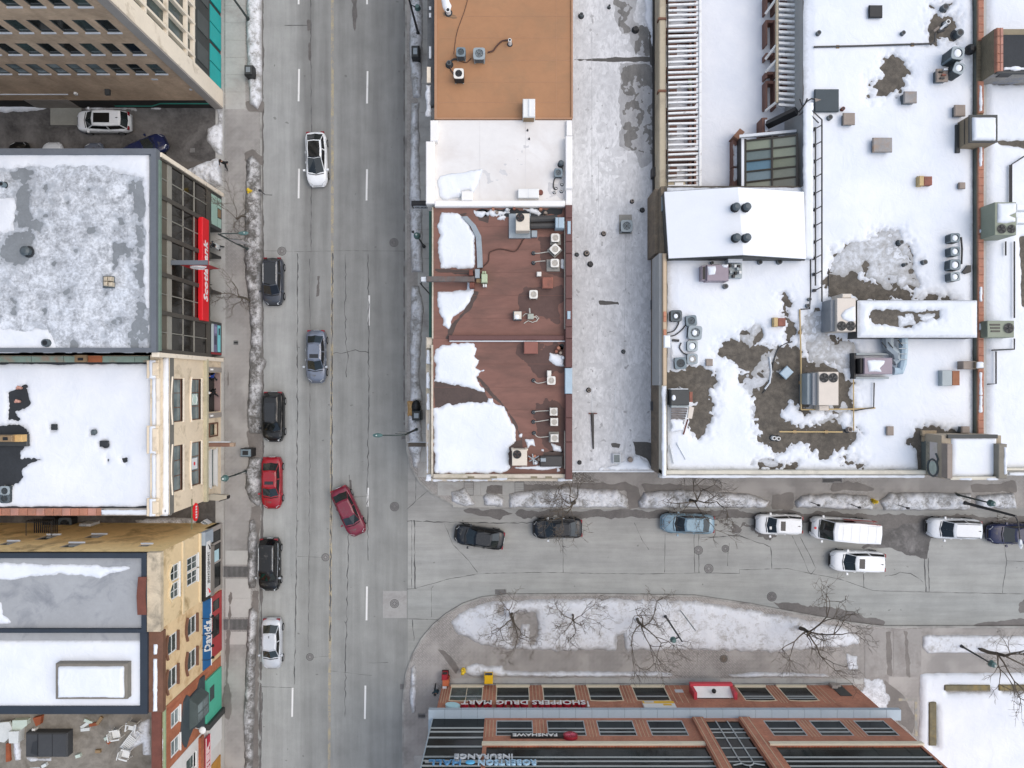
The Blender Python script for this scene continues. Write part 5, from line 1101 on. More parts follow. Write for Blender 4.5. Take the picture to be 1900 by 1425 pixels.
field_sheet('snow_cover', SNOW, [XY([(818, -10), (832, -4), (838, 12), (834, 22), (826, 20), (822, 14)], zm)], z=zm, thick=.15, ramp_=.25, edge=.15, res=.07, seed=72, kind='stuff', label='small snow patch round a vent on the orange roof')
field_sheet('stain_shade', mat('wet_orange', (.20, .115, .055), .5, .2), [XY([(820, 22), (834, 24), (846, 28), (850, 34), (842, 36), (822, 32)], zm)], z=zm, thick=0, edge=.12, res=.08, seed=73, kind='stuff', parent=b1)
# white coated roof
b2 = thing('white_roof_building', 'building with white coated roof and raised white parapets', 'building', (X(930, zm), Y(300, zm), 0))
bp(b2, 'wall', M_WPAR, X(803, zm), X(1060, zm), Y(381, zm), Y(223, zm), 0, zm - .05); bp(b2, 'roof', M_WROOF, X(803, zm), X(1060, zm), Y(381, zm), Y(223, zm), zm - .049, zm)
b = MB(); pixbox(b, 790, 262, 806, 378, 9.3, 7, .05); pixbox(b, 798, 223, 812, 261.8, 9.35, 7, .05); b.build('street_parapet', M_WPAR, b2)
pb(b2, 'south_parapet', M_WPAR, 806.3, 372, 1049, 383, 9.3, 7, .05); b = MB(); pixbox(b, 1049.3, 252, 1062, 350, 9.5, 7, .05); pixbox(b, 1051, 223, 1061, 251.7, 9.1, 7, .03); pixbox(b, 1050, 350.4, 1061, 383, 9.25, 7, .03); b.build('east_parapet', M_WPAR, b2)
pb(b2, 'parapet_step', M_WPAR, 856, 354.5, 877, 371.7, 9.4, zm, .04)
for u in (890, 975): bp(b2, 'lap_seam', mat('seam_grey', (.6, .58, .56), .8, .1), X(u, zm), X(u + .6, zm), Y(370, zm), Y(225, zm), zm + .001, zm + .01)
field_sheet('snow_cover', SNOW, [XY([(812, 335), (816, 327), (840, 321), (865, 318), (897, 312), (894, 322), (886, 345), (877, 360), (870, 353), (856, 355), (855, 368), (835, 370), (825, 377), (815, 366)], zm)], z=zm, thick=.16, ramp_=.3, edge=.12, res=.09, seed=74, kind='stuff', label='leftover snow in the corner of the white coated roof', hard=rect(807, 300, 900, 371.5, zm))
field_sheet('stain_shade', mat('shade_film', (.55, .54, .53), .8, .1), [XY([(900, 318), (960, 290), (985, 262), (980, 300), (935, 330), (905, 340)], zm), XY([(1020, 330), (1048, 325), (1048, 368), (1015, 366)], zm)], z=zm, thick=0, edge=.5, res=.12, seed=75, kind='stuff', parent=b2, blotch=.5, bscale=1.5)  # diagonal shade on the white roof, painted as a grey sheet
condenser(1036, 320, zm, .62, .6, M_CONDG, M_CONDT, 'dark', 'round dark fan unit among cables on the white coated roof'); vent(1041, 302, zm, .16, .5, M_CONDD, 'dark goose vent above the fan unit on the white roof', capr=.22)
t = thing('roof_hatch', 'long white box lying on the white coated roof', 'hatch', (X(982, zm), Y(358, zm), zm)); pb(t, 'box', M_WHITE, 961, 350, 1000, 367, 9.3, zm, .04); b = MB(); b.cyl(X(1003, zm), Y(358, zm), zm, zm + .3, .2, .18, 10); b.build('rusty_end', M_RUST, t)
pb(t, 'seam', M_WSILL, 980, 350.5, 980.6, 366.5, 9.32, 9.301)
hose([(1033, 326), (1028, 335), (1027, 348), (1031, 352)], zm + .05, .05, M_PIPED, 'dark cable below the fan unit on the white roof'); hose([(1042, 306), (1044, 316), (1042, 324)], zm + .1, .05, M_PIPED, 'short dark hose above the fan unit on the white roof')
for n_, (u, v) in enumerate(((1043, 341), (1042, 354), (1029, 356), (1032, 348))): vent(u, v, zm, .09, .2, M_WHITE, ('upper right', 'lower right', 'lower left', 'upper left')[n_] + ' white pipe stub below the fan unit on the white roof')
for u, v, q in ((979, 240, 'upper'), (982, 256, 'lower')): vent(u, v, zm, .05, .25, M_PIPED, q + ' thin dark pipe stub in the middle of the white roof')
# red roofs
b3 = thing('red_roof_building', 'brown red flat roof with two snow patches and a steel sign beam', 'building', (X(930, zm), Y(510, zm), 0)); b4 = thing('red_roof_corner_building', 'brown red corner roof half covered by a large snow sheet', 'building', (X(930, zm), Y(760, zm), 0))
for bb, v0, v1 in ((b3, 384.5, 628), (b4, 628.2, 884)):
    bp(bb, 'wall', mat('buff_side_wall', 'a39479', .9, .15), X(803, zm), X(1050, zm), Y(v1, zm), Y(v0, zm), 0, zm - .05); bp(bb, 'roof', M_REDR, X(803, zm), X(1050, zm), Y(v1, zm), Y(v0, zm), zm - .049, zm)
for bb, segs in ((b3, ((380, 404), (404.4, 448), (448.4, 470), (470.4, 512), (512.4, 554), (554.4, 606), (606.4, 628))), (b4, ((628.4, 682), (731, 775), (775.4, 820), (820.4, 890)))):
    for v0, v1 in segs: pb(bb, 'coping', M_REDP, 1049, v0, 1062, v1, 9.45, 7, .06)
for bb, u0, v0, u1, v1 in ((b3, 1053, 410, 1059, 434), (b3, 1052.5, 577, 1058.5, 592)): pb(bb, 'metal_box', M_GALVB, u0, v0, u1, v1, 9.56, 9.451, .03)
pb(b4, 'metal_coping', M_GALVB, 1048.5, 683, 1062, 730.5, 9.5, 7.5, .03)
pb(b3, 'party_ridge', M_REDP, 832, 622, 1048.5, 631.5, 9.1, zm, .06); pb(b4, 'metal_drip', M_WSILL, 834, 632, 1048.5, 634, 9.0, zm)
pb(b3, 'wall_flashing', M_ALU, 1047.2, 410, 1048.8, 610, 9.3, zm); pb(b4, 'wall_flashing', M_ALU, 1047.2, 800, 1048.8, 870, 9.3, zm)
# street fronts of the red roofs
pb(b3, 'green_canopy_edge', M_GREENP, 796, 379, 800.8, 626, 5.2, 4.7); pb(b3, 'front_trim', M_STUC, 801.5, 384, 804, 628, 8.9, 8.2)
for v0, v1, bb in ((357, 378, b3), (626, 646, b4)): pb(bb, 'stone_block', M_STUC, 790, v0, 803, v1, 8.7, 7.4, .08)
b = MB(); pixbox(b, 790, 646, 799.5, 892, 8.3, 7.8, .05); pixbox(b, 799.8, 640, 803.5, 884, 8.95, 8.3, .02); b.build('street_cornice', M_STUC, b4)
b = MB(); pixbox(b, 803.8, 880, 1049, 887, 9.1, 8.2, .03); pixbox(b, 799.8, 887.4, 1062, 893, 8.4, 7.9, .04); b.build('south_cornice', M_STUC, b4)
for q in ((791, 648, 798, 675, 81), (791, 690, 797, 720, 82), (792, 785, 797, 800, 83), (790, 880, 800, 892, 84), (803, 889, 905, 893, 85), (912, 883, 942, 891, 86), (1035, 888, 1062, 893, 87), (792, 730, 797, 760, 88), (792, 820, 795, 878, 89)): cap(*q[:4], 8.42, .07, q[4], edge=.1, kind='stuff', label='snow on the cornice of the red corner roof')
for q in ((910, 884), (985, 884), (1012, 884), (868, 884)): pb(b4, 'lichen_stain', mat('lichen_dark', (.2, .17, .11), .9, .3), q[0], q[1], q[0] + 12, q[1] + 4, 9.14, 9.09)
for bb, vs in ((b3, (420, 462, 505, 548, 590)), (b4, (675, 718, 760, 803, 846))):
    for v in vs: bp(bb, 'lap_seam', mat('red_seam', (.15, .076, .058), .85, .15), X(806, zm), X(1046, zm), Y(v + .7, zm), Y(v, zm), zm + .0005, zm + .008)
def sn(adds, seed, label, z=zm, thick=.16, edge=.2, res=.075, subs=(), **kw): return field_sheet('snow_cover', kw.pop('m', SNOW), [XY(a, z) for a in adds], [XY(s_, z) for s_ in subs], z=z, thick=thick, ramp_=.28, edge=edge, res=res, seed=seed, escale=2.0, kind='stuff', label=label, **kw)
stn = lambda adds, m, seed, bb, z=zm, edge=.2, **kw: field_sheet('stain_shade', m, [XY(a, z) for a in adds], z=z - .002, thick=0, edge=edge, res=.1, seed=seed, escale=1.2, kind='stuff', parent=bb, **kw)
stn([[(806, 702), (850, 712), (900, 725), (908, 748), (850, 754), (806, 758)], [(884, 700), (895, 705), (930, 745), (962, 790), (968, 815), (958, 800), (940, 760), (905, 730)], [(803, 760), (808, 760), (808, 880), (803, 880)], [(932, 820), (968, 818), (970, 840), (945, 870), (935, 850)], [(1010, 840), (1045, 835), (1046, 868), (1000, 862)]], M_WETR, 91, b4)
stn([[(880, 540), (890, 540), (870, 575), (845, 605), (836, 628), (828, 628), (834, 605), (862, 575)], [(806, 500), (818, 500), (880, 500), (880, 508), (815, 507)], [(815, 395), (866, 396), (862, 402), (820, 400)], [(885, 390), (905, 388), (905, 412), (888, 410)]], M_WETR, 92, b3)
stn([[(1000, 440), (1048, 432), (1048, 520), (1010, 505)], [(965, 530), (1040, 530), (1040, 600), (965, 575)]], mat('sooty_red_roof', (.10, .058, .048), .85, .2, .5), 93, b3, edge=.6)
stn([[(960, 640), (1048, 640), (1048, 690), (1000, 700), (960, 665)], [(990, 745), (1048, 742), (1048, 840), (1000, 830)]], MATS['sooty_red_roof'], 94, b4, edge=.6)
sn([[(820, 395), (848, 395), (868, 412), (882, 438), (882, 490), (880, 498), (818, 498), (812, 462), (816, 435), (811, 418)]], 95, 'scalloped snow patch at the street side of the red roof, upper one'); sn([[(812, 542), (880, 535), (872, 558), (856, 578), (842, 588), (832, 610), (823, 603), (813, 572)], [(866, 522), (880, 526), (880, 536), (866, 538)]], 96, 'triangular snow patch below the steel sign beam')
sn([[(806, 650), (820, 638), (880, 636), (884, 648), (880, 660), (890, 668), (882, 682), (896, 688), (884, 700), (898, 726), (870, 720), (840, 712), (806, 708)]], 97, 'snow patch on the red corner roof with ragged right edge'); sn([[(804, 760), (830, 750), (900, 747), (936, 753), (946, 775), (958, 798), (957, 818), (944, 830), (946, 868), (930, 877), (806, 878)], [(904, 737), (914, 740), (912, 748), (905, 746)]], 98, 'large white snow sheet on the red corner roof')
sn([[(973, 815), (990, 815), (993, 828), (984, 826), (980, 832)], [(1003, 833), (1010, 832), (1010, 838), (1004, 838)], [(1022, 822), (1040, 828), (1042, 838), (1026, 836)], [(948, 867), (1045, 862), (1040, 868), (1012, 872), (960, 870)], [(962, 806), (969, 804), (968, 812), (963, 812)], [(1034, 868), (1042, 873), (1032, 877)], [(1020, 655), (1046, 660), (1047, 680), (1035, 680), (1018, 668)], [(1041, 480), (1047, 482), (1047, 500), (1040, 497)]], 99, 'scattered snow scraps on the red roofs', edge=.1)
sn([[(880, 392), (945, 389), (948, 396), (920, 400), (905, 398), (896, 405), (885, 402)], [(930, 400), (942, 402), (936, 410), (925, 406)], [(962, 386), (1000, 388), (1010, 396), (1000, 400), (985, 394)]], 100, 'snow over the junk heap under the white parapet', edge=.25)
# steel sign beam and its machinery
t = thing('sign_beam', 'long rusty steel beam reaching from the red roof out over the pavement', 'beam', P(830, 517, 9.4)); pb(t, 'girder', mat('rusty_girder', '605a56', .7, .25, 1.5, grime=('6a4030', .5, 1.0)), 791, 512.5, 880, 522.5, 9.75, 9.45, .03)
pb(t, 'end_box', M_WSILL, 781, 513.5, 791.2, 522, 9.6, 9.1, .03); b = MB(); pixbox(b, 870, 500, 877, 511, 9.9, zm, .03); pixbox(b, 871, 524, 880, 534, 9.7, zm, .03); b.build('counterweight', M_RUST, t)
pb(t, 'bracket', M_GALV, 881, 499, 890, 516, 9.5, zm, .03); b = MB(); pixbox(b, 893, 508, 904, 524, 9.6, zm, .05); pixbox(b, 895, 503, 897.5, 507.6, 9.4, zm); pixbox(b, 899, 503, 901.5, 507.6, 9.4, zm); b.build('winch', mat('pale_green_machine', 'a9b696', .6, .15, 3), t)
pb(t, 'shaft_box', M_TIMB, 884, 517, 892.6, 524, 9.3, zm); b = MB(); pixbox(b, 896, 527, 899, 532, 9.2, zm); pixbox(b, 900, 527, 903, 532, 9.2, zm); b.build('anchor_pad', M_WHITE, t)
b = MB(); b.tube([P(780, 526, 3.5), P(797, 545, 6.5)], .06, 5); b.tube([P(781, 520, 9.1), P(783, 528, 5)], .04, 5); b.build('stay', M_PIPED, t)
t = thing('curved_duct', 'bent grey metal trough bordering the upper snow patch', 'duct', P(885, 450, zm)); b = MB(); pl = [(862, 403), (878, 420), (888, 440), (890, 470), (891, 498)]
for i in range(len(pl) - 1):
    (u0, v0), (u1, v1) = pl[i], pl[i + 1]; q = MB(); a = [P(u0 - 5, v0, zm), P(u0 + 5, v0 - 1, zm), P(u1 + 5, v1 - 1, zm), P(u1 - 5, v1, zm)]; q.prism([p[:2] for p in a], zm - .01, zm + .22); q.build('trough_section', M_GALV, t)
hose([(893, 500), (897, 494), (906, 485), (908, 470), (915, 465), (930, 462), (955, 466), (965, 455), (972, 443), (985, 436)], zm + .06, .045, M_PIPEB, 'brown cable snaking across the red roof from the winch')
# units on the red roofs
def rtu(name, label, boxes, fans, pads=(), cat='rooftop unit', extras=()):
    z0 = boxes[0][5]; t = thing(name, label, cat, (X((boxes[0][0] + boxes[0][2]) / 2, z0), Y((boxes[0][1] + boxes[0][3]) / 2, z0), z0))
    for n_, (u0, v0, u1, v1, zt_, zb_, m, pn) in enumerate(boxes): b = MB(); pixbox(b, u0, v0, u1, v1, zt_, zb_, .03); b.build(pn, m, t)
    for u, v, zf, r in fans: fan_on(t, X(u, zf), Y(v, zf), zf, r, M_BLADER if 'beige' in label else None)
    return t
rtu('rooftop_unit', 'large beige rooftop unit on a grey metal tray at the top of the red roof', [(957, 396, 982.5, 428, 10.0, zm + .16, M_CONDB, 'cabinet'), (944, 396, 985, 442, zm + .15, zm, M_GALV, 'tray'), (986, 427, 997, 440, zm + .3, zm, M_GALV, 'junction_box')], [(965, 404, 10.0, .31)])
rtu('rooftop_unit', 'beige rooftop unit at the bottom of the red corner roof', [(950, 834, 978, 864, 10.0, zm, M_CONDB, 'cabinet'), (948.5, 832.5, 953, 836.5, 9.8, zm, M_CONDB, 'corner_bracket'), (974, 832.5, 979.5, 836, 9.8, zm, M_CONDB, 'corner_bracket')], [(959.5, 843, 10.0, .31)])
t = thing('twin_duct', 'two dark round ducts leading to a pale blue metal box', 'duct', P(1010, 415, zm)); tp(t, 'duct', M_PIPED, [P(984, 407, 9.3), P(1034, 405, 9.3)], .26, 10); tp(t, 'duct', M_PIPED, [P(984, 419, 9.2), P(1034, 418, 9.2)], .24, 10)
pb(t, 'box', M_GALVB, 1030.5, 403, 1047, 423, 9.9, zm, .05); pb(t, 'seam', M_GALV, 1036, 403.5, 1037, 422.5, 9.93, 9.901)
condenser(1030.5, 441, zm, .62, .6, M_CONDB, M_CONDW, 'light', 'topmost white fan condenser by the east parapet of the red roof', pad=(.05, .15, .15, .05)); condenser(1030, 462, zm, .66, .6, M_CONDB, M_CONDW, 'light', 'white fan condenser turned diagonally on the red roof', rot=R(45), pad=(.1, .1, .1, .1)); condenser(1029.5, 488, zm, .62, .6, M_CONDB, M_CONDW, 'light', 'white fan condenser on an offset grey pad of the red roof', pad=(.3, .1, .25, .05))
condenser(990, 546, zm, .62, .5, M_CONDB, M_CONDW, 'light', 'lone white fan condenser in the middle of the red roof')
t = thing('broken_condenser', 'dark rimmed condenser half filled with snow on the red roof', 'air conditioner', P(959, 585, zm)); pb(t, 'cabinet', M_CONDD, 952, 577, 968, 594, 9.4, zm, .03); pb(t, 'lid', M_CONDB, 954, 578, 967.5, 592, 9.43, 9.401); x, y, _ = P(959, 588, 9.4); b = MB(); b.ball(x, y, 9.42, .2, 10, 5, sz=.3); b.build('snow_on_lid', SNOWB, t, True)['kind'] = 'stuff'
t = thing('pipe_tangle', 'valve box with tangled pale hoses on the red roof', 'pipe', P(985, 587, zm)); pb(t, 'valve_box', mat('pale_valve_box', 'a3a79a', .6, .2), 979, 582, 990, 592, 9.2, zm, .03); tp(t, 'stub', M_PIPEW, [P(983, 581, 9.3), P(982.5, 572, 9.5)], .06, 6)
for k, pl in enumerate(([(970, 587), (975, 582), (981, 583)], [(990, 587), (996, 590), (997, 595), (988, 598), (980, 595), (972, 600)], [(989, 590), (995, 586), (1000, 590), (994, 597)])):
    tp(t, 'hose', M_PIPEW, [P(u, v, zm + .08) for u, v in pl], .04, 5)
hood(1006, 514, 1026, 535, zm, .5, M_RUSTBOX, 'rusty square hood on the red roof'); hood(996, 504, 1004.5, 512.5, zm, .4, M_CONDW, 'small white square box above the rusty hood'); hood(972, 634, 998, 656.5, zm, .5, mat('red_brown_hood', (.25, .10, .075), .75, .1), 'plain red brown hood below the party ridge')
for k, (u, v, u2, v2) in enumerate(((990, 469, 1018, 467), (990, 487, 1012, 484), (990, 706, 1014, 708), (990, 765, 1018, 762), (990, 783, 1018, 779), (991, 804, 1018, 810))):
    nm = ('north of the rusty hood, upper', 'north of the rusty hood, lower', 'beside the paired condensers', 'feeding the upper of two stacked condensers', 'feeding the lower of two stacked condensers', 'feeding the lowest condenser')[k]
    vent(u, v, zm, .11, .25, M_CONDD, 'dark pipe boot on the red roof ' + nm); hose([(u, v), (u + 8, v2 + (1 if k % 2 else 3)), (u2, v2)], zm + .18, .035, M_PIPEW, 'thin pale hose on the red roof ' + nm)
condenser(1023, 706, zm, .62, .5, M_CONDB, M_CONDW, 'light', 'condenser with a smaller box above it on the red corner roof'); hood(1015, 687.5, 1023, 699, zm, .4, M_CONDW, 'small white fan box above a condenser on the red corner roof')
condenser(1027.5, 764, zm, .6, .55, M_CONDB, M_CONDW, 'light', 'upper of two stacked white condensers on the red corner roof'); condenser(1028.5, 783, zm, .6, .55, M_CONDB, M_CONDW, 'light', 'lower of two stacked white condensers on the red corner roof'); condenser(1029, 813, zm, .62, .55, M_CONDB, M_CONDW, 'light', 'lowest white condenser on the red corner roof by the snow scraps', pad=(.1, .05, .05, .15))
# junk heaps
for n_, (u, v) in enumerate(((915, 389), (922, 395), (941, 390), (954, 388), (1003, 389), (1012, 396), (905, 398), (1032, 652), (1036, 646), (1040, 655), (1044, 664), (984, 850), (992, 846), (1000, 852), (994, 858))):
    x, y, _ = P(u, v, zm); b = MB(); b.cyl(x, y, zm, zm + .28, .13 + .03 * (n_ % 3), .11, 8); single(b, 'bucket', [M_TERRA, M_TAN, M_WSILL, M_RUSTBOX][n_ % 4], '%s pot in the junk %s, %s' % (('terracotta', 'tan', 'pale', 'rusty')[n_ % 4], 'under the white parapet' if n_ < 8 else ('beside the brown hood' if n_ < 11 else 'by the lower beige unit'), ('left of the snow', 'in the snow', 'left of the big snow lump', 'right of the big snow lump', 'beside the beige unit', 'near the pale blue box', 'at the left end', 'nearest the brown hood', 'nearest the ridge', 'against the coping', 'above the snow scrap', 'at the duct corner', 'on the duct edge', 'right of the fittings', 'lowest')[n_]), 'bucket', 'old pots heaped on the red roofs')
t = thing('black_duct', 'wide black duct with metal fittings by the lower beige unit', 'duct', P(1015, 853, zm)); pb(t, 'duct', M_PIPED, 1002, 846, 1044, 866, 9.2, zm, .08); pb(t, 'metal_box', M_GALV, 1003, 850, 1013, 857, 9.5, 9.2, .03)
b = MB()
for (a, c) in (((980, 846), (998, 858)), ((982, 856), (1000, 846)), ((988, 842), (990, 862))): b.tube([P(*a, 9.1), P(*c, 9.1)], .05, 5)
b.build('fittings', M_GALV, t)
stn([[(880, 388), (1045, 386), (1045, 400), (890, 402)], [(1040, 640), (1047, 638), (1047, 650), (1040, 650)]], M_TAR, 101, b3, edge=.3)
# long white roof
zl = 6.0
b5 = thing('long_white_roof', 'long pale worn roof between the red roofs and the snowy store', 'building', (X(1138, zl), Y(400, zl), 0))
M_LROOF = mat('worn_white_membrane', (.60, .605, .61), .8, .2, .3, .15, fine=16, grime=((.40, .405, .41), .5, 2.2), stretch=(1.6, .7, 1))
bp(b5, 'wall', M_REDP, X(1030, zl), X(1213, zl), Y(874, zl), Y(-300, zl), 0, zl - .05); bp(b5, 'roof', M_LROOF, X(1030, zl), X(1213, zl), Y(873, zl), Y(-300, zl), zl - .049, zl)
bp(b5, 'eave_trim', M_WSILL, X(1030, zl), X(1213, zl), Y(876, zl), Y(873.2, zl), zl - .4, zl + .06)
M_SOOT = mat('bare_dark_membrane', (.17, .165, .155), .85, .35, .9, .2, stretch=(1.8, .7, 1)); M_SOOT2 = mat('grey_worn_membrane', (.36, .36, .36), .85, .25, .9, .15, stretch=(1.8, .7, 1))
stn([[(1142, -20), (1178, -20), (1176, 60), (1150, 70), (1140, 40)], [(1170, 40), (1205, 45), (1215, 80), (1213, 108), (1185, 104), (1170, 90)], [(1150, 118), (1213, 116), (1213, 300), (1190, 310), (1178, 280), (1152, 270), (1150, 200)]], M_SOOT2, 102, b5, z=zl, edge=.5); stn([[(1142, 0), (1176, 0), (1174, 60), (1150, 66)], [(1172, 42), (1203, 48), (1213, 82), (1213, 108), (1180, 102)], [(1153, 120), (1213, 118), (1213, 290), (1160, 270)]], M_SOOT, 103, b5, z=zl + .003, edge=.4, blotch=.5, bscale=1.8)
stn([[(1066, -60), (1212, -60), (1212, 870), (1066, 870)]], M_SOOT2, 107, b5, z=zl + .001, edge=.05, blotch=.74, bscale=2.6); stn([[(1066, -60), (1212, -60), (1212, 870), (1066, 870)]], mat('faint_grey_film', (.525, .53, .535), .85, .2, 2), 108, b5, z=zl - .0005, edge=.05, blotch=.56, bscale=1.1)
stn([[(1064, 109), (1213, 106), (1213, 114), (1064, 113.5)], [(1110, 558), (1148, 559), (1149, 566), (1112, 566)], [(1174, 819), (1209, 821), (1209, 870), (1200, 850), (1180, 842)], [(1134, 823), (1151, 824), (1148, 831), (1136, 829)], [(1205, 60), (1214, 60), (1214, 130), (1206, 120)]], mat('black_wet_membrane', (.07, .066, .06), .6, .3, .8), 104, b5, z=zl + .005, edge=.12)
sn([[(1196, -20), (1214, -20), (1214, 100), (1205, 60), (1198, 40)]], 105, 'snow strip at the top right of the long worn roof', z=zl); sn([[(1112, 868), (1140, 862), (1172, 853), (1176, 846), (1182, 848), (1186, 842), (1192, 850), (1204, 858), (1208, 871), (1112, 872)]], 106, 'snow at the lower right corner of the long worn roof', z=zl)
for u in (1098, 1141): bp(b5, 'lap_seam', M_WSILL, X(u, zl), X(u + .8, zl), Y(815 if u > 1100 else 816, zl), Y(720, zl), zl + .001, zl + .03)
for u, v0, v1 in ((1110, 290, 400), (1108, 565, 640), (1158, 565, 660), (1098, 60, 380), (1160, 420, 540)): bp(b5, 'lap_seam', M_SOOT2, X(u, zl), X(u + .5, zl), Y(v1, zl), Y(v0, zl), zl + .001, zl + .012)
condenser(1163, 419, zl, .92, .75, M_CONDG, M_CONDG, 'dark', 'single grey condenser standing on the long worn roof', pad=(.05, .05, .05, .6))
for n_, (u, v, r) in enumerate(((1079, 26, .16), (1089, 469, .17), (1096, 489, .16), (1071, 471, .12), (1174, 372, .12), (1193, 388, .14), (1158, 652, .12), (1093, 724, .14), (1076, 859, .12), (1131, 10, .1), (1121, 432, .14), (1180, 52, .2))): vent(u, v, zl, r, .35, [M_CONDD, M_TAN, M_PIPED][n_ % 3], ('dark vent stub at the top left of the long worn roof', 'leftmost but one of the three vents beside the red coping', 'lowest of the three vents beside the red coping', 'vent stub touching the red coping', 'small vent above the grey condenser', 'vent stub right of the grey condenser', 'vent stub in the sooty spot of the long worn roof', 'vent between the two pale seams', 'vent at the bottom left of the long worn roof', 'tiny vent at the top of the long worn roof', 'vent left of the grey condenser', 'vent in the dark bare patch at the top')[n_])
t = thing('skylight', 'small square skylight in the snow at the end of the long worn roof', 'skylight', P(1145, 851, zl)); pb(t, 'curb', M_WSILL, 1137, 842, 1152, 860, 6.35, zl, .05); pb(t, 'glazing', M_GLP, 1139, 844, 1150, 858, 6.37, 6.351)
b = MB(); b.cyl(*P(1170, 853, 6.3)[:2], zl, 6.35, .22, .2, 14); single(b, 'vent_drum', M_TAN, 'round grey drum beside the small square skylight', 'vent')
t = thing('fallen_pole', 'dark pole with a cross bar lying on the long worn roof', 'pole', P(1100, 800, zl)); tp(t, 'shaft', M_PIPED, [P(1099, 766, zl + .1), P(1101, 833, zl + .1)], [.13, .06], 6); tp(t, 'cross_bar', M_RUST, [P(1092, 767, zl + .12), P(1108, 767, zl + .12)], .05, 5)
# projecting signs of the street fronts
t = thing('projecting_sign', 'black projecting box sign with white face lettered GLAZE', 'sign', P(778, 380, 4)); pb(t, 'box', M_BLACK, 763, 372, 797, 381, 4.6, 3.5, .05); y_ = Y(381, 4.6) - .012; bp(t, 'face', M_WSILL, X(766, 4.6), X(797, 4.6), y_ - .02, y_ + .011, 3.55, 4.45)
put_text('GLAZE', .55, M_BLACK, ((X(766, 4.6) + X(797, 4.6)) / 2, y_ - .025, 4.0), 'S', t, width=1.2, extrude=.004)
t = thing('projecting_board', 'dark brown board sign projecting from the red corner building', 'sign', P(780, 827, 4)); pb(t, 'board', mat('dark_brown_board', '5a5248', .8, .2), 757.5, 821.5, 790, 829, 4.4, 3.9, .04); pb(t, 'bracket', M_WSILL, 756, 820, 790, 821.2, 4.4, 4.2)
t = thing('projecting_board', 'brown board sign with pale end projecting from the cream building', 'sign', P(405, 824, 3)); pb(t, 'board', mat('brown_sign_board', '77594a', .8, .15), 386, 822, 425, 829, 3.3, 2.7, .03); pb(t, 'end_cap', mat('tan_end', 'a38d78', .8, .1), 425.2, 822, 433, 829, 3.2, 2.7, .03); pb(t, 'bracket', M_WSILL, 386, 819.5, 426, 821, 3.3, 3.1)
t = thing('door_canopy', 'grey slab canopy over the side door at the south end of the cream building', 'canopy', P(398, 925, 2.8)); b = MB(); b.prism(XY([(378, 924), (392, 917), (421, 919), (421, 925), (406, 929), (380, 928)], 2.9), 2.4, 2.9); b.build('slab', mat('weathered_slab', 'a39c8c', .85, .15), t); b = MB(); b.prism(XY([(406, 929.6), (421, 925.6), (421, 920), (421.8, 920), (421.8, 926), (406, 931)], 2.9), 2.3, 2.92); b.build('fascia', M_BLACK, t)
# ============================================================ SNOWY STORE WITH COURTYARD (right half)
zg, zp, zcy = 10.0, 10.6, 6.2
M_GRAV = mat('brown_gravel', (.115, .10, .08), .95, .5, 2.5, .5, fine=6, grime=((.065, .058, .048), .5, .6)); M_BROWNW = mat('brown_stained_wall', (.21, .165, .115), .9, .3, .8, .3, grime=((.12, .1, .075), .45, .8), stretch=(1, 1, .4))
M_TANC = mat('tan_coping', (.52, .40, .27), .8, .1, .8, .1); M_GREYC = mat('grey_coping', (.42, .42, .40), .8, .1, .8); M_BEIGEC = mat('beige_boxing', (.44, .38, .27), .75, .1, .6, .1, grime=((.3, .25, .18), .3, .8))
M_GRWALL = mat('grey_green_wall', (.125, .135, .115), .85, .25, .8, .2); M_OLBR = brick('olive_brick_wall', '7d705a', '6f6450', '8b8069', 'x', bw=.25, bh=.08); M_WOODB = mat('red_brown_stain_wood', (.17, .085, .062), .75, .25, 2.5, .2, stretch=(1, .3, 1)); M_CREAMC = mat('cream_coping', (.60, .56, .46), .8, .1, .6, .1, grime=((.45, .42, .35), .3, .8))
b6 = thing('snowy_store_building', 'large snow covered store roof with courtyard and many rooftop units', 'building', (X(1520, zg), Y(500, zg), 0))
bp(b6, 'wall', M_BROWNW, X(1230, zp), X(1812, zg), Y(884, zp), Y(345, zg), 0, zg - .06); bp(b6, 'wall', M_GREYC, X(1490, zg), X(1812, zg), Y(345, zg) + .002, Y(-300, zg), 0, zg - .06)
bp(b6, 'roof', M_GRAV, X(1230, zp) + .3, X(1812, zg), Y(875, zp), Y(345, zg), zg - .059, zg); bp(b6, 'roof', M_GRAV, X(1490, zg) + .002, X(1812, zg), Y(345, zg) + .003, Y(-300, zg), zg - .059, zg)
bp(b6, 'courtyard_floor', mat('courtyard_paving', (.45, .45, .44), .9, .1, .6), X(1226, 8), X(1490, zg), Y(345, zg) + .004, Y(-300, zg), 0, zcy)
pb(b6, 'west_parapet', M_CREAMC, 1228, 715, 1237, 884, zp, zg - .5, .03); pb(b6, 'south_parapet', M_CREAMC, 1228, 873, 1722, 880, zp, zg - .5, .03); bp(b6, 'south_cornice', M_GREYC, X(1224, 10.3), X(1716, 10.3), Y(887, 10.3), Y(880.5, 10.3), 9.6, 10.25)
pb(b6, 'gutter_box', M_GREYC, 1223, 470, 1230, 715, 10.2, 7.5, .03); pb(b6, 'tan_coping', M_TANC, 1230.3, 470, 1237, 715, 10.65, 7.5, .03)
for v0, v1 in ((578, 587), (587.5, 597), (611, 622)): pb(b6, 'coping_brick', mat('orange_coping_brick', (.45, .2, .12), .85, .15), 1231, v0, 1236.5, v1, 10.75, 10.651, .02)
for v0, v1 in ((-60, 34), (34.4, 168), (168.4, 352)): pb(b6, 'boxed_gutter', M_BEIGEC, 1223, v0, 1236, v1, 8.3, 6, .08)
for v in (34, 168): pb(b6, 'gutter_strap', M_BROWNT, 1221.5, v - 2, 1237, v + 2, 8.4, 7.8)
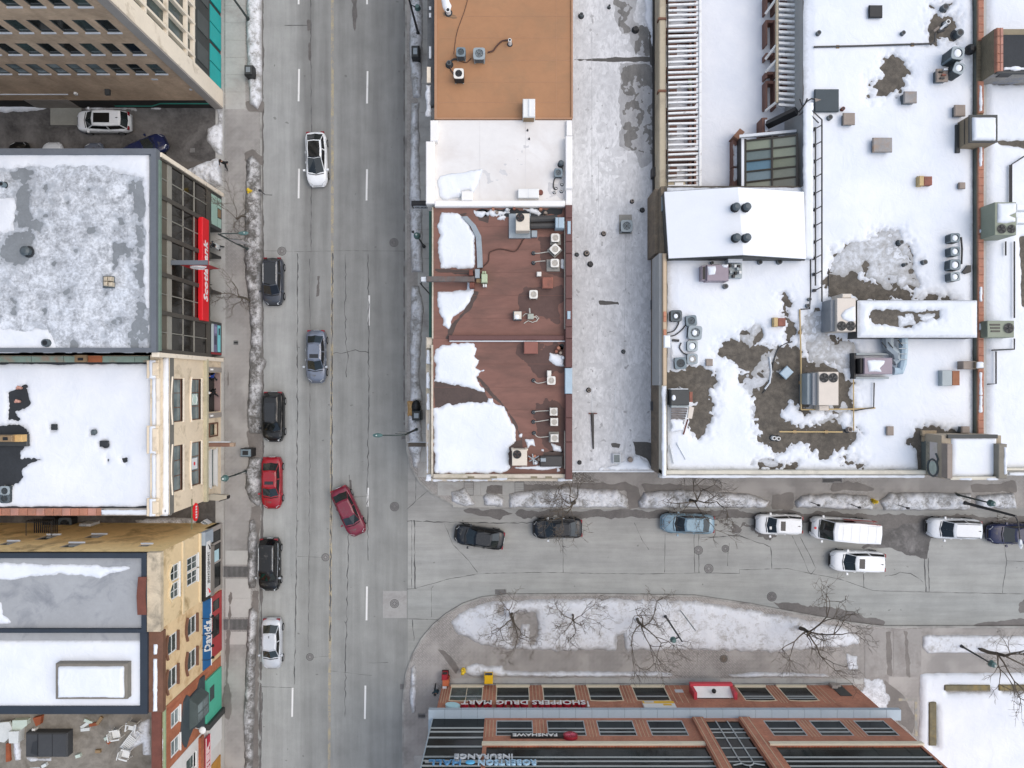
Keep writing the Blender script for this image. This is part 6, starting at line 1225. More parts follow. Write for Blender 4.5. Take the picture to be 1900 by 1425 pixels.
pb(b6, 'gap_shade_block', mat('gap_shade', (.035, .033, .03), .9, .4), 1213, -60, 1222.5, 715, 6.6, 5.5); pb(b6, 'brown_fascia', M_BROWNW, 1215, 350, 1224, 470, 9.0, 6, .03)  # near-black block: the gap's shade put into its colour
for v in (310, 555, 745): pb(b6, 'downpipe_box', M_PIPED, 1211, v, 1219, v + 17, 6.9, 6.0)
t = thing('gutter_head', 'dented blue grey metal box at the west corner of the metal roof', 'drain', P(1236, 375, 9.5)); pb(t, 'box', M_CONDT, 1229, 361, 1242, 390, 10.4, 9.0, .1); cap(1231, 363, 1240, 372, 10.4, .1, 111, parent=t, kind='stuff')
# ---- snow on the store roof
SUBS = [[(1231, 705), (1245, 691), (1282, 680), (1298, 677), (1322, 691), (1330, 713), (1318, 724), (1318, 762), (1310, 797), (1298, 807), (1277, 795), (1279, 758), (1286, 750), (1284, 722), (1231, 718)],
 [(1326, 657), (1340, 643), (1365, 628), (1385, 612), (1400, 604), (1412, 614), (1420, 625), (1406, 640), (1395, 655), (1380, 668), (1360, 668), (1348, 660)],
 [(1388, 668), (1420, 678), (1432, 655), (1445, 640), (1486, 636), (1490, 655), (1500, 672), (1522, 668), (1545, 680), (1565, 690), (1582, 712), (1584, 755), (1560, 765), (1520, 758), (1492, 762), (1472, 742), (1455, 752), (1443, 770), (1470, 788), (1500, 802), (1545, 770), (1562, 790), (1590, 802), (1580, 822), (1555, 836), (1520, 848), (1500, 832), (1470, 826), (1440, 842), (1425, 830), (1412, 815), (1400, 790), (1395, 770), (1405, 745), (1390, 720), (1375, 700)],
 [(1352, 655), (1400, 645), (1440, 640), (1490, 640), (1500, 690), (1440, 720), (1400, 712)],
 [(1452, 562), (1460, 548), (1470, 560), (1465, 580), (1472, 600), (1478, 620), (1472, 642), (1452, 642), (1458, 600)], [(1397, 860), (1420, 856), (1460, 858), (1477, 864), (1470, 868), (1420, 868)], [(1556, 846), (1580, 852), (1605, 862), (1604, 868), (1570, 872), (1562, 864)],
 [(1537, 504), (1593, 507), (1597, 520), (1630, 530), (1660, 532), (1662, 508), (1672, 510), (1676, 538), (1713, 553), (1743, 548), (1773, 555), (1773, 560), (1593, 560), (1588, 548), (1565, 548), (1535, 557)],
 [(1686, 822), (1700, 798), (1725, 796), (1800, 800), (1800, 810), (1735, 814), (1710, 834), (1695, 832)], [(1716, 46), (1722, 38), (1732, 25), (1740, 31), (1749, 34), (1757, 25), (1768, 24), (1778, 39), (1777, 48), (1773, 62), (1761, 66), (1749, 67), (1738, 62), (1732, 79), (1726, 80), (1735, 63), (1721, 56)],
 [(1610, 158), (1627, 151), (1641, 150), (1645, 135), (1638, 129), (1643, 112), (1656, 108), (1674, 109), (1676, 119), (1683, 130), (1676, 140), (1673, 174), (1660, 170), (1638, 178), (1628, 171), (1627, 165)], [(1545, 470), (1600, 442), (1668, 425), (1690, 470), (1700, 530), (1660, 535), (1600, 510), (1540, 507)], [(1488, 585), (1530, 578), (1534, 622), (1582, 640), (1586, 692), (1530, 670), (1500, 672), (1488, 640)], [(1722, 8), (1730, 9), (1729, 18), (1722, 18)], [(1748, 10), (1756, 8), (1766, 4), (1764, 20), (1752, 22)], [(1606, 176), (1611, 178), (1608, 183)], [(1759, 62), (1770, 64), (1772, 76), (1762, 76)]]
HARD = XY([(1238, 348), (1490, 348), (1490, -120), (1805, -120), (1805, 806), (1700, 806), (1704, 872), (1238, 872)], zg)
field_sheet('snow_cover', SNOW, [HARD], [XY(s_, zg) for s_ in SUBS], hard=HARD, z=zg, thick=.2, ramp_=.8, edge=.1, res=.105, seed=121, escale=.9, subnoise=.7, lump=.02, lscale=.25, kind='stuff', label='wide white snow cover melting off the gravel roof')
field_sheet('snow_cover', SNOWT, [XY(p, zg) for p in ([(1330, 720), (1390, 690), (1400, 750), (1396, 800), (1440, 860), (1330, 860)], [(1486, 580), (1532, 578), (1532, 625), (1560, 640), (1590, 640), (1590, 690), (1570, 690), (1530, 668), (1490, 660)], [(1545, 440), (1670, 400), (1690, 530), (1600, 520), (1540, 500)], [(1395, 690), (1430, 650), (1440, 690), (1400, 720)], [(1400, 590), (1420, 590), (1390, 640), (1355, 620)], [(1470, 750), (1570, 745), (1590, 800), (1500, 790)], [(1600, 90), (1650, 95), (1640, 140), (1600, 120)])], hard=XY([(1238, 380), (1806, 80), (1806, 806), (1700, 872), (1238, 872)], zg), z=zg + .006, thick=.03, ramp_=1.2, edge=.6, res=.13, seed=122, escale=.8, blotch=.47, bscale=.8, kind='stuff', label='thin grey slush on the brown gravel of the store roof')
field_sheet('snow_cover', SNOW, [rect(1228, 716, 1236, 884, zp)], z=zp, thick=.1, ramp_=.12, edge=.08, res=.09, seed=123, escale=1.5, kind='stuff', label='snow on the west parapet of the store'); field_sheet('snow_cover', SNOW, [XY([(1226, 881), (1716, 881), (1716, 886.5), (1226, 886.5)], 10.25)], z=10.25, thick=.1, ramp_=.12, edge=.07, res=.1, seed=124, escale=1.5, kind='stuff', label='long snow line on the south cornice of the store')
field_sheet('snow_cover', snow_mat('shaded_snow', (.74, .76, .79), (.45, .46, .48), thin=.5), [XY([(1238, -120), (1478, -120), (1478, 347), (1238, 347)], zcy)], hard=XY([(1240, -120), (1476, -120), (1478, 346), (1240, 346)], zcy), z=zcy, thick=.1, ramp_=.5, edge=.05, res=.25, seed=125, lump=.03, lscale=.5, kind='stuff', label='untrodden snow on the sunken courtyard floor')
field_sheet('snow_cover', GREY, [XY(p, zg) for p in ([(1540, 468), (1600, 436), (1672, 420), (1696, 470), (1704, 532), (1660, 538), (1600, 512), (1538, 509)], [(1486, 582), (1533, 575), (1537, 622), (1586, 640), (1590, 696), (1530, 673), (1500, 675), (1486, 640)], [(1392, 690), (1440, 640), (1452, 690), (1408, 722)], [(1468, 752), (1540, 750), (1575, 770), (1500, 795)], [(1350, 610), (1392, 580), (1420, 600), (1392, 640)])], z=zg + .003, thick=.07, ramp_=1.0, edge=.6, res=.12, seed=126, escale=.9, blotch=.40, bscale=.9, kind='stuff', label='grey slush between the snow and the brown gravel')
# ---- pitched metal roof
gr = thing('pitched_roof', 'low pitched snow covered roof south of the courtyard', 'roof', P(1370, 415, 11)); ze, zrd = 11.0, 12.1
pe = lambda u, v, z: P(u, v, z)
NW, SW, NE, SE = P(1232, 357, ze), P(1240, 480, ze), P(1490, 357, ze), P(1494, 481, ze); NR, SR = P(1368, 348.5, zrd), P(1378, 473.5, zrd)
b = MB(); b.face(NW, SW, SR, NR); b.face(NR, SR, SE, NE); b.face(NW, NR, NE); b.face(SW, SE, SR); b.face(*[(p[0], p[1], zg - .02) for p in (NW, NE, SE, SW)])
for a, c in ((NW, SW), (SE, NE), (SW, SE), (NE, NW)): b.face(a, c, (c[0], c[1], zg - .02), (a[0], a[1], zg - .02))
b.build('roof_shell', M_DKGREY, gr)
for s_, (A, B, C, D) in enumerate(((NW, SW, SR, NR), (NR, SR, SE, NE))):
    q = MB(); e = Vector((0, 0, .16)); up = [Vector(p) + e for p in (A, B, C, D)]; q.face(*up)
    for i in range(4): q.face(Vector((A, B, C, D)[i]) + Vector((0, 0, .01)), Vector((A, B, C, D)[(i + 1) % 4]) + Vector((0, 0, .01)), up[(i + 1) % 4], up[i])
    q.build('snow_slab', SNOWB, gr)['kind'] = 'stuff'
for q_ in ((SW, SR), (SR, SE), (NW, NR), (NR, NE)): tp(gr, 'bargeboard', M_DKGREY, [Vector(q_[0]) - Vector((0, 0, .12)), Vector(q_[1]) - Vector((0, 0, .12))], .1, 6)
for k, (u, v) in enumerate(((1367, 383), (1387, 383), (1368, 440), (1387, 440))):
    z = 12.35; vent(u, v, z, .2, .45, M_CONDD, ('snow filled vent left of the ridge, upper', 'square vent right of the ridge, upper', 'torn vent left of the ridge, lower', 'square vent right of the ridge, lower')[k] + ' on the pitched roof', capr=.3)
pb(gr, 'side_gutter', M_WSILL, 1490, 345, 1509, 480, zg + .5, zg, .1); cap(1490, 190, 1509, 480, zg + .5, .15, 131, kind='stuff', label='snow band beside the ladder rack')
# ---- pergola rows of the courtyard
pg = thing('west_pergola', 'long white beamed pergola over brown booths on the west side of the courtyard', 'pergola', P(1270, 170, 8.2)); zb_ = 8.4
M_BEAM = mat('snowy_beam', (.74, .74, .72), .8, .1, 2, .2, grime=((.4, .38, .36), .15, 3))
b = MB(); b.box(-.0, X(1301, zb_) - X(1240, zb_), -.07, .07, -.22, 0); bm0 = b.build('beam', M_BEAM, pg, org=(0, 0, 0)); o3 = Vector(pg['_org'])
for k in range(42):
    v = -52 + k * 9.6; o = bm0 if k == 0 else inst(bm0, 'beam', pg); o.location = Vector((X(1240, zb_), Y(v + 3 + random.uniform(-.8, .8), zb_), zb_)) - o3; o.rotation_euler = (0, 0, R(2.2 + random.uniform(-.8, .8)))
pb(pg, 'edge_beam', M_BEAM, 1297, -60, 1302, 348, zb_ + .12, zb_ - .1, .03); tp(pg, 'wall_rail', M_BLACK, [P(1239.5, -60, zb_ + .05), P(1238, 345, zb_ + .05)], .05, 5)
for k in range(6):
    v = -20 + k * 74; b = MB(); x, y, _ = P(1299, v, zb_); b.box(x - .08, x + .08, y - .08, y + .08, zcy, zb_ - .1); b.build('post', M_WOODB, pg)
for k, bv in enumerate((-26, 51, 124, 200, 277)):
    bt = thing('booth', 'brown wooden booth under the west pergola, number %s from the top' % ('one', 'two', 'three', 'four', 'five')[k], 'booth', P(1262, bv + 30, zcy), 'wooden booths under the west pergola')
    bt['label'] = ('cut off brown booth at the top under the west pergola', 'second brown booth from the top under the west pergola', 'middle brown booth with green scraps under the west pergola', 'brown booth next to the lowest under the west pergola', 'lowest brown booth under the west pergola by the pitched roof')[k]
    for d0, d1 in ((0, 6), (12, 19)): pb(bt, 'bench', M_WOODB, 1236, bv + d0, 1291, bv + d1, 7.4, zcy, .03)
    pb(bt, 'table_top', M_WOODB, 1243, bv + 29, 1256, bv + 52, 7.0, 6.9); pb(bt, 'table_leg', M_BLACK, 1248, bv + 38, 1251, bv + 42, 6.89, zcy)
    for u in (1279, 1288): pb(bt, 'bench_slat', M_WOODB, u, bv + 22, u + 4, bv + 68, 6.9, zcy, .02)
    pb(bt, 'bench_back', M_WOODB, 1270, bv - 2, 1292, bv + 10, 7.45, 7.401)
    if k == 2:
        for d in (4, 12, 20): b = MB(); x, y, _ = P(1280, bv + 18 + d, 7); b.ball(x, y, 7.0, .18, 7, 4, sz=.4); b.build('green_scrap', mat('faded_green', (.22, .27, .16), .8, .3), bt)
b = MB(); pixbox(b, 1233, 333, 1272, 350, 8.2, zcy, .04); ob = single(b, 'courtyard_cabinet', M_BEIGEC, 'tan cabinet with white tray at the foot of the west pergola', 'cabinet'); b = MB(); pixbox(b, 1252, 338, 1268, 348, 8.3, 8.201, .03); ob2 = b.build('tray', M_WHITE, ob); 
pg2 = thing('east_pergola', 'short beamed pergola over dark booths on the east side of the courtyard', 'pergola', P(1460, 90, 8.2)); b = MB(); b.box(0, X(1481, zb_) - X(1445, zb_), -.09, .09, -.22, 0); bm1 = b.build('beam', M_BEAM, pg2, org=(0, 0, 0)); o3 = Vector(pg2['_org'])
for k in range(25):
    o = bm1 if k == 0 else inst(bm1, 'beam', pg2); o.location = Vector((X(1445, zb_), Y(-56 + k * 10.4, zb_), zb_)) - o3; o.rotation_euler = (0, 0, R(-3.5 + random.uniform(-.7, .7)))
pb(pg2, 'edge_beam', M_BEIGEC, 1440, -60, 1444.5, 190, zb_ + .1, zb_ - .12, .03)
for (u0, v0, u1, v1) in ((1440, -2, 1420, 26), (1440, 84, 1420, 110), (1440, 112, 1420, 134), (1440, 190, 1420, 206)): tp(pg2, 'brace', M_BEAM, [P(u0, v0, zb_), P(u1, v1, 7.6)], .1, 4)
for k, (v0, v1) in enumerate(((-10, 22), (37, 82), (98, 108), (133, 144), (150, 200))):
    bt = thing('booth', ('dark booth at the top edge under the east pergola', 'second dark booth under the east pergola', 'middle low booth under the east pergola', 'fourth booth under the east pergola', 'lowest booth beside the black beam')[k], 'booth', P(1440, (v0 + v1) / 2, zcy), 'wooden booths under the east pergola')
    b = MB(); pixbox(b, 1421, v0, 1424, v1, 7.2, zcy); pixbox(b, 1436, v0, 1440, v1, 7.2, zcy); b.build('side_board', M_WOODB, bt); pb(bt, 'bench', M_WOODB, 1424.2, v0, 1435.8, v0 + 5, 7.1, zcy); pb(bt, 'table_top', M_WOODB, 1452, v0 + 4, 1476, v0 + 20, 6.9, zcy)
# ---- lean-to glass roof
lg = thing('glass_lean_to', 'sloping glass roof of ten greenish and blue panes in the courtyard', 'glass roof', P(1430, 300, 8))
cols = ['8b917c', '85897a', '6d7a76', '8a8f7b', '5f7f8e', '7d816c', '76868a', '7c7f70', '8d8f7c', '7a7a6c']
for r_ in range(5):
    for c_ in range(2):
        u0, u1 = (1385, 1431) if c_ == 0 else (1434, 1478); v = 262 + r_ * 19.2; z0 = 8.2 if c_ == 0 else 9.0; z1 = z0 + .78; dv0, dv1 = (0, -5) if c_ == 0 else (-5.5, -10)
        b = MB(); b.face(P(u0, v + dv0, z0), P(u0, v + 17.5 + dv0, z0), P(u1, v + 17.5 + dv1, z1), P(u1, v + dv1, z1)); o = b.build('pane', mat('pane_' + cols[r_ * 2 + c_], cols[r_ * 2 + c_], .18, .1, .8, .02, spec=.6), lg)
for r_ in range(6): v = 261 + r_ * 19.2; tp(lg, 'glazing_bar', M_BRNZ, [P(1383, v + .3, 8.25), P(1480, v - 10.3, 9.85)], .07, 4)
for u, z0 in ((1383, 8.2), (1432.5, 9.0), (1479, 9.8)): b = MB(); dv = {1383: 0, 1432.5: -5.3, 1479: -10.5}[u]; b.tube([P(u, 258 + dv, z0 + .06), P(u, 360 + dv, z0 + .06)], .09, 4); b.build('rafter', M_BRNZ, lg)
pb(lg, 'front_gutter', M_BLACK, 1374, 254, 1381.5, 350, 8.1, zcy); pb(lg, 'snow_in_gutter', SNOWB, 1376, 256, 1381, 349, 8.25, 8.101)['kind'] = 'stuff'
b = MB(); b.loft([[P(1372, 252, 8.3), P(1478, 244, 8.6), P(1478, 249, 8.6), P(1372, 257, 8.3)], [P(1372, 250, 8.7), P(1478, 240, 9.0), P(1478, 245, 9.0), P(1372, 255, 8.7)]], [0, 0]); b.build('end_beam', M_WSILL, lg)
t = thing('planter', 'long brown planter half filled with snow in the courtyard', 'planter', P(1366, 300, 7)); b = MB(); pixbox(b, 1360, 259, 1372, 309, 7.2, zcy); pixbox(b, 1360, 311, 1372, 347, 7.2, zcy); b.build('box', M_WOODB, t); field_sheet('snow_fill', SNOWT, [rect(1361, 260, 1371, 308, 7.2), rect(1361, 312, 1371, 346, 7.2)], z=7.205, thick=.06, edge=.12, res=.08, seed=132, blotch=.42, bscale=1.5, parent=t, kind='stuff')
b = MB(); b.prism(XY([(1361, 252), (1373, 238), (1382, 245), (1370, 259)], 7.6), zcy, 7.6); single(b, 'wooden_box', mat('rust_wood', (.2, .1, .06), .8, .25), 'tilted red brown wooden box at the head of the planter', 'box')
t = thing('black_beam', 'slanting black box beam at the courtyard edge', 'beam', P(1450, 220, 9)); tp(t, 'beam', M_BLACK, [P(1424, 232, 8.0), P(1478, 206, 9.9)], .34, 4); b = MB(); pixbox(b, 1414, 218, 1424, 250, 7.6, zcy, .03); pixbox(b, 1424.3, 243, 1448, 249, 7.6, zcy, .03); b.build('brown_frame', M_WOODB, t); pb(t, 'snow_strip', SNOWB, 1420, 222, 1424, 244, 7.7, 7.601)['kind'] = 'stuff'
t = thing('antenna_mast', 'dark bracketed mast reaching from the courtyard edge to the dark hatch', 'mast', P(1500, 190, 10)); b = MB(); b.tube([P(1482, 208, 10.2), P(1497, 188, 11), P(1506, 183, 11.4), P(1522, 186, 11.6)], .06, 5); b.tube([P(1484, 184, 10.8), P(1490, 200, 10.3), P(1498, 183, 11)], .06, 5); b.build('arm', M_PIPED, t); b = MB(); b.loft([[P(1512, 182, 11.5), P(1524, 185, 11.6), P(1513, 189, 11.5)], [P(1512, 182, 11.6), P(1524, 185, 11.7), P(1513, 189, 11.6)]], [0, 0]); b.build('pointed_head', M_TAN, t)
t = thing('ladder_rack', 'long dark cable ladder lying along the east side of the pitched roof', 'cable ladder', P(1519, 380, 10.5))
for u in (1513, 1525): tp(t, 'rail', M_PIPED, [P(u, 222 if u > 1520 else 236, 10.6), P(u, 560 if u > 1520 else 530, 10.6)], .06, 5)
b = MB(); b.tube([P(1525, 222, 10.6), P(1501, 200, 10.6), P(1482, 214, 10.2)], .05, 5); b.tube([P(1519, 228, 10.6), P(1499, 208, 10.6)], .05, 5); b.build('bent_end', M_PIPED, t)
for k in range(11): v = 236 + k * 30; tp(t, 'rung', M_PIPED, [P(1512, v + 3, 10.6), P(1525, v - 4, 10.6)], .045, 5); pb(t, 'foot_block', M_PIPED, 1510, v, 1515, v + 5, 10.5, zg, .02)
line([(1536, 265, 10.06), (1536, 380, 10.06), (1538, 560, 10.06)], .03, M_PIPED, 'thin dark cable beside the ladder rack', 'cable', 'cable'); line([(1503, 410, 10.2), (1504, 540, 10.2), (1502, 573, 10.2), (1485, 574, 10.2)], .06, M_PIPED, 'dark pipe between the pitched roof and the yellow pipe')
# ---- rooftop units of the store
M_LGREY = mat('unit_light_grey', '99a2a3', .5, .08, 1.5); M_MGREY = mat('unit_mid_grey', '84878a', .5, .08, 1.5); M_MAUVE = mat('unit_mauve', '8d8189', .5, .1, 1.5); M_UBEI = mat('unit_warm_beige', 'cbc1b4', .5, .06, 1.0); M_SAGE = mat('unit_sage', '838a78', .55, .1, 1.2)
t = rtu('rooftop_unit', 'big warm rooftop unit with twin fans left of the long snowy box', [(1553, 553, 1588, 615, 12.0, zg, M_UBEI, 'cabinet'), (1541, 556, 1552.6, 614, 11.6, zg, M_MGREY, 'side_section'), (1535, 558, 1540.6, 613, 11.0, zg, M_LGREY, 'intake'), (1563, 545, 1580, 552.6, 11.8, zg, M_UBEI, 'end_hood')], [(1561, 605, 12.0, .33), (1578, 605, 12.0, .33)])
field_sheet('snow_on_unit', SNOW, [XY([(1560, 585), (1568, 575), (1580, 569), (1587, 568), (1587, 596), (1576, 598), (1564, 592)], 12.0)], z=12.004, thick=.12, ramp_=.2, edge=.04, res=.07, seed=133, parent=t, kind='stuff')
t = rtu('rooftop_unit', 'big warm rooftop unit with twin fans at its upper end in the yellow pipe loop', [(1519, 690, 1556, 752, 12.0, zg, M_UBEI, 'cabinet'), (1507.5, 692, 1518.6, 752, 11.7, zg, M_MGREY, 'side_section'), (1498, 693, 1507, 750, 11.4, zg, M_LGREY, 'intake'), (1493, 694, 1497.6, 750, 10.9, zg, M_MGREY, 'lower_hood'), (1520, 752.4, 1538, 762, 11.0, zg, M_UBEI, 'end_hood')], [(1528.5, 701, 12.0, .33), (1545.5, 701, 12.0, .33)])
t = rtu('rooftop_unit', 'mauve grey rooftop unit with snow patch and curved ducts', [(1604, 664, 1656, 694, 11.4, zg, M_MAUVE, 'cabinet'), (1596, 665, 1603.6, 693, 11.2, zg, M_BLACK, 'intake'), (1589, 655, 1652, 659, 10.7, zg, M_LGREY, 'frame_rail'), (1588, 699, 1650, 703, 10.7, zg, M_LGREY, 'frame_rail'), (1584, 655, 1588, 703, 10.7, zg, M_BLACK, 'frame_rail')], [])
field_sheet('snow_on_unit', SNOW, [XY([(1608, 668), (1620, 667), (1642, 669), (1640, 676), (1632, 683), (1636, 690), (1612, 690)], 11.4)], z=11.404, thick=.1, ramp_=.2, edge=.06, res=.07, seed=134, parent=t, kind='stuff')
tp(t, 'curved_duct', M_GALV, [P(1657, 672, 10.8), P(1663, 668, 10.8), P(1660, 655, 10.8), P(1648, 645, 10.8), P(1647, 628, 10.8)], [.3, .32, .36, .4, .42], 8); tp(t, 'straight_duct', M_GALVB, [P(1657, 688, 10.8), P(1670, 688, 10.8), P(1674, 675, 10.8), P(1676, 650, 10.8), P(1676, 628, 10.8)], .32, 8)
for v in (636, 646, 656, 666): pb(t, 'duct_band', M_GALV, 1668, v, 1683, v + 1.4, 11.18, 11.1)
for u, v in ((1640, 640), (1652, 640), (1670, 636)): tp(t, 'strap', M_PIPED, [P(u - 4, v - 5, 11.28), P(u + 5, v + 6, 11.28)], .04, 4)
t = rtu('rooftop_unit', 'mauve unit with louvred end below the pitched roof', [(1312, 491, 1352, 521, 11.2, zg, M_MAUVE, 'cabinet'), (1302, 493, 1311.6, 520, 11.0, zg, M_MAUVE, 'intake'), (1352.5, 489, 1377, 516, 10.6, zg, M_LGREY, 'pipe_frame'), (1351, 478, 1378, 487, 11.0, zg, M_WSILL, 'top_box')], [])
for k, (u, v) in enumerate(((1356, 492), (1365, 493), (1372, 494), (1357, 504), (1366, 506), (1374, 505), (1362, 512), (1370, 498))): pb(t, 'valve', [M_BLACK, M_WHITE, M_PIPED, M_LGREY][k % 4], u - 2.5, v - 2.5, u + 2, v + 3, 10.9, 10.601, .02)
pb(t, 'louvre', M_BLACK, 1304, 495, 1309, 518, 11.03, 11.001); field_sheet('snow_on_unit', SNOW, [XY([(1312, 494), (1328, 493), (1329, 500), (1327, 510), (1314, 511)], 11.2), XY([(1339, 491), (1352, 490), (1350, 497), (1342, 497)], 11.2)], z=11.204, thick=.1, ramp_=.15, edge=.05, res=.07, seed=135, parent=t, kind='stuff')
# long raised box
zx = 11.6; t = thing('raised_roof_box', 'long snow topped raised box with a bare brown middle on the store roof', 'roof box', P(1702, 592, zg)); pb(t, 'walls', M_DKGREY, 1590, 557, 1813, 627, zx, zg); pb(t, 'gravel_top', M_GRAV, 1591, 558, 1812, 626, zx + .012, zx + .001)
field_sheet('snow_top', SNOW, [rect(1590, 557, 1813, 627, zx)], [XY([(1613, 580), (1622, 575), (1645, 574), (1662, 577), (1690, 580), (1742, 576), (1742, 590), (1720, 595), (1700, 602), (1690, 608), (1675, 608), (1660, 606), (1640, 602), (1616, 600)], zx)], hard=rect(1590.5, 557.5, 1812.5, 626.5, zx), z=zx + .014, thick=.22, ramp_=.5, edge=.05, res=.1, seed=136, subnoise=.28, escale=1.1, parent=t, kind='stuff')
field_sheet('thin_snow', SNOWT, [XY([(1665, 580), (1690, 582), (1700, 600), (1670, 606)], zx), XY([(1705, 585), (1735, 582), (1735, 596), (1708, 598)], zx)], z=zx + .02, thick=.03, edge=.3, res=.09, seed=137, blotch=.45, bscale=1.5, parent=t, kind='stuff')
# pipes
line([(1484, 574, 10.3), (1486, 660, 10.3), (1486.5, 760, 10.3)], .06, M_PIPEY, 'yellow gas pipe running down the left side of the pipe loop', clips=2.2); line([(1487, 760, 10.3), (1584, 759, 10.3), (1624, 757, 10.3)], .055, M_PIPEY, 'yellow gas pipe along the bottom of the pipe loop', clips=2.2); line([(1583.5, 704, 10.3), (1584, 800, 10.3)], .045, M_PIPEY, 'thin yellow gas pipe right of the twin fan unit'); line([(1446, 801, 10.3), (1563, 801.5, 10.3)], .055, M_PIPEY, 'yellow gas pipe near the south parapet', clips=1.6)
line([(1510, 87, 10.3), (1600, 85, 10.3), (1660, 83, 10.3), (1728, 81, 10.3), (1734, 79, 10.3), (1736, 62, 10.3)], .07, M_PIPED, 'long dark pipe crossing the upper snow roof on blocks', clips=2.5); line([(1622, 710, 10.4), (1621, 756, 10.4), (1586, 762, 10.4)], .05, M_PIPED, 'dark pipe frame beside the square snow patch')
hose([(1470, 634), (1452, 640), (1442, 652), (1436, 670), (1432, 690), (1428, 712), (1415, 730)], zg + .1, .05, M_PIPED, 'dark cable curving over the brown gravel'); b = MB(); b.tube([P(1428 + k, 662 + k * 1.6, zg + .12) for k in range(0, 1)] + [P(1431, 690, zg + .1), P(1428, 710, zg + .1), P(1419, 722, zg + .1)], .07, 5); single(b, 'hose', M_WSILL, 'snow dusted hose end on the brown gravel', 'hose')
# hoods and boxes
hood(1565, 209, 1587, 231, zg, .7, M_TAN, 'square tan hood below the dark hatch', group='square hoods on the store roof'); hood(1620, 255, 1656, 282, zg, .7, mat('patchy_metal', (.25, .24, .23), .6, .2, 1.5, grime=((.3, .2, .13), .5, 1.2)), 'larger patchy metal hood in the middle of the upper roof', group='square hoods on the store roof'); hood(1678, 169, 1702, 190.5, zg, .8, MATS['patchy_metal'], 'patchy grey hood at the corner of the brown gravel patch', group='square hoods on the store roof')
hood(1772, 194, 1792, 215, zg, .7, M_TAN, 'half blue half tan hood above the chimney', group='square hoods on the store roof'); hood(1780, 338, 1792, 350, zg, .5, M_TAN, 'tiny tan hood near the coping below the chimney', group='square hoods on the store roof'); hood(1738, 127, 1760, 151, zg, .8, M_TAN, 'tan hood with scattered junk on top beside two condensers', group='square hoods on the store roof')
hood(1646, 791, 1659, 808, zg, .5, M_TAN, 'small tan hood near the south parapet', group='square hoods on the store roof'); hood(1310, 666, 1323, 679, zg, .4, M_TAN, 'small tan hood right of the condenser cluster', group='square hoods on the store roof'); hood(1785, 791, 1800, 804, zg, .7, M_TAN, 'small tan hood in the corner above the penthouse', group='square hoods on the store roof'); hood(1613, 9, 1638, 32, zg, .5, M_BLACK, 'black square hatch at the top with cable on its right', 'roof hatch', group='square hoods on the store roof')
t = hood(1512, 165, 1557, 207, zg, .5, mat('charcoal_hatch', '3d464a', .7, .1), 'large charcoal hatch under the pointed mast', 'roof hatch'); t = hood(1450, 683, 1470, 700, zg, .5, M_GALVB, 'pale blue box set diagonally on the brown gravel', 'roof box', rot=R(45))
for (u0, v0, u1, v1, m1, m2, lab) in ((1702, 326, 1730, 344, M_PIPEY, M_RUSTBOX, 'small yellow and red box in the upper snow'), (1432, 589, 1458, 606, M_PIPEY, M_RUSTBOX, 'red lidded box with yellow rim at the gravel edge'), (1744, 687, 1781, 716, M_LGREY, mat('rust_metal', (.28, .11, .05), .7, .25), 'blue grey box with rusty right half')):
    t = thing('two_tone_box', lab, 'roof box', P((u0 + u1) / 2, (v0 + v1) / 2, zg)); um = u0 + (u1 - u0) * (.45 if 'rusty' not in lab else .62); pb(t, 'left_half', m1, u0 + 4, v0, um, v1, 10.7, zg, .03); pb(t, 'right_half', m2, um + .2, v0 + 1, u1, v1 - 1, 10.65, zg, .03); pb(t, 'intake', M_BLACK, u0, v0 + 1, u0 + 3.8, v1 - 1, 10.3, zg)
t = thing('stair_hood', 'dark roof access box with red trim and wooden steps', 'roof box', P(1265, 740, zg)); pb(t, 'box', M_DKGREY, 1245, 723, 1279, 752, 11.2, zg, .04); pb(t, 'pale_edge', M_WSILL, 1245, 721, 1277, 722.8, 11.1, zg); pb(t, 'red_trim', M_RUSTBOX, 1279.4, 727, 1285, 746, 11.0, zg)
pb(t, 'sill', M_LGREY, 1246, 752.4, 1278, 756, 11.0, zg)
for k in range(7): pb(t, 'tread', mat('grey_timber', (.2, .18, .17), .9, .25, 3), 1246, 757 + k * 4.4, 1276 - k * 1.2, 760.4 + k * 4.4, 10.8 - k * .1, 10.7 - k * .1)
b = MB(); b.prism(XY([(1279, 754), (1288, 756), (1284, 777), (1276, 776)], 10.9), 10.7, 10.9); b.build('loose_board', M_UBEI, t); tp(t, 'handrail', M_RUST, [P(1276, 778, 10.6), P(1268, 806, 10.3)], .06, 4); cap(1245, 778, 1268, 800, 10.4, .1, 138, parent=t, kind='stuff', edge=.2); b = MB(); b.ball(*P(1250, 738, 11.2)[:2], 11.2, .22, sz=.4, sx=.7); b.build('snow_patch', SNOWB, t, True)['kind'] = 'stuff'
for n_, (a, c) in enumerate((((1256, 822), (1272, 852)), ((1243, 826), (1250, 860)))): line([(*a, zg + .25), (*c, zg + .25)], .06, M_WSILL, ('longer', 'shorter')[n_] + ' pale rail half buried in the corner snow', 'rail', 'rail')
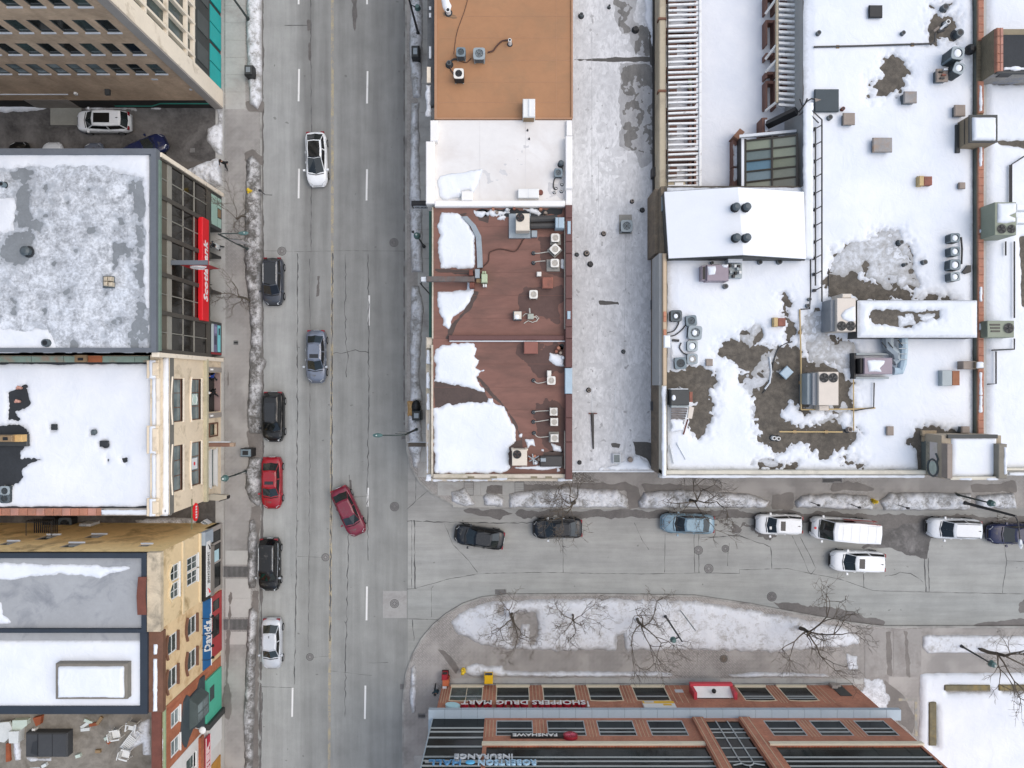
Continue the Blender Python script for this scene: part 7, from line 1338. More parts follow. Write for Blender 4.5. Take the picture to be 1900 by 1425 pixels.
# vents
for u, v, r, m, lab in ((1520, 60, .18, M_CONDD, 'dark vent at the left end of the long pipe'), (1541, 217, .2, M_CONDD, 'dark vent below the charcoal hatch'), (1565, 201, .15, M_RUST, 'rusty vent right of the charcoal hatch'), (1677, 60, .17, M_CONDD, 'dark elbow vent above the long pipe'), (1673, 449, .18, M_CONDD, 'round vent in the middle of the upper snow'), (1411, 486, .18, M_CONDD, 'left vent under the pitched roof edge'), (1447, 485, .22, M_CONDD, 'right vent under the pitched roof edge'), (1347, 531, .2, M_CONDD, 'vent below the mauve louvred unit'), (1322, 487, .12, M_CONDD, 'small vent above the mauve louvred unit'), (1717, 486, .2, M_CONDD, 'dark lump vent left of the condenser row'), (1682, 490, .12, M_CONDD, 'small dark vent in the grey slush'), (1578, 797, .2, M_TAN, 'tan vent at the end of the south gas pipe'), (1500, 567, .16, M_CONDD, 'vent at the lower end of the ladder rack'), (1503, 555, .14, M_CONDD, 'second vent at the lower end of the ladder rack'), (1755, 12, .26, M_CONDD, 'fat curved vent at the top of the junk patch'), (1782, 60, .3, M_CONDD, 'round drum with snow beside the junk patch'), (1760, 40, .18, M_WHITE, 'white capped vent in the junk patch')):
    vent(u, v, zg, r, .5, m, lab)
vent(1437, 813, zg, .16, .4, M_WHITE, 'twin white vent near the south gas pipe, left pipe'); vent(1445, 814, zg, .16, .3, M_WHITE, 'twin white vent near the south gas pipe, right pipe')
for n_, (a, c, m) in enumerate((((1733, 58), (1742, 50), M_TAN), ((1744, 55), (1758, 42), M_WSILL), ((1740, 60), (1752, 56), M_PIPED))): line([(*a, zg + .3), (*c, zg + .4)], .09, m, ('tan', 'pale', 'dark')[n_] + ' stub of pipe lying in the junk patch', 'pipe_stub', 'pipe')
# condensers
cs = 'condenser at the west coping of the store, '
condenser(1255, 586, zg, .82, .7, M_CONDD, M_CONDD, 'dark', 'dark ' + cs + 'topmost with snow in its fan', snow=2); condenser(1283, 595, zg, .78, .6, M_CONDT, M_CONDT, 'dark', 'blue grey ' + cs + 'beside the topmost', rot=R(6)); condenser(1290, 617, zg, 1.0, .75, M_CONDG, M_CONDG, 'dark', 'largest grey ' + cs + 'with one snowy blade', snow=2, rot=R(-4)); condenser(1285, 642, zg, .76, .6, M_CONDG, M_LGREY, 'dark', 'pale ' + cs + 'with fan full of snow', snow=1); condenser(1285, 666, zg, .76, .6, M_CONDG, M_CONDG, 'light', 'pale ' + cs + 'with ringed guard', snow=2); condenser(1263, 674, zg, .86, .6, M_CONDD, M_CONDT, 'dark', 'dark teal ' + cs + 'lowest at the gravel edge', rot=R(4))
for k, pl in enumerate(([(1260, 594), (1258, 603), (1250, 614), (1236, 618)], [(1272, 603), (1265, 612), (1252, 622), (1240, 624)], [(1247, 631), (1260, 632)], [(1264, 636), (1261, 645), (1268, 655), (1277, 658)], [(1246, 637), (1248, 655), (1247, 665), (1252, 671)])): hose(pl, zg + .3, .05 if k != 2 else .1, M_PIPED if k < 4 else M_WSILL, 'dark line set of the condenser cluster, ' + ('topmost', 'second', 'thick black stub', 'curling one', 'pale one at the left')[k])
b = MB(); pixbox(b, 1232, 622, 1244, 645, 10.8, zg, .08); single(b, 'snow_lump', SNOWB, 'block of snow against the tan coping beside the condensers', 'snow', kind='stuff')
for k, v in enumerate((441, 466, 491, 513)): condenser(1773, v, zg, .66 if k != 2 else .76, .95, M_CONDT if k < 3 else M_CONDG, M_CONDT if k < 3 else M_CONDG, 'dark', ('topmost', 'second', 'largest third', 'lowest')[k] + ' condenser of the row beside the east coping', snow=1, rot=R((0, 3, -3, 5)[k]))
line([(1783, 440, 10.4), (1785, 462, 10.4), (1784, 490, 10.4)], .07, M_PIPED, 'dark line set behind the row of condensers'); b = MB(); b.prism(XY([(1786, 505), (1796, 492), (1802, 492), (1802, 505), (1792, 508)], 10.4), zg, 10.4); single(b, 'tarp', M_BLACK, 'black flap between the condenser row and the east coping', 'tarp')
condenser(1778, 98, zg, .9, 1.5, M_CONDT, M_CONDG, 'dark', 'tall condenser with snow cap, upper of two by the brick penthouse', snow=1, rot=R(-8)); condenser(1780, 126, zg, .78, 1.4, M_CONDD, M_CONDG, 'dark', 'tall condenser with snow cap, lower of two by the brick penthouse', snow=1, rot=R(-22)); b = MB(); b.ball(*P(1800, 92, 10.5)[:2], 10.5, .4, 10, 6); single(b, 'black_vent_ball', M_BLACK, 'black round vent against the olive wall', 'vent')
for k, (u, v) in enumerate(((1745, 134), (1750, 140), (1753, 130), (1747, 146))): b = MB(); x, y, _ = P(u, v, 10.8); b.box(x - .15, x + .15, y - .06, y + .06, 10.8, 10.95); single(b, 'scrap', [M_BLACK, M_RUSTBOX, M_WSILL, M_PIPED][k], ('black', 'rusty', 'pale', 'dark grey')[k] + ' scrap lying on the tan hood beside two condensers', 'junk', 'scraps on the tan hood')
# ---- east coping wall, brick penthouse, chimney
ew = thing('east_party_wall', 'long olive party wall with terracotta coping tiles east of the snowy store', 'wall', P(1820, 400, zg)); bp(ew, 'wall', M_OLBR, X(1815, zp) + .002, X(1826, zp), Y(812, zp), Y(-300, zp), 0, zp - .1); bp(ew, 'green_base', M_GRWALL, X(1812, zg) + .003, X(1815, zp), Y(812, zp), Y(-300, zp), zg, zp - .25)
tile = None
for k in range(58):
    v = -60 + k * 15
    if 62 < v < 150 or 205 < v < 268 or v > 795: continue
    if tile is None: b = MB(); b.bbox(-.22, .22, -.30, .30, -.12, .0, .04); tile = b.build('coping_tile', M_TERRA, ew, org=(0, 0, 0)); o = tile
    else: o = inst(tile, 'coping_tile', ew)
    o.location = Vector((X(1820.5, zp), Y(v + 7.5, zp), zp + random.uniform(0, .02))) - Vector(ew['_org'])
for v0, v1, s_ in ((158, 206, 141), (270, 310, 142), (532, 560, 143), (600, 612, 144), (690, 732, 145), (735, 765, 146), (425, 432, 147)): cap(1817, v0, 1822.5, v1, zp + .02, .1, s_, edge=.08, kind='stuff', label='snow left on the terracotta coping')
ph = thing('brick_penthouse', 'brick penthouse with dark flat top and painted south wall', 'building', P(1880, 90, zg)); zt2 = 12.3; bp(ph, 'wall', M_OLBR, X(1850, zt2), X(2200, zt2), Y(132, zt2), Y(50, zt2), zg - .1, zt2 - .3); bp(ph, 'roof', M_TAR, X(1862, zt2), X(2200, zt2), Y(131, zt2), Y(62, zt2), zt2 - .299, zt2 - .2)
for k in range(5): pb(ph, 'coping_tile', M_TERRA, 1850, 51 + k * 16.2, 1856, 66.6 + k * 16.2, zt2 + .02, zt2 - .3, .04); pb(ph, 'coping_tile', M_TERRA2, 1856.4, 51 + k * 16.2, 1862, 66.6 + k * 16.2, zt2 - .02, zt2 - .3, .03)
b = MB(); ysw = Y(132, zt2) - .02; b.box(X(1851, zt2), X(2200, zt2), ysw, ysw + .019, zg, zt2 - .3); b.build('painted_wall', mat('faded_mural', (.30, .28, .25), .85, .3, .7, .1, grime=((.16, .2, .3), .45, .8)), ph); bp(ph, 'louvre', M_BLACK, X(1863, zt2), X(1886, zt2), ysw - .05, ysw, 11.4, 11.9); cap(1862, 124, 1960, 131, zt2 - .2, .1, 148, edge=.12, kind='stuff', label='snow edge on the brick penthouse')
pb(ph, 'drip_edge', M_DKGREY, 1850, 132.4, 2000, 135, zt2 - .1, zt2 - .4)
ch = thing('chimney', 'square masonry stack with snow capped top on the party wall', 'chimney', P(1825, 240, zg)); zc2 = 11.7; bp(ch, 'stack', mat('olive_render', '82745f', .85, .15, .8), X(1800, zc2), X(1850, zc2), Y(264, zc2), Y(214, zc2), zg, zc2 - .15); pb(ch, 'capstone', M_DKGREY, 1799, 213, 1851, 264, zc2, zc2 - .149)
for k in range(2): z = 10.4 + k * .65; bp(ch, 'render_joint', M_BRNZ, X(1800, zc2) - .05, X(1800, zc2), Y(262, zc2), Y(217, zc2), z, z + .05)
pb(ch, 'plinth', M_DKGREY, 1774, 231, 1782, 283, 10.4, zg, .03); field_sheet('snow_top', SNOW, [rect(1803, 218, 1847, 261, zc2)], z=zc2 + .004, thick=.2, ramp_=.15, edge=.03, res=.08, seed=149, parent=ch, kind='stuff')
ch2 = thing('chimney', 'small stack astride the coping beside the rusty box', 'chimney', P(1815, 678, zg)); pb(ch2, 'stack', MATS['olive_render'], 1811, 671, 1826, 684, 11.2, zg, .03); pb(ch2, 'flue_box', M_TAN, 1787, 670, 1811, 685, 10.9, zg, .05); cap(1812, 672, 1825, 683, 11.2, .12, 150, parent=ch2, kind='stuff')
# ---- neighbour roof at the right edge
nb = thing('east_neighbour_building', 'snow covered flat roof cut by the right edge of the photo', 'building', P(1950, 500, zg)); bp(nb, 'wall', M_GREYC, X(1826, zp) + .003, X(2600, zg), Y(874, zg), Y(-300, zg), 0, zg)
field_sheet('snow_cover', SNOW, [XY([(1820, -120), (2200, -120), (2200, 868), (1820, 868)], zg)], [XY([(1848, 262), (1960, 258), (1960, 275), (1900, 276), (1855, 268)], zg), XY([(1892, 440), (1960, 430), (1960, 580), (1895, 570)], zg), XY([(1840, 150), (1900, 150), (1900, 157), (1840, 158)], zg)], hard=XY([(1830, -120), (2200, -120), (2200, 868), (1830, 868)], zg), z=zg + .002, thick=.18, ramp_=.4, edge=.06, res=.16, seed=151, subnoise=.15, lump=.02, lscale=.3, kind='stuff', label='smooth snow on the roof at the right edge')
field_sheet('gravel', M_GRAV, [XY([(1830, 140), (1960, 140), (1960, 600), (1830, 600)], zg)], z=zg, thick=0, edge=.01, res=.5, seed=1, kind='stuff', parent=nb); pb(nb, 'parapet', M_CREAMC, 1840, 869, 2200, 873, zp, zg - .3, .02); cap(1872, 876, 2100, 882, 10.2, .1, 152, kind='stuff', label='snow on the cornice at the right edge')
bp(nb, 'cornice', M_GREYC, X(1826, 10.15), X(2600, 10.15), Y(883, 10.15), Y(874.2, 10.15), 9.4, 10.15)
t = rtu('rooftop_unit', 'sage green rooftop unit with two fans and snow at the right edge', [(1846, 375, 1886, 436, 12.2, zg + .1, M_SAGE, 'cabinet')], [(1858, 425, 12.2, .32), (1876, 425, 12.2, .3)]); field_sheet('snow_on_unit', SNOW, [XY([(1850, 377), (1885, 377), (1886, 395), (1872, 400), (1884, 404), (1884, 412), (1866, 415), (1850, 413)], 12.2)], z=12.204, thick=.14, ramp_=.2, edge=.05, res=.08, seed=153, parent=t, kind='stuff')
b = MB(); pixbox(b, 1886.3, 378, 1910, 390, 11.6, 11.0, .05); pixbox(b, 1886.3, 402, 1910, 414, 11.6, 11.0, .05); b.build('snowy_duct', SNOWB, t)['kind'] = 'stuff'
t = rtu('rooftop_unit', 'sage green rooftop unit with one fan and louvres lower at the right edge', [(1832, 595, 1882, 626, 11.4, zg + .1, M_SAGE, 'cabinet')], [(1871, 609, 11.4, .36)])
for k in range(3): pb(t, 'louvre', M_BRNZ, 1837 + k, 601 + k * 6, 1856, 604 + k * 6, 11.44, 11.401, .01)
for k, pl in enumerate(([(1882, 448), (1882, 590)], [(1866, 448), (1866, 474)], [(1882, 628), (1882, 648), (1840, 650)], [(1848, 652), (1848, 712), (1832, 713)], [(1877, 380), (1877, 305), (1900, 290)], [(1874, 380), (1874, 306)])): line([(u, v, 10.4) for u, v in pl], .06, M_PIPED, ('dark pipe between the two sage units', 'short dark pipe under the upper sage unit', 'angled pipe below the lower sage unit', 'bent pipe at the parapet below the lower sage unit', 'double pipe above the upper sage unit, right one', 'double pipe above the upper sage unit, left one')[k])
# ---- corner penthouse with painted wall
cp = thing('corner_penthouse', 'penthouse with snow deck and painted emblem on its tan west wall', 'building', P(1790, 850, zg)); z3 = 13.2; zd = 12.5; xw = X(1758, z3)
bp(cp, 'wall', mat('tan_render', (.36, .30, .22), .85, .1, .6, .1), xw, X(1870, z3), Y(890, z3), Y(808, zd), 0, zd); bp(cp, 'west_parapet', M_TAN, xw, xw + .35, Y(888, z3), Y(824, z3), zd, z3); pb(cp, 'east_parapet', mat('brown_parapet', (.22, .2, .16), .85, .2, 1), 1853, 824, 1869, 888, z3, zd, .04); bp(cp, 'south_parapet', M_CREAMC, xw + .351, X(1852, z3), Y(891, z3), Y(885.5, z3), zd, z3 - .2)
bp(cp, 'north_edge', M_DKGREY, xw + .351, X(1848, zd), Y(813, zd), Y(806, zd), zd, zd + .2)
for n_, (z0, z1, m) in enumerate(((zg, 10.6, M_GRWALL), (10.6, 11.1, mat('tan_graffiti', (.34, .30, .22), .85, .3, 3, grime=((.08, .08, .07), .45, 3))), (11.1, 12.0, mat('pink_band', (.55, .49, .45), .8, .1, .6, grime=((.45, .42, .3), .3, .8))))): bp(cp, 'wall_band', m, xw - .03, xw - .001, Y(888, z3), Y(824, z3), z0, z1)
b = MB(); ye = Y(868, 11.6); b.tube([(xw - .05, ye + .62 * math.cos(a), 11.5 + .62 * math.sin(a)) for a in np.linspace(0, 2 * math.pi, 19)], .08, 5); b.tube([(xw - .05, ye + .35, 12.0), (xw - .05, ye + .7, 12.15), (xw - .05, ye + 1.1, 11.9)], .07, 5); b.build('painted_ring', mat('faded_black_paint', (.09, .1, .095), .8, .3), cp); b = MB(); b.face(*[(xw - .035, ye + .5 * math.cos(a), 11.5 + .5 * math.sin(a)) for a in np.linspace(0, 2 * math.pi, 13)[:-1]]); b.build('ring_fill', mat('pale_green_paint', (.45, .5, .42), .8, .2, 3), cp)
field_sheet('snow_top', SNOW, [XY([(1765, 812), (1848, 811), (1850, 884), (1764, 884)], zd)], z=zd + .004, thick=.15, ramp_=.2, edge=.05, res=.12, seed=154, parent=cp, kind='stuff'); cap(1863, 830, 1868, 880, z3, .1, 155, parent=cp, kind='stuff'); cap(1778, 887, 1803, 891, z3 - .2, .08, 156, parent=cp, kind='stuff'); cap(1830, 887, 1852, 891, z3 - .2, .08, 157, parent=cp, kind='stuff')
for k in range(2):
    t = thing('pallet', ('upper', 'lower')[k] + ' tan wooden pallet by the corner penthouse', 'pallet', P(1725, 803 + k * 10, zg), 'pallets by the penthouse')
    for j in range(4): pb(t, 'board', mat('pallet_wood', (.40, .31, .2), .85, .15, 3), 1712, 799 + k * 11 + j * 2.4, 1738, 800.8 + k * 11 + j * 2.4, 10.5 - k * .1, 10.4 - k * .1)
    b = MB(); pixbox(b, 1713, 799 + k * 11, 1716, 808.5 + k * 11, 10.39 - k * .1, zg); pixbox(b, 1734, 799 + k * 11, 1737, 808.5 + k * 11, 10.39 - k * .1, zg); b.build('runner', MATS['pallet_wood'], t)
# ============================================================ BRICK DRUGSTORE BUILDING (bottom)
Yd = Y(1268); xd0, xd1 = -6.25, 30.6
M_DBRK = brick('red_facade_brick', 'bd7152', 'aa6044', 'b09a86', 'y', bw=.24, bh=.08, streak='94614d'); M_PINS = mat('pale_brick_stripe', 'c4ad90', .85, .1, 1.5); M_LEDGE = mat('blue_grey_panel', 'a2afb7', .5, .07, .8, .05); M_LEDGE2 = mat('ledge_joint', '5b666d', .6, .1); M_CSILL = mat('cream_sill', 'd6ccb4', .8, .08, 1)
M_GLD = glass('drugstore_glass', (.01, .014, .014), .1, .9, .2); M_MULW = mat('silver_mullion', 'a6abaa', .4, .06)
ds = thing('drugstore_building', 'red brick drugstore building with dark window bays and blue grey ledge', 'building', (12, Yd - 8, 0))
w1 = [(-5.41, -2.54), (-1.39, 1.53), (2.68, 5.56), (6.66, 9.54), (10.64, 13.56), (19.9, 22.57), (23.6, 26.2)]
w2 = [(-1.25, 1.64), (2.76, 5.74), (6.73, 9.63), (10.75, 13.6), (20.1, 22.7), (23.75, 26.25), (27.3, 29.75)]
st = (15.4, 18.15)
band = [(-1.9, 14.4), (19.6, 30.4)]
holes = [(a, c, .7, 3.5) for a, c in w1] + [(a, c, 7.05, 9.5) for a, c in w2] + [(st[0], st[1], 7.05, 14.2)] + [(15.9, 18.9, .13, 3.1)] + [(a, c, 11.1, 15) for a, c in band]
b = MB(); holewall(b, 'y', Yd, -2.2, xd1, 0, 15, holes, .1, -1); holewall(b, 'y', Yd, xd0, -2.2, 0, 6.6, [(-5.41, -2.54, .7, 3.5)], .1, -1); b.box(xd0 + .5, xd1 - .02, Yd - 30, Yd - .5, 0, 15); b.face((xd1, Yd, 0), (xd1, Yd - 30, 0), (xd1, Yd - 30, 15), (xd1, Yd, 15)); b.face((xd0, Yd, 0), (xd0, Yd - 30, 0), (xd0, Yd - 30, 6.6), (xd0, Yd, 6.6)); b.build('wall', M_DBRK, ds)
def ypart(name, m, x0, x1, z0, z1, d0, d1, parent=None): b = MB(); b.box(x0, x1, Yd - d0, Yd + d1, z0, z1); return b.build(name, m, parent or ds)
for n_, (a, c) in enumerate(w1):
    fo = window(ds, 'y', Yd, (a + c) / 2, 2.1, c - a, 2.8, M_CSILL, M_GLG if n_ == 0 else M_GLD, None, -1, mull=2 if n_ == 0 else 1, fr=.08, depth=.08)
    ypart('window_bar', M_MULW, a + .08, c - .08, 2.55, 2.63, .08, .01); ypart('sill', M_CSILL, a - .05, c + .05, .45, .69, .05, .1)
    if n_ in (5, 6): ypart('window_bar', M_MULW, a + .08, c - .08, 2.95, 3.02, .08, .01)
    tp(ds, 'lintel_arch', M_PINS, [(a, Yd + .02, 3.52), ((a + c) / 2, Yd + .02, 3.68), (c, Yd + .02, 3.52)], .06, 4)
for a, c in w2:
    window(ds, 'y', Yd, (a + c) / 2, 8.275, c - a, 2.45, M_MULW, M_GLD, None, -1, fr=.07, depth=.08)
    for z in (8.3, 8.85): ypart('window_bar', M_MULW, a + .07, c - .07, z, z + .07, .08, .01)
for a, c in band:
    ypart('pane', M_GLD, a, c, 11.1, 15, .15, -.08)
    for z in (12.55, 13.1, 13.75, 14.4): ypart('window_bar', M_MULW, a, c, z, z + .07, .1, .0)
    ypart('sill_band', M_CSILL, a - .35, c + .35, 10.62, 11.0, .1, .14)
    x = a + 2.4
    while x < c - .5: ypart('window_post', M_GLD, x, x + .05, 11.1, 12.5, .1, -.06); x += 2.4
ypart('stair_glass', M_GLD, st[0], st[1], 7.05, 14.2, .15, -.09)
for k in range(1, 3): x = st[0] + (st[1] - st[0]) * k / 3; ypart('stair_mullion', M_MULW, x - .04, x + .04, 7.05, 13.1, .1, -.02)
for z in (8.3, 8.85, 9.7, 11.2, 12.5, 13.1): ypart('stair_transom', M_MULW, st[0], st[1], z, z + .07, .1, -.03)
b = MB(); xc = (st[0] + st[1]) / 2; b.tube([(xc + .48 * math.cos(a), Yd - .04, 13.15 + .55 * math.sin(a)) for a in np.linspace(math.pi, 0, 11)], .05, 5)
for a in (30, 90, 150): b.tube([(xc + .48 * math.cos(R(a)), Yd - .04, 13.15 + .55 * math.sin(R(a))), (xc + 1.3 * math.cos(R(a)), Yd - .04, 13.15 + 1.05 * math.sin(R(a)))], .05, 5)
b.build('fanlight', M_MULW, ds)
for a, c in ((st[0] - .95, st[0] - .05), (st[1] + .05, st[1] + .95)):
    ypart('stair_pier', M_DBRK, a, c, 6.9, 15, .0, .22)
    for x in (a + .2, c - .2): ypart('pier_stripe', M_PINS, x - .03, x + .03, 6.9, 15, -.22, .24)
piers = [(-6.2, -5.5), (-2.45, -1.5), (1.62, 2.6), (5.65, 6.58), (9.62, 10.55), (13.65, 15.3), (22.65, 23.5), (26.3, 27.6)]
for a, c in piers:
    for f in (.2, .5, .8): x = a + (c - a) * f; ypart('pier_stripe', M_PINS, x - .022, x + .022, .2, 3.9, -.002, .014)
for a, c in ((-2.2, -1.3), (1.72, 2.68), (5.82, 6.65), (9.71, 10.67), (22.8, 23.66), (26.35, 27.2)):
    for f in (.2, .5, .8): x = a + (c - a) * f; ypart('pier_stripe', M_PINS, x - .022, x + .022, 7.0, 9.7, -.002, .014)
ypart('concrete_base', M_CONC2, xd0, xd1, 0, .4, -.001, .1)
# ledge of blue grey panels
zl2 = 6.65; x = -6.75
while x < 31.2: bp(ds, 'ledge_panel', M_LEDGE, x + .012, min(x + 1.32, 31.4) - .012, Yd - .2, Yd + .66, 6.25, zl2); x += 1.32
ypart('ledge_core', M_LEDGE2, -6.72, 31.38, 6.27, 6.63, -.002, .64)
ypart('ledge_return', M_LEDGE, -6.75, -6.3, 6.25, zl2, 16, -.21)
# glazed corner
ypart('corner_glass', M_GLD, -6.3, -2.21, 6.66, 15, 2, -.05); bp(ds, 'corner_glass', M_GLD, -6.36, -6.31, Yd - 25, Yd - .06, 6.66, 15)
for z in (8.25, 8.85, 9.75, 11.1, 12.55, 13.1, 13.75): ypart('window_bar', M_MULW, -6.4, -2.21, z, z + .08, .05, .04)
bp(ds, 'corner_trim', M_LEDGE, -6.46, -6.37, Yd - 25, Yd + .0, 6.66, 15)
# signs
sg = thing('drugstore_sign', 'white capitals SHOPPERS DRUG MART with red returns on the brick', 'sign', (.8, Yd, 4)); M_LETR = mat('red_letter_return', '9c1a28', .5, .08)
me = put_text('SHOPPERS DRUG MART', 1.05, M_LETR, (.95, Yd + .17, 4.5), 'N', sg, width=10.4, extrude=.15, bold=.03, name='letter_returns'); put_text('SHOPPERS DRUG MART', 1.05, M_WHITE, (.95, Yd + .335, 4.5), 'N', sg, width=10.4, extrude=.012, bold=.022)
b = MB(); b.ball(6.35, Yd + .2, 4.9, .12, 8, 5); b.box(6.3, 6.4, Yd + .1, Yd + .3, 4.2, 4.8); b.build('emblem', M_WHITE, sg)
t = thing('oval_sign', 'pale blue leaf shaped oval sign left of the drugstore lettering', 'sign', (-4.95, Yd, 4.2)); b = MB(); b.loft([[(-4.95 + .62 * math.cos(a), Yd + d, 4.72 + .5 * math.sin(a) + .12 * math.cos(a)) for a in np.linspace(0, 2 * math.pi, 21)[:-1]] for d in (.02, .22)], [0, 0]); b.build('panel', mat('pale_blue_sign', 'b5dde2', .45, .08), t)
t = thing('college_sign', 'black backed sign lettered FANSHAWE with red round emblem', 'sign', (2.2, Yd, 9.5)); bp(t, 'backing', M_BLACK, -.1, 4.5, Yd + .02, Yd + .2, 9.55, 10.0); put_text('FANSHAWE', .55, M_WHITE, (1.75, Yd + .21, 9.78), 'N', t, width=3.4, extrude=.02, bold=.012)
b = MB(); b.loft([[(4.45 + .55 * math.cos(a), Yd + d, 9.85 + .5 * math.sin(a)) for a in np.linspace(0, 2 * math.pi, 19)[:-1]] for d in (.02, .26)], [0, 0]); em = b.build('emblem', mat('dark_red_emblem', '8a1526', .5, .1), t); b = MB()
for k in range(6): a = k * math.pi / 6; b.tube([(4.45 - .4 * math.cos(a), Yd + .27, 9.85 - .36 * math.sin(a)), (4.45 + .4 * math.cos(a), Yd + .27, 9.85 + .36 * math.sin(a))], .025, 4)
b.build('star_lines', mat('pink_line', 'c4576a', .5, .1), em)
t = thing('insurance_sign', 'pale blue and white letters ROBERTSON HALL INSURANCE on the dark glass', 'sign', (-2, Yd, 13)); M_LBL = mat('pale_blue_letter', 'a9cbe0', .5, .08); put_text('INSURANCE', .75, M_WSILL, (-2.05, Yd + .22, 12.95), 'N', t, width=4.2, extrude=.06, bold=.015); put_text('ROBERTSON', .85, M_LBL, (-.35, Yd + .22, 13.75), 'N', t, width=4.1, extrude=.06, bold=.015); put_text('HALL', .85, mat('blue_letter', '5d93bd', .5, .08), (-4.75, Yd + .22, 13.75), 'N', t, width=2.3, extrude=.06, bold=.015)
b = MB(); b.ball(-2.95, Yd + .22, 13.75, .36, 12, 6, sy=.3, sz=.7); b.build('blue_mark', mat('sky_blue_mark', '5fb0da', .5, .08), t); bp(t, 'carrier_rail', M_MULW, -6.2, 1.8, Yd - .3, Yd + .14, 13.3, 13.38)
# entrance canopy, tax style yellow sign, plate
t = thing('entrance_canopy', 'red rimmed white entrance box with a round black lamp', 'canopy', (17.4, Yd, 2)); x0, x1 = 15.55, 19.25
b = MB(); b.box(x0, x1, Yd + .6, Yd + .82, 1.6, 1.9); b.box(x0, x0 + .26, Yd + .0, Yd + .6, 1.6, 3.3); b.box(x1 - .26, x1, Yd + .0, Yd + .6, 1.6, 3.3); b.loft([[(x0, Yd + .6), (x1, Yd + .6), (x1, Yd + .82), (x0, Yd + .82)]] * 2, [1.9, 2.0]); b.build('red_rim', mat('pinkish_red_rim', 'c2404c', .5, .1), t)
b = MB(); b.face((x0 + .26, Yd + .6, 1.95), (x1 - .26, Yd + .6, 1.95), (x1 - .26, Yd + .02, 3.0), (x0 + .26, Yd + .02, 3.0)); b.build('white_panel', mat('dirty_white_panel', 'f2f0ea', .6, .08, 1), t); b = MB(); b.ball((x0 + x1) / 2, Yd + .5, 2.75, .2); b.build('round_lamp', M_BLACK, t)
ypart('door_glass', M_GLD, 15.9, 18.9, .13, 3.1, .4, -.3)
t = thing('wall_sign', 'yellow and white rectangular sign under the blue grey ledge', 'sign', (12.4, Yd, 4.2)); bp(t, 'white_panel', M_WHITE, 10.95, 13.6, Yd + .0, Yd + .25, 4.15, 5.3); b = MB(); b.box(10.96, 13.59, Yd + .251, Yd + .262, 4.16, 4.55); b.box(12.6, 13.3, Yd + .251, Yd + .262, 4.65, 4.95); b.build('yellow_field', mat('yellow_sign', 'e0b32a', .5, .08), t); bp(t, 'print', M_WSILL, 11.1, 11.9, Yd + .263, Yd + .27, 4.2, 4.45)
ypart('notice_plate', M_WSILL, 14.3, 15.0, 1.4, 1.9, .0, .06); ypart('notice_plate', M_WSILL, -6.15, -5.8, .8, 1.1, 0, .3)
t = thing('alcove', 'dark recess with bits of debris at the east end of the brick front', 'alcove', (28.5, Yd, .5)); bp(t, 'recess', M_DKGREY, 28.4, 29.4, Yd + .0, Yd + .05, .4, 2.6); b = MB(); b.box(28.3, 28.8, Yd + .05, Yd + .3, .5, 1.2); b.box(28.9, 29.2, Yd + .05, Yd + .25, .5, .9); b.build('debris', M_GREYP, t)
# low timber walls in the snow lawn
for n_, (u0, v0, u1, v1) in enumerate(((1754, 1272, 1838, 1282), (1855, 1272, 1912, 1282), (1725, 1304, 1738, 1384))):
    b = MB(); pixbox(b, u0, v0, u1, v1, .55, 0, .04); single(b, 'low_wall', mat('mossy_timber', (.16, .14, .085), .9, .3, 1.5, .3, grime=((.3, .22, .08), .35, 1)), ('upper left', 'upper right', 'left upright')[n_] + ' low mossy timber wall in the snow lawn', 'low wall')
strip('kerb_paint', [(1666, 1297), (1698, 1297), (1698, 1364)], .25, M_LINEY, pv_se, .1505)
# ============================================================ CARS
def paint(name, col, rough=.28, coat=.6, metal=0.0): return mat(name, col, rough, .08, .8, 0, metal, world=False, coat=coat, grime=('55534e', .12, 2.5) if lin(col)[0] < .3 else None)
M_CGL = glass('car_glass', (.018, .024, .024), .05, .3, .7); M_CGLT = glass('car_glass_tinted', (.008, .009, .010), .05, .3, .6); M_TYRE = mat('tyre_rubber', '141414', .85, .2, 6, world=False); M_RIMS = mat('alloy_rim', '9a9c9e', .35, .1, 6, 0, .7, world=False); M_LAMP = mat('headlamp_glass', 'c9ced0', .15, .1, 6, 0, world=False); M_TAIL = mat('tail_lamp_red', '7d1420', .25, .15, 6, 0, world=False); M_PLAST = mat('black_trim', '17181a', .5, .2, 6, world=False); M_CHROME = mat('bright_trim', 'b5b9bb', .25, .08, 6, 0, .6, world=False)
KIND = { # fractions of length measured from the rear: rear-glass base, roof start, roof end, windscreen base; body top keys
 'sedan': dict(g=(.11, .26, .57, .745), top=[(0, .72), (.03, .88), (.11, .97), (.3, .95), (.745, .96), (.9, .86), (.97, .74), (1, .6)], rw=.70),
 'suv': dict(g=(.02, .09, .60, .77), top=[(0, .8), (.02, 1.0), (.3, 1.02), (.77, 1.08), (.92, .98), (.97, .84), (1, .62)], rw=.74),
 'hatch': dict(g=(.05, .20, .52, .77), top=[(0, .74), (.03, .92), (.12, .98), (.4, .95), (.77, .94), (.92, .80), (.97, .68), (1, .55)], rw=.68),
 'van': dict(g=(.0, .012, .74, .885), top=[(0, 1.0), (.02, 1.1), (.7, 1.1), (.885, 1.22), (.96, 1.1), (.985, .95), (1, .7)], rw=.86)}
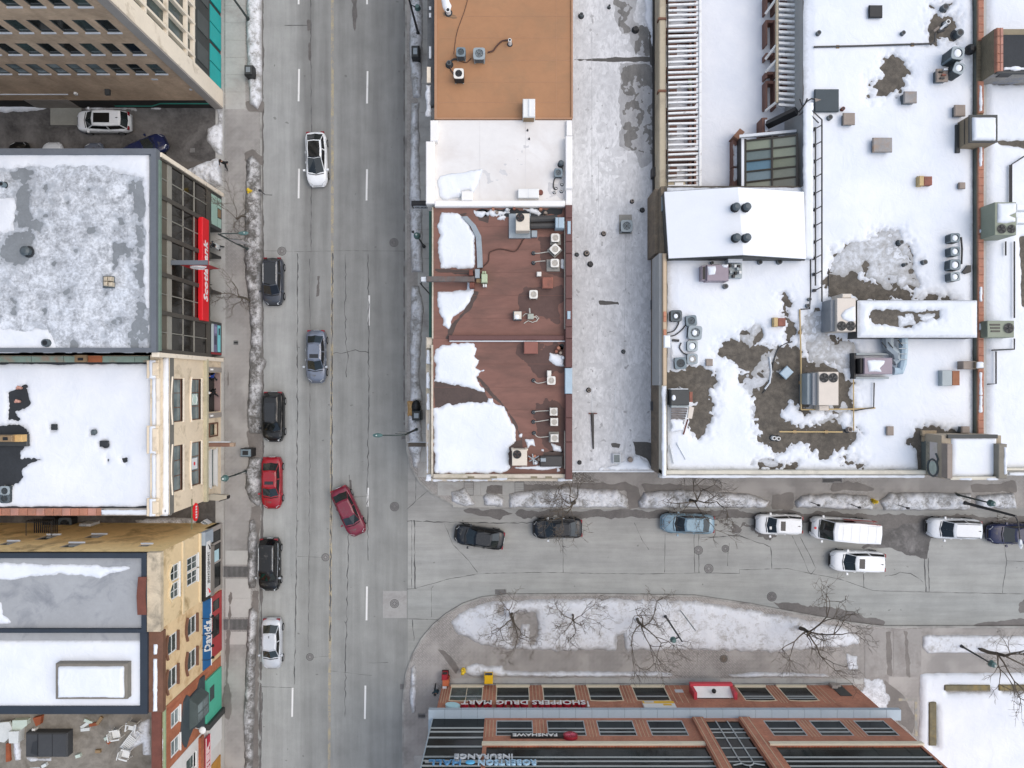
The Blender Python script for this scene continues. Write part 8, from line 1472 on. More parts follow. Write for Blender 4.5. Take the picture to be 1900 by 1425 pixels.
def car(name, label, u, v, rot, L_, W_, Ht, body, kind='sedan', roof=None, glassroof=False, sunroof=None, rails=False, tint=False, antenna=False, sign=None, zc=.8, chrome=False, cat='car', group='cars in the streets', z0=0.0):
    K = KIND[kind]; roof = roof or body; gm = M_CGLT if tint else M_CGL
    t = thing(name, label, cat, (0, 0, 0), group)
    yy = lambda f: -L_ / 2 + f * L_
    def top(f):
        k = K['top']
        for i in range(len(k) - 1):
            if f <= k[i + 1][0]: a = (f - k[i][0]) / (k[i + 1][0] - k[i][0]); return k[i][1] + (k[i + 1][1] - k[i][1]) * a
        return k[-1][1]
    def hw(f):
        e = .15 if kind != 'van' else .06; w_ = 1.0
        if f < e: w_ = 1 - .24 * (1 - f / e) ** 2.3 * (1 if kind != 'van' else .3)
        ef = .2 if kind != 'van' else .14
        if f > 1 - ef: w_ = 1 - .34 * ((f - 1 + ef) / ef) ** 2.6
        return W_ / 2 * w_
    fs = [0, .015, .04, .08, .12, .18, .28, .4, .52, .64, .75, .82, .88, .93, .965, .985, 1.0]
    b = MB(); rings = []
    for f in fs:
        w_, tz = hw(f), top(f); y = yy(f); cr = .03
        half = [(w_ * .9, .22), (w_ * .985, .34), (w_, .52), (w_ * .985, tz - .2), (w_ * .93, tz - .05), (w_ * .82, tz), (w_ * .4, tz + cr)]
        rings.append([(x, y, z) for x, z in half] + [(-x, y, z) for x, z in half[::-1]])
    b.loft(rings, [0] * len(rings)); b.build('body', body, t, smooth=True)
    g0, g1, g2, g3 = K['g']; wb, wr = W_ / 2 * (.9 if kind != 'van' else .95), W_ / 2 * K['rw']; zb0, zb3 = top(g0) - .03, top(g3) - .03
    bf = .045 * L_ if kind != 'van' else .02 * L_
    base = [(-wb * .9, yy(g0), zb0), (0, yy(g0) - .02 * L_ * (kind != 'van'), zb0), (wb * .9, yy(g0), zb0), (wb, yy((g1 + g2) / 2), top(.45) - .03), (wb * .9, yy(g3), zb3), (0, yy(g3) + bf, zb3 - .01), (-wb * .9, yy(g3), zb3), (-wb, yy((g1 + g2) / 2), top(.45) - .03)]
    zr_ = Ht
    rf = [(-wr * .93, yy(g1), zr_ - .07), (0, yy(g1) - .01 * L_, zr_ - .05), (wr * .93, yy(g1), zr_ - .07), (wr, yy((g1 + g2) / 2), zr_ - .04), (wr * .94, yy(g2), zr_ - .06), (0, yy(g2) + .02 * L_, zr_ - .05), (-wr * .94, yy(g2), zr_ - .06), (-wr, yy((g1 + g2) / 2), zr_ - .04)]
    cx, cy = 0, yy((g1 + g2) / 2); rin = [(x * .82, cy + (y - cy) * .86, zr_ - .005) for x, y, z in rf]
    b = MB(); b.loft([base, rf, rin], [0] * 3); b.build('roof', roof, t, smooth=False)
    V = Vector
    def panel(name_, quad, m, iu=.05, iv=.07, off=.012, sub=None):
        a, c, d, e = [V(q) for q in quad]     # a-c bottom, d-e top (d above c)
        P_ = lambda s, r_: (a.lerp(c, s)).lerp(e.lerp(d, s), r_)
        n = (c - a).cross(e - a).normalized(); q = MB()
        q.face(*[p + n * off for p in (P_(iu, iv), P_(1 - iu, iv), P_(1 - iu, 1 - iv), P_(iu, 1 - iv))]); return q.build(name_, m, t)
    def wide(name_, i, m):
        q = MB(); B = [V(base[k]) for k in i]; T = [V(rf[k]) for k in i]
        for s in range(2):
            a, c, d, e = B[s], B[s + 1], T[s + 1], T[s]; n = (c - a).cross(e - a).normalized() * .012
            lo, hi = .05, (1.0 if glassroof else .93); ia = .06 if s == 0 else 0; ic = .06 if s == 1 else 0
            pt = lambda ss, r_: a.lerp(c, ss).lerp(e.lerp(d, ss), r_) + n
            q.face(pt(ia, lo), pt(1 - ic, lo), pt(1 - ic, hi), pt(ia, hi))
        return q.build(name_, m, t)
    if kind != 'van': wide('rear_window', (0, 1, 2), gm)
    wide('windshield', (4, 5, 6), gm)
    for s in ((2, 3, 4), (6, 7, 0)):
        for k in range(2):
            if kind == 'van' and ((s[0] == 2 and k == 0) or (s[0] == 6 and k == 1)): continue
            i, j = s[k], s[k + 1]; panel('side_window', (base[i], base[j], rf[j], rf[i]), M_CGLT, .05, .14)
    if glassroof or sunroof:
        q = MB(); f0, f1 = (0.0, 1.0) if glassroof else sunroof; ws_ = wr * (.9 if glassroof else .62); ya, yb = yy(g1) + (yy(g2) - yy(g1)) * f0, yy(g1) + (yy(g2) - yy(g1)) * f1
        pass
        za = zr_ + .012
        if glassroof:
            o_ = V((0, 0, .014))
            for i in (0, 1, 4, 5): q.face(V(rf[i]) * .97 + o_ * 3, V(rf[i + 1]) * .97 + o_ * 3, V(rin[i + 1]) + o_, V(rin[i]) + o_)
            q.face(*[V(p) + o_ for p in rin])
        else: q.face((-ws_, ya, za), (ws_, ya, za), (ws_, yb, za), (-ws_, yb, za))
        q.build('sunroof', M_CGLT, t)
    for s in (-1, 1):
        q = MB(); f = .965; w_ = hw(f); zt = top(f); q.loft([[(s * w_ * .95, yy(.955), zt - .18), (s * w_ * .55, yy(.995), zt - .22), (s * w_ * .55, yy(.975), zt + .0), (s * w_ * .93, yy(.93), zt + .06)], [(s * w_ * 1.03, yy(.955), zt - .16), (s * w_ * .6, yy(1.004), zt - .2), (s * w_ * .55, yy(.98), zt + .03), (s * w_ * .96, yy(.93), zt + .1)]], [0, 0]); q.build('headlight', M_LAMP, t)
        q = MB(); w_ = hw(.02); zt = top(.02); q.box(s * w_ * .62, s * w_ * 1.01, yy(-.004), yy(.035), zt - .22, zt - .02); q.build('tail_light', M_TAIL, t)
        q = MB(); xm = s * (W_ / 2 + .1); q.loft([[(xm - .1, yy(g3) - .28), (xm + .1, yy(g3) - .24), (xm + .08, yy(g3) - .1), (xm - .1, yy(g3) - .1)]] * 2, [top(g3) - .02, top(g3) + .13]); q.build('mirror', body if not chrome else M_CHROME, t)
        if rails: q = MB(); xr = s * wr * .86; q.tube([(xr, yy(g1) + .2, zr_ + .0), (xr, yy(g1) + .3, zr_ + .06), (xr, yy(g2) - .3, zr_ + .06), (xr, yy(g2) - .15, zr_ + .0)], .022, 5); q.build('roof_rail', M_CHROME if rails == 2 else M_PLAST, t)
        for f in (.19, .81):
            q = MB(); r_ = .335; rg = lambda x, rr: [(x, yy(f) + rr * math.cos(a), .335 + rr * math.sin(a)) for a in np.linspace(0, 2 * math.pi, 17)[:-1]]
            q.loft([rg(s * (W_ / 2 - .2), r_), rg(s * (W_ / 2 + .01), r_), rg(s * (W_ / 2 + .035), r_ * .8)], [0] * 3); wh = q.build('wheel', M_TYRE, t)
            q = MB(); q.loft([rg(s * (W_ / 2 + .036), r_ * .66), rg(s * (W_ / 2 + .05), r_ * .3)], [0] * 2); q.build('rim', M_RIMS, wh)
        for f in (.36, .55): bp(t, 'door_handle', M_CHROME if chrome else body, s * W_ / 2 * .99, s * (W_ / 2 + .025), yy(f), yy(f) + .18, top(f) - .17, top(f) - .13)
        if chrome: tp(t, 'window_trim', M_CHROME, [(s * wb * 1.0, yy(g0 + .06), top(.3) + .0), (s * (wb + .01), yy((g1 + g2) / 2), top(.45) + .0), (s * wb * .93, yy(g3 - .02), zb3 + .02)], .02, 4)
    q = MB(); wf = hw(.99); q.box(-wf * .6, wf * .6, yy(.988), yy(1.006), .42, top(.99) - .05); q.build('grille', M_PLAST, t)
    tp(t, 'bumper', M_PLAST if kind in ('suv', 'van') else body, [(-hw(.975), yy(.972), .42), (-hw(1) * .8, yy(1.006), .42), (hw(1) * .8, yy(1.006), .42), (hw(.975), yy(.972), .42)], .06, 5)
    bp(t, 'number_plate', M_LAMP, -.26, .26, yy(-.008), yy(.004), .5, .62)
    q = MB(); yh = yy(g3) + bf + .02; q.tube([(-wb * .82, yh - bf * .6, zb3 + .04), (0, yh, zb3 + .045), (wb * .82, yh - bf * .6, zb3 + .04)], .035, 4); q.build('wiper_cowl', M_PLAST, t)
    q = MB()
    for s in (-1, 1): q.tube([(s * wb * .62, yy(g3) + .12, top(g3 + .03) + .025), (s * wb * .55, yy(.95), top(.95) + .028)], .012, 3)
    q.build('bonnet_crease', body, t)
    if antenna: q = MB(); q.loft([[(-.04, yy(g1) + .15), (.04, yy(g1) + .15), (.01, yy(g1) + .36), (-.01, yy(g1) + .36)], [(-.01, yy(g1) + .15), (.01, yy(g1) + .15), (.005, yy(g1) + .2), (-.005, yy(g1) + .2)]], [zr_, zr_ + .1]); q.build('antenna_fin', M_PLAST, t)
    if sign == 'ticket': bp(t, 'paper_card', M_WHITE, -.35, -.1, yy(g3) - .25, yy(g3) - .05, zb3 + .26, zb3 + .29)
    if kind == 'van':
        q = MB(); q.cyl(0, yy(.955), top(.955) + .02, top(.955) + .05, .11, .1, 12); q.build('badge', M_RED, t); q = MB()
        q.box(W_ / 2 - .01, W_ / 2 + .012, yy(.02), yy(.55), 1.3, 1.75); q.box(wr * .93, wr * .98, yy(.02), yy(.5), zr_ - .36, zr_ - .16); q.build('red_stripe', mat('van_red_stripe', 'a2262e', .4, .1, world=False), t)
        for k in range(5): tp(t, 'roof_rib', body, [(-wr * .8, yy(.1 + k * .13), zr_ + .002), (wr * .8, yy(.1 + k * .13), zr_ + .002)], .012, 3)
    x, y, _ = P(u, v, zc); t.location = (x, y, z0); t.rotation_euler = (0, 0, R(rot)); return t
C_WHITE = paint('white_car_paint', 'e6e9ea', .25); C_GREY = paint('blue_grey_car_paint', '6c7482', .28, .7, .3); C_MAROON = paint('maroon_car_paint', '701c30', .3, .25); C_DGREY = paint('graphite_car_paint', '40454d', .32, .2, .2); C_BLACK = paint('black_car_paint', '090b0c', .3, .1); C_RED = paint('bright_red_car_paint', '8e0c1c', .3, .2); C_SILV = paint('silver_car_paint', 'c2c6ca', .28, .6, .2); C_BLUE = paint('dark_blue_car_paint', '101b42', .3, .15); C_NAVY = paint('midnight_car_paint', '10151a', .3, .12); C_LBLUE = paint('pale_blue_car_paint', '7c97a6', .32, .5, .2); C_PEARL = paint('pearl_car_paint', 'd5dade', .28, .6)
car('electric_hatchback', 'white hatchback with full black glass roof driving down the main street', 586.5, 294, 182, 4.72, 1.88, 1.5, C_WHITE, 'hatch', glassroof=True)
car('sedan', 'blue grey sedan with sunroof driving down the main street', 586, 661, 180, 4.62, 1.8, 1.46, C_GREY, 'sedan', sunroof=(.66, .9), chrome=True)
car('sedan', 'maroon sedan turning across the centre line', 646, 949, 204.5, 4.5, 1.76, 1.42, C_MAROON, 'sedan')
car('wagon', 'graphite wagon with black glass roof and bright roof rails parked before the bank', 506, 522, 180, 4.15, 1.8, 1.58, C_DGREY, 'suv', glassroof=True, rails=2, tint=True)
car('suv', 'black SUV parked at the kerb above the bright red sedan', 507, 773, 180, 4.4, 1.86, 1.7, C_BLACK, 'suv', tint=True, sunroof=(.25, .98))
car('sedan', 'bright red sedan parked at the west kerb', 503.5, 896, 180, 4.55, 1.8, 1.46, C_RED, 'sedan', sunroof=(.62, .82))
car('suv', 'black SUV with bright window trim parked beside the pavement gratings', 499.5, 1048, 180, 4.65, 1.88, 1.72, C_BLACK, 'suv', rails=2, tint=True, chrome=True)
car('sedan', 'silver sedan with dark fin antenna parked lowest at the west kerb', 503.5, 1195, 180, 4.45, 1.78, 1.46, C_SILV, 'sedan', antenna=True)
car('suv', 'white SUV with wide panoramic roof in the alley beside the tower', 191, 225, 90, 4.7, 1.86, 1.7, C_WHITE, 'suv', sunroof=(.36, .95), antenna=True, z0=-.01)
car('sedan', 'dark blue car poking out from behind the bank roof in the alley', 262, 279, -65, 4.5, 1.8, 1.45, C_BLUE, 'sedan', z0=-.01); car('hatchback', 'black car mostly hidden behind the bank parapet, leftmost one', 33, 308, 0, 4.4, 1.8, 1.5, C_BLACK, 'hatch', z0=-.01); car('hatchback', 'pale car mostly hidden behind the bank parapet, middle one', 95, 309, 0, 4.4, 1.8, 1.5, C_PEARL, 'hatch', z0=-.01); car('hatchback', 'grey car mostly hidden behind the bank parapet, beside the dark blue one', 172, 310, 0, 4.4, 1.8, 1.5, C_GREY, 'hatch', z0=-.01)
car('sedan', 'midnight dark sedan leaving the side street, nearest the junction', 889.5, 997, 81, 4.4, 1.8, 1.45, C_NAVY, 'sedan'); car('coupe', 'black coupe parked under the first side street tree', 1035, 981, 91, 4.35, 1.78, 1.4, C_NAVY, 'sedan', chrome=True); car('sedan', 'pale blue old sedan parked under the tangled tree', 1277, 972, 88, 4.7, 1.76, 1.42, C_LBLUE, 'sedan')
car('suv', 'white compact SUV with paper card in its windscreen parked left of the van', 1446, 973, 89, 4.1, 1.8, 1.6, C_WHITE, 'suv', sunroof=(.68, .88), antenna=True, sign='ticket'); car('van', 'white delivery van with red side stripe parked on the side street', 1567, 984, 86, 5.5, 2.0, 2.5, C_WHITE, 'van', cat='van', zc=1.3); car('suv', 'white SUV with small sunroof driving below the delivery van', 1592, 1042, 88, 4.75, 1.86, 1.66, C_WHITE, 'suv', sunroof=(.72, .92), antenna=True)
car('minivan', 'pearl minivan parked right of the dark asphalt patch', 1771, 981, 88, 4.65, 1.82, 1.7, C_PEARL, 'suv', rails=1, antenna=True); car('sedan', 'dark blue sedan cut by the right edge behind the lamp post', 1884, 991, 90, 4.6, 1.8, 1.45, C_BLUE, 'sedan')
# ============================================================ TREES
M_BARK = mat('bark_brown', (.085, .07, .052), .95, .35, 3, .4, stretch=(1, 1, .3)); M_TWIG = mat('twig_grey_brown', (.115, .095, .072), .95, .25, 4, .1)
def tree(label, u, v, height, lean=(0, 0), rad=.16, spread=1.0, seed=1, levels=6, fork=.3, cat='tree', z=.13, dense=3, up=.12):
    rng = random.Random(seed); x, y, _ = P(u, v); t = thing('bare_tree', label, cat, (x, y, z), 'bare winter trees')
    tb, cb = MB(), MB()
    def limb(mb, p, d, ln, r0, r1, n, segs):
        pts = [p]; rr = [r0]
        for k in range(segs):
            d = (d + Vector((rng.uniform(-.3, .3), rng.uniform(-.3, .3), rng.uniform(-.14, .16)))).normalized(); p = p + d * ln / segs; pts.append(p); rr.append(r0 + (r1 - r0) * (k + 1) / segs)
        mb.tube(pts, rr, n, cap=False); return pts, d
    def grow(p, d, ln, r, lv):
        if lv == 0: return
        mb = cb; pts, d2 = limb(mb, p, d, ln, r, r * .6, 5 if lv > 2 else (4 if lv > 1 else 3), 3 if lv > 1 else 2)
        nb = dense if lv > 1 else dense + 1
        for k in range(nb):
            q = pts[-1] if k < 2 else pts[rng.randint(1, len(pts) - 1)]
            ang = rng.uniform(0, 2 * math.pi); side = Vector((math.cos(ang), math.sin(ang), rng.uniform(-.15, .35))) * (.75 * spread)
            nd = (d2 * .9 + side + Vector((0, 0, up))).normalized(); grow(q, nd, ln * rng.uniform(.6, .82), max(r * .58, .014), lv - 1)
    base = Vector((x, y, z - .1)); d0 = Vector((lean[0], lean[1], 1)).normalized()
    pts, dd = limb(tb, base, d0, height * fork, rad, rad * .75, 9, 4); tb.build('trunk', M_BARK, t, smooth=True)
    for k in range(5 if levels > 4 else 4):
        a = 2 * math.pi * k / 5 + rng.uniform(-.4, .4); side = Vector((math.cos(a), math.sin(a), .45 + rng.uniform(-.2, .3))) * spread
        grow(pts[-1 if k < 3 else -2], (dd * .55 + side).normalized(), height * .26 * rng.uniform(.85, 1.2), rad * .45, levels - 1)
    o = cb.build('crown', M_TWIG, t); return t
tree('bare tree leaning over the black coupe on the side street', 1066, 926, 6.6, (.06, -.25), .13, 1.0, 3, 6); tree('tangled bare tree over the pale blue sedan', 1276, 926, 7.0, (.05, -.2), .14, 1.05, 5, 6)
tree('bare tree with mossy trunk at the left of the snow island', 951, 1138, 6.4, (.0, -.1), .14, 1.1, 8, 6); tree('slender bare tree in the middle of the snow island', 1062, 1138, 5.6, (.05, -.05), .1, .95, 11, 6); tree('bare tree with twisted trunk right of the slender one on the snow island', 1183, 1146, 6.8, (.0, -.1), .14, 1.1, 14, 6)
tree('large bare tree at the east end of the snow island', 1482, 1164, 8.0, (.02, -.02), .18, 1.15, 17, 6); tree('large bare tree cut by the right edge of the photo', 1808, 1201, 8.2, (.2, -.08), .18, 1.1, 20, 6)
tree('small bare tree before the bank doorway', 466, 562, 4.6, (-.25, .05), .11, 1.0, 23, 5, .4); tree('small leaning bare tree at the upper corner of the bank', 462, 405, 5.2, (-.35, .2), .08, .8, 26, 5, .5)
tree('dry pale shrub in the gutter before the dark blue sedan', 1851, 962, 1.6, (0, 0), .03, .8, 29, 4, .15, 'shrub', .0)
# ============================================================ LAMPS, HYDRANTS, BINS, POSTS
M_POLE = mat('lamp_pole_green', (.035, .05, .045), .5, .2, 2); M_POLEB = mat('lamp_pole_black', (.03, .031, .033), .5, .2, 2); M_LHEAD = mat('lamp_head_teal', (.07, .14, .13), .4, .15, 3); M_LGLASS = mat('lamp_lens', (.5, .55, .52), .3, .1, 3); M_YEL = mat('hydrant_yellow', (.75, .52, .02), .5, .1, 3)
def lamp(label, u, v, ht, arm=None, r=.09, globe=False, m=M_POLE, banner=None, head=None, z=.13, second=None):
    x, y, _ = P(u, v); t = thing('street_lamp', label, 'street lamp', (x, y, z), 'street lamps'); b = MB(); b.cyl(x, y, z, z + .5, r * 1.9, r * 1.4, 10); b.build('base', m, t); b = MB(); b.cyl(x, y, z + .45, ht, r, r * .65, 10); b.build('pole', m, t)
    if arm:
        ax, ay = arm; tp(t, 'arm', m, [(x, y, ht - .1), (x + ax * .25, y + ay * .25, ht + .15), (x + ax, y + ay, ht + .1)], .05, 6); b = MB(); n_ = Vector((ax, ay)).normalized(); ex, ey = x + ax, y + ay
        ring = lambda s: [(ex + (n_.x * (.42 * math.cos(a) + .3) - n_.y * .17 * math.sin(a)) * s, ey + (n_.y * (.42 * math.cos(a) + .3) + n_.x * .17 * math.sin(a)) * s) for a in np.linspace(0, 2 * math.pi, 13)[:-1]]
        b.loft([ring(.8), ring(1), ring(.6)], [ht + .0, ht + .1, ht + .2]); hd = b.build('lamp_head', head or M_LHEAD, t); b = MB(); b.cyl(ex + n_.x * .4, ey + n_.y * .4, ht + .2, ht + .26, .06, .05, 8); b.build('sensor', M_LGLASS, hd)
    if globe: b = MB(); b.cyl(x, y, ht, ht + .12, .2, .3, 12); b.cyl(x, y, ht + .12, ht + .5, .3, .2, 12); b.cyl(x, y, ht + .5, ht + .6, .22, .05, 12); hd = b.build('lamp_head', M_LHEAD, t); b = MB(); b.ball(x, y, ht + .62, .09, 8, 5); b.build('finial', M_LGLASS, hd)
    if second: tp(t, 'side_arm', m, [(x, y, second[2]), (x + second[0], y + second[1], second[2] + .1)], .05, 5); b = MB(); b.cyl(x + second[0], y + second[1], second[2], second[2] + .4, .26, .16, 12); b.build('lamp_globe', M_LHEAD, t)
    if banner: bx_, by_, z0, z1 = banner; b = MB(); n_ = Vector((bx_, by_)); b.loft([[(x + .1 * n_.normalized().x, y + .1 * n_.normalized().y, z0), (x + n_.x, y + n_.y, z0), (x + n_.x, y + n_.y, z1), (x + .1 * n_.normalized().x, y + .1 * n_.normalized().y, z1)], [(x + .1 * n_.normalized().x, y + .1 * n_.normalized().y - .03, z0), (x + n_.x, y + n_.y - .03, z0), (x + n_.x, y + n_.y - .03, z1), (x + .1 * n_.normalized().x, y + .1 * n_.normalized().y - .03, z1)]], [0, 0]); b.build('banner', mat('white_banner', 'cfcdc6', .7, .08, 2), t); b = MB(); b.tube([(x, y, z1 + .03), (x + n_.x * 1.05, y + n_.y * 1.05, z1 + .03)], .025, 4); b.tube([(x, y, z0 - .03), (x + n_.x * 1.05, y + n_.y * 1.05, z0 - .03)], .025, 4); b.build('banner_rod', m, t)
    return t
lamp('street lamp with long arm over the main street at the red corner roof', 774, 796, 7.8, (-1.75, .0), .1, m=M_POLE, banner=(-.9, .02, 4.6, 6.2)); lamp('street lamp with white banners before the bank entrance', 463, 464, 6.8, (1.75, .05), .1, banner=(1.2, -.1, 3.2, 5.0)); lamp('street lamp with teal lantern before the cream building', 458, 874, 4.7, globe=True, m=M_POLE, banner=(.5, .1, 1.6, 2.6))
lamp('street lamp at the top left beside the tower', 464, 40, 5.6, globe=True, r=.11); lamp('street lamp at the top beside the orange roof', 777, 66, 7.0, (-1.2, .0), .11, m=M_POLEB, second=(.6, -.3, 5.2)); lamp('lantern post in the east snow bank before the red roof', 787, 458, 4.6, globe=True, m=M_POLEB)
lamp('tall leaning looking lamp post over the dark blue sedan', 1783, 931, 7.0, (.25, -1.9), .14, m=M_POLEB, head=M_WSILL); lamp('lantern post in the last snow bank of the side street', 1772, 917, 4.6, globe=True); lamp('lantern post at the right edge south of the side street', 1779, 1196, 4.2, globe=True, m=M_POLEB); lamp('dark lamp post standing in the snow island', 1233, 1141, 6.6, r=.09, m=M_POLEB, second=(-.5, -.2, 5.6)); 
b = MB(); b.tube([P(1262, 1132, .2), (*P(1262, 1132)[:2], 5.4)], .045, 6); single(b, 'flag_pole', M_GALV, 'thin grey pole right of the lamp post on the snow island', 'pole')
def hydrant(u, v, label):
    x, y, _ = P(u, v); t = thing('fire_hydrant', label, 'fire hydrant', (x, y, .13), 'yellow fire hydrants'); z = .3; b = MB(); b.cyl(x, y, .13, z + .1, .2, .2, 10); b.cyl(x, y, z + .1, z + .65, .15, .15, 10); b.build('barrel', M_YEL, t, True); b = MB(); b.ball(x, y, z + .66, .17, 10, 5); b.cyl(x, y, z + .8, z + .9, .05, .05, 6); b.build('bonnet', M_YEL, t, True)
    for a in (0, 120, 240): b = MB(); c, s_ = math.cos(R(a)), math.sin(R(a)); b.tube([(x + c * .1, y + s_ * .1, z + .45), (x + c * .26, y + s_ * .26, z + .45)], .08, 8); b.build('outlet', M_YEL, t)
hydrant(468, 358, 'yellow hydrant in the snow bank before the bank'); hydrant(860, 1241, 'yellow hydrant by the brick building at the south corner'); hydrant(1616, 928, 'yellow hydrant between side street snow banks')
def bin_(u, v, label, w_=.75, d_=.9, h_=1.15, m=M_BLACK, lid=None, rot=0):
    t = thing('litter_bin', label, 'litter bin', (0, 0, 0), 'street litter bins'); b = MB(); b.bbox(-w_ / 2, w_ / 2, -d_ / 2, d_ / 2, 0, h_, .06); b.build('body', m, t); b = MB(); b.bbox(-w_ / 2 + .05, w_ / 2 - .05, -d_ / 2 + .05, d_ / 2 - .05, h_ + .001, h_ + .1, .04); b.build('lid', lid or M_DKGREY, t); bp(t, 'opening', M_BLACK if lid else M_GALV, -w_ / 4, w_ / 4, -d_ / 4, d_ / 4, h_ + .101, h_ + .11)
    x, y, _ = P(u, v, h_); t.location = (x, y, .13); t.rotation_euler = (0, 0, rot)
bin_(462, 131, 'black litter bin in the west snow bank beside the tower'); bin_(771, 97, 'black litter bin in the east snow bank by the orange roof', .7, 1.1); bin_(773, 771, 'dark teal litter bin beside the rusty stained snow', .8, .85, m=mat('teal_black_bin', (.02, .035, .038), .4, .2)); bin_(457, 840, 'grey topped litter bin in the gap of the west snow bank', 1.0, .75, m=M_BLACK, lid=M_CONDT)
b = MB(); x, y, _ = P(772, 755, .6); b.ball(x, y, .55, .42, 12, 8, sz=.8, sy=1.5); b.ball(x + .2, y - .6, .5, .3, 10, 6); single(b, 'rubbish_bag', M_BLACK, 'black rubbish bag heaped above the dark teal bin', 'bag', smooth=True)
bank([[(756, 745), (768, 742), (774, 755), (772, 772), (757, 772)]], snow_mat('rusty_snow', (.52, .36, .18), (.3, .17, .06), dirt=.6, dirtc=(.38, .2, .06), dscale=1.5, thin=.5), 'orange stained snow beside the black rubbish bag', seed=201, thick=.35, lump=.1)
def meter(u, v, label, h_=1.25):
    x, y, _ = P(u, v); t = thing('parking_meter', label, 'parking meter', (x, y, .13), 'parking meters in the snow'); b = MB(); b.cyl(x, y, .13, h_, .035, .035, 6); b.build('post', M_POLEB, t); b = MB(); b.bbox(x - .1, x + .1, y - .08, y + .08, h_, h_ + .32, .04); b.build('meter_head', M_POLEB, t)
for u, v, l in ((1500, 930, 'left one of the parking meters beside the yellow hydrant'), (1573, 934, 'parking meter just left of the yellow hydrant'), (1660, 935, 'parking meter right of the yellow hydrant'), (770, 436, 'parking meter beside the lantern post in the east snow bank'), (492, 361, 'thin marker post at the west kerb below the white hatchback')): meter(u, v, l, 2.0 if u > 1400 else 1.2)
def newsbox(u, v, m, m2, label, s=1.0):
    x, y, _ = P(u, v, 1.0); t = thing('newspaper_box', label, 'newspaper box', (x, y, .13), 'newspaper boxes by the brick wall'); b = MB(); b.bbox(x - .36 * s, x + .36 * s, y - .36 * s, y + .36 * s, .25, 1.2, .05); b.build('cabinet', m, t); bp(t, 'door', m2, x - .3 * s, x + .3 * s, y + .361 * s, y + .38 * s, .6, 1.1); bp(t, 'pedestal', M_BLACK, x - .3, x + .3, y - .3, y + .3, .13, .25)
newsbox(906.5, 1260, mat('newsbox_yellow', (.8, .48, .01), .45, .06), M_GL, 'bright yellow newspaper box at the brick wall', 1.05); newsbox(827, 1266, mat('newsbox_orange', (.5, .13, .05), .5, .1), M_LETR, 'orange red newspaper box at the corner of the brick building', .8); newsbox(825, 1256, M_LETR, M_GL, 'dark red newspaper box behind the orange red one', .7)
b = MB(); b.tube([P(772, 1312, .5), P(769, 1325, .4)], .08, 5); 
t = thing('oval_hanging_sign', 'red oval sign with white letters hanging off the cream building corner', 'sign', P(362, 950, 5)); x, y, _ = P(363, 950, 5.2); b = MB(); b.loft([[(x + d, y + .75 * math.cos(a), 5.2 + .42 * math.sin(a)) for a in np.linspace(0, 2 * math.pi, 19)[:-1]] for d in (-.07, .07)], [0, 0]); b.build('panel', M_RED, t); b = MB(); b.tube([(x, y + 1.2, 5.9), (x, y - 1.3, 5.9)], .05, 5); b.tube([(x, y, 5.6), (x, y, 5.9)], .03, 4); b.build('bracket', mat('olive_bracket', (.12, .13, .06), .6, .2), t); b = MB()
for k in range(5): b.box(x + .071, x + .085, y - .5 + k * .22, y - .36 + k * .22, 5.1, 5.35)
b.build('letters', M_WHITE, t)
b = MB(); b.prism(XY([(371, 970), (378, 965), (388, 972), (381, 977)], .8), .1, .7); o = single(b, 'sandwich_board', M_WSILL, 'white printed board lying in the gap before the ochre shop', 'board'); b = MB()
for k in range(3): b.prism(XY([(374 + k * 3, 969 + k * 1.6), (377 + k * 3, 967 + k * 1.8), (379 + k * 3, 969 + k * 1.8), (376 + k * 3, 971 + k * 1.6)], .8), .701, .71)
b.build('print', M_CONDT, o)
# equipment in the dark gap beside the ochre building
condenser(90, 972, .0, 1.15, 1.0, M_FAN, M_BLACK, 'dark', 'black condenser in the dark gap, left one'); condenser(120, 973, .0, 1.15, 1.0, M_FAN, M_CONDD, 'dark', 'black condenser in the dark gap with grey top, right one')
t = thing('louvre_box', 'pale louvred box in the dark gap beside the ochre wall', 'vent', P(160, 975, 1.5)); pb(t, 'cabinet', M_WSILL, 146, 972, 168, 982, 1.6, .2, .04); b = MB()
for k in range(4): pixbox(b, 147, 973.5 + k * 2, 160, 974.4 + k * 2, 1.63, 1.601)
b.build('louvre', M_CONDT, t)
t = thing('fire_escape', 'dark barred platform on the ochre side wall', 'fire escape', P(82, 1000, 5)); y0 = yo[0]; b = MB(); xa, xb2 = X(62, 4.5), X(108, 4.5)
for k in range(12): b.box(xa + (xb2 - xa) * k / 12, xa + (xb2 - xa) * k / 12 + .07, y0 + .02, y0 + 1.2, 4.4, 4.46)
b.build('grating', M_BLACK, t); b = MB(); b.tube([(xa, y0 + 1.2, 5.4), (xb2, y0 + 1.2, 5.4)], .04, 4); b.tube([(xa, y0, 5.4), (xa, y0 + 1.2, 5.4)], .04, 4); b.tube([(xb2, y0, 5.4), (xb2, y0 + 1.2, 5.4)], .04, 4)
for k in range(9): xx = xa + (xb2 - xa) * k / 8; b.tube([(xx, y0 + 1.2, 4.4), (xx, y0 + 1.2, 5.4)], .02, 3)
b.build('railing', M_BLACK, t)
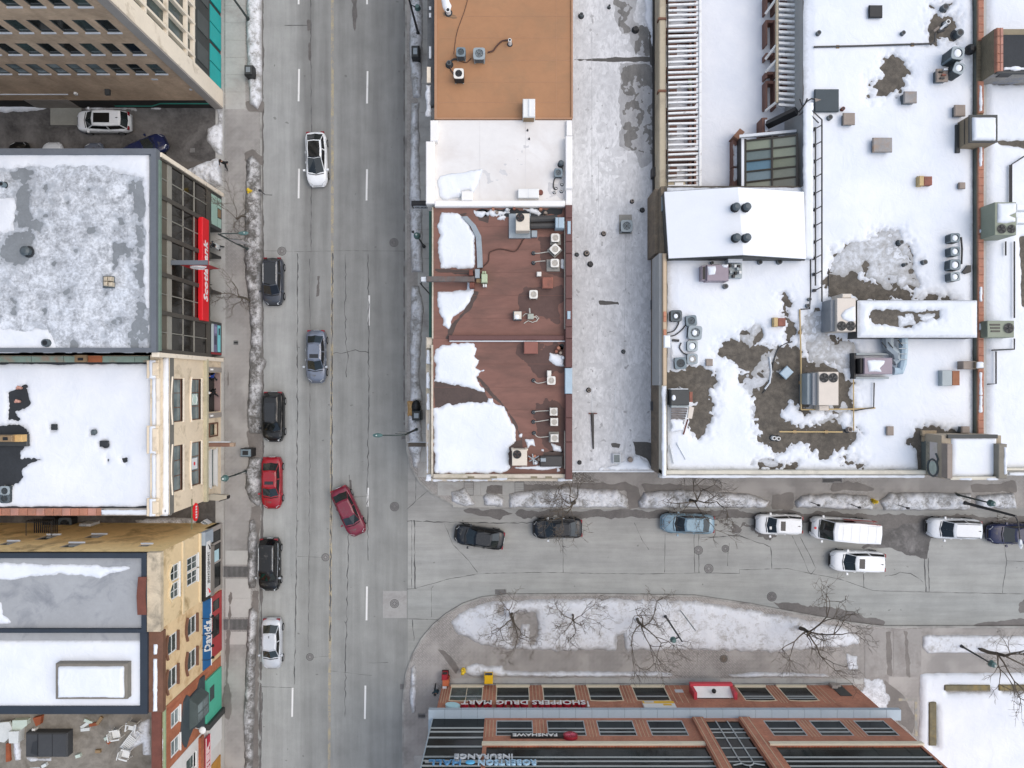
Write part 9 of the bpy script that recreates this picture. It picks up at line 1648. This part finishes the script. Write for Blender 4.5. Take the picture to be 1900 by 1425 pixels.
# ---- bank roof items and cream roof items
t = thing('vent_unit', 'small beige box with four domed caps on the snowy bank roof', 'roof vent', P(199, 521, 12)); pb(t, 'base', M_CONDD, 190, 512, 209, 534, 12.1, 11.75, .03)
for du, dv in ((-4, -5), (4, -5), (-4, 4), (5, 5)): pb(t, 'cap', mat('beige_cap', 'b3a792', .7, .12), 195 + du, 518 + dv, 202 + du, 526 + dv, 12.5, 12.1, .06)
vent(45, 465, 11.75, .28, .5, M_CONDD, 'dark round vent on the left of the bank roof', capr=.36); vent(83, 636, 11.75, .3, .4, M_CONDD, 'ring shaped vent at the lower edge of the bank roof'); vent(2, 341, 11.75, .2, .4, M_CONDT, 'small vent cut by the left edge of the bank roof')
vent(173, 802, 9.3, .2, .35, M_CONDD, 'dark ringed vent on the cream building roof', capr=.22); hood(94, 787, 104, 798, 9.3, .4, M_TAR, 'dark lump vent in the middle of the cream building roof'); hood(184, 818, 200, 829, 9.3, .35, M_TAR, 'dark rectangular vent on the cream building roof')
for k, (u, v) in enumerate(((40, 720), (37, 745))): t = thing('vent_pipe', ('upper', 'lower') [k] + ' curled copper coloured vent in the dark thawed patch', 'vent pipe', P(u, v, 9.3)); x, y, _ = P(u, v, 9.3); tp(t, 'pipe', mat('copper_pinkish', 'b98a7a', .6, .15), [(x, y, 9.3), (x, y, 9.8), (x + .15, y + .1, 9.95), (x + .35, y, 9.85)], .1, 8)
t = thing('brick_flue', 'tan flue stack on the left of the cream building roof', 'chimney', P(20, 815, 10)); pb(t, 'plinth', M_DKGREY, -20, 806, 50, 828, 9.7, 9.3, .06); pb(t, 'stack', M_TIMB, -15, 808, 22, 820, 10.6, 9.7, .05); pb(t, 'board', mat('ochre_board', 'c4a068', .8, .15), 22.4, 807, 40, 820, 10.3, 9.7, .04); pb(t, 'flue_hole', M_BLACK, 5, 811, 14, 817, 10.62, 10.601)
condenser(8, 911, 9.3, .7, .5, M_CONDD, M_CONDG, 'dark', 'grey fan unit at the left edge of the cream roof, upper'); condenser(8, 925, 9.3, .7, .5, M_CONDD, M_CONDD, 'dark', 'grey fan unit at the left edge of the cream roof, lower')
# ============================================================ PEOPLE
def person(label, u, v, rot, coat, trouser, hairc, stride=.25, skin='c79a80', hat=None):
    m = [mat('cloth_' + coat, coat, .85, .15, 5, world=False), mat('cloth_' + trouser, trouser, .85, .15, 5, world=False), mat('skin_' + skin, skin, .6, .08, 5, world=False), M_TYRE]
    s = stride
    J = [('pelvis', (0, 0, .95), .16), ('belly', (0, .01, 1.12), .155), ('chest', (0, .02, 1.33), .175), ('neck', (0, .03, 1.5), .065), ('head', (0, .05, 1.63), .1), ('crown', (0, .045, 1.72), .085)]
    E = [(0, 1), (1, 2), (2, 3), (3, 4), (4, 5)]
    for sx, sg_ in ((-1, 1), (1, -1)):
        i = len(J); J += [('hip', (sx * .1, 0, .88), .11), ('knee', (sx * .11, sg_ * s * .55 + .06, .5), .075), ('ankle', (sx * .11, sg_ * s - .04, .1), .05), ('toe', (sx * .12, sg_ * s + .14, .045), .04)]; E += [(0, i), (i, i + 1), (i + 1, i + 2), (i + 2, i + 3)]
        i = len(J); J += [('shoulder', (sx * .2, .02, 1.42), .075), ('elbow', (sx * .27, -sg_ * s * .35, 1.16), .055), ('wrist', (sx * .28, -sg_ * s * .55 + .12, .93), .04), ('palm', (sx * .28, -sg_ * s * .6 + .16, .86), .036)]; E += [(2, i), (i, i + 1), (i + 1, i + 2), (i + 2, i + 3)]
        w_ = Vector(J[i + 3][1])
        for f in range(5):
            k = len(J); o = Vector(((f - 2) * .018, .0, 0)); 
            if f == 4: J += [('finger', tuple(w_ + Vector((-sx * .03, .04, -.01))), .011), ('finger', tuple(w_ + Vector((-sx * .035, .06, -.035))), .009)]
            else: ln = (.07, .082, .076, .06)[f]; J += [('finger', tuple(w_ + o * 1.1 + Vector((0, .01, -.04))), .011), ('finger', tuple(w_ + o * 1.2 + Vector((0, .025, -.04 - ln * .6))), .009)]
            E += [(i + 3, k), (k, k + 1)]
    me = bpy.data.meshes.new('person_rig'); me.from_pydata([j[1] for j in J], E, []); ob = bpy.data.objects.new('person_rig', me); COL.objects.link(ob)
    md = ob.modifiers.new('skin', 'SKIN'); md.use_smooth_shade = True
    for k, j in enumerate(J): me.skin_vertices[0].data[k].radius = (j[2], j[2]); me.skin_vertices[0].data[k].use_root = (k == 0)
    sb = ob.modifiers.new('sub', 'SUBSURF'); sb.levels = 1; sb.render_levels = 1
    dm = bpy.data.meshes.new_from_object(ob.evaluated_get(bpy.context.evaluated_depsgraph_get())); bpy.data.objects.remove(ob); bpy.data.meshes.remove(me)
    for mm in m: dm.materials.append(mm)
    for p in dm.polygons:
        c = p.center
        p.material_index = 2 if c.z > 1.5 or (c.z < .93 and abs(c.x) > .22) else (0 if c.z > .8 else (1 if c.z > .1 else 3)); p.use_smooth = True
    dm.name = 'body'; t = thing('person', label, 'person', (0, 0, 0)); bo = bpy.data.objects.new('body', dm); COL.objects.link(bo); bo.parent = t
    b = MB(); b.ball(0, .025, 1.68, .118, 12, 8, sz=1.0, sy=1.1); b.build('hat' if hat else 'hair', mat('cloth_' + (hat or hairc), hat or hairc, .9, .15, 6, world=False), t, True)
    b = MB(); b.loft([[(-.012, .14, 1.60), (.012, .14, 1.60), (.004, .14, 1.66)], [(-.01, .175, 1.605), (.01, .175, 1.605), (.002, .15, 1.655)]], [0, 0]); b.build('nose', m[2], t)
    x, y, _ = P(u, v); t.location = (x, y, .14); t.rotation_euler = (0, 0, R(rot)); return t
person('pedestrian in a black coat striding at the alley mouth', 424, 309, 160, '14171a', '101214', '3a2a22', .32); person('pedestrian in a grey coat outside the bank door', 405, 459, 60, '3b4146', '1c2124', '202020', .2); person('pedestrian in a pale jacket beside the grey coated one outside the bank', 414, 462, 100, 'b9bdbb', '2a2f33', '1d1d1d', .2)
person('pedestrian in a blue jacket at the cream shop window', 402, 699, 0, '1f3f8c', '20262c', '2a2220', .3); person('pedestrian in black with white cap at the cream shop window', 404, 728, 180, '121315', '151617', 'd9d9d6', .3, hat='d9d9d6'); person('pedestrian in a dark teal jacket at the corner of the brick building', 811, 1272, 180, '17323b', '16191c', '1a1a1a', .25)
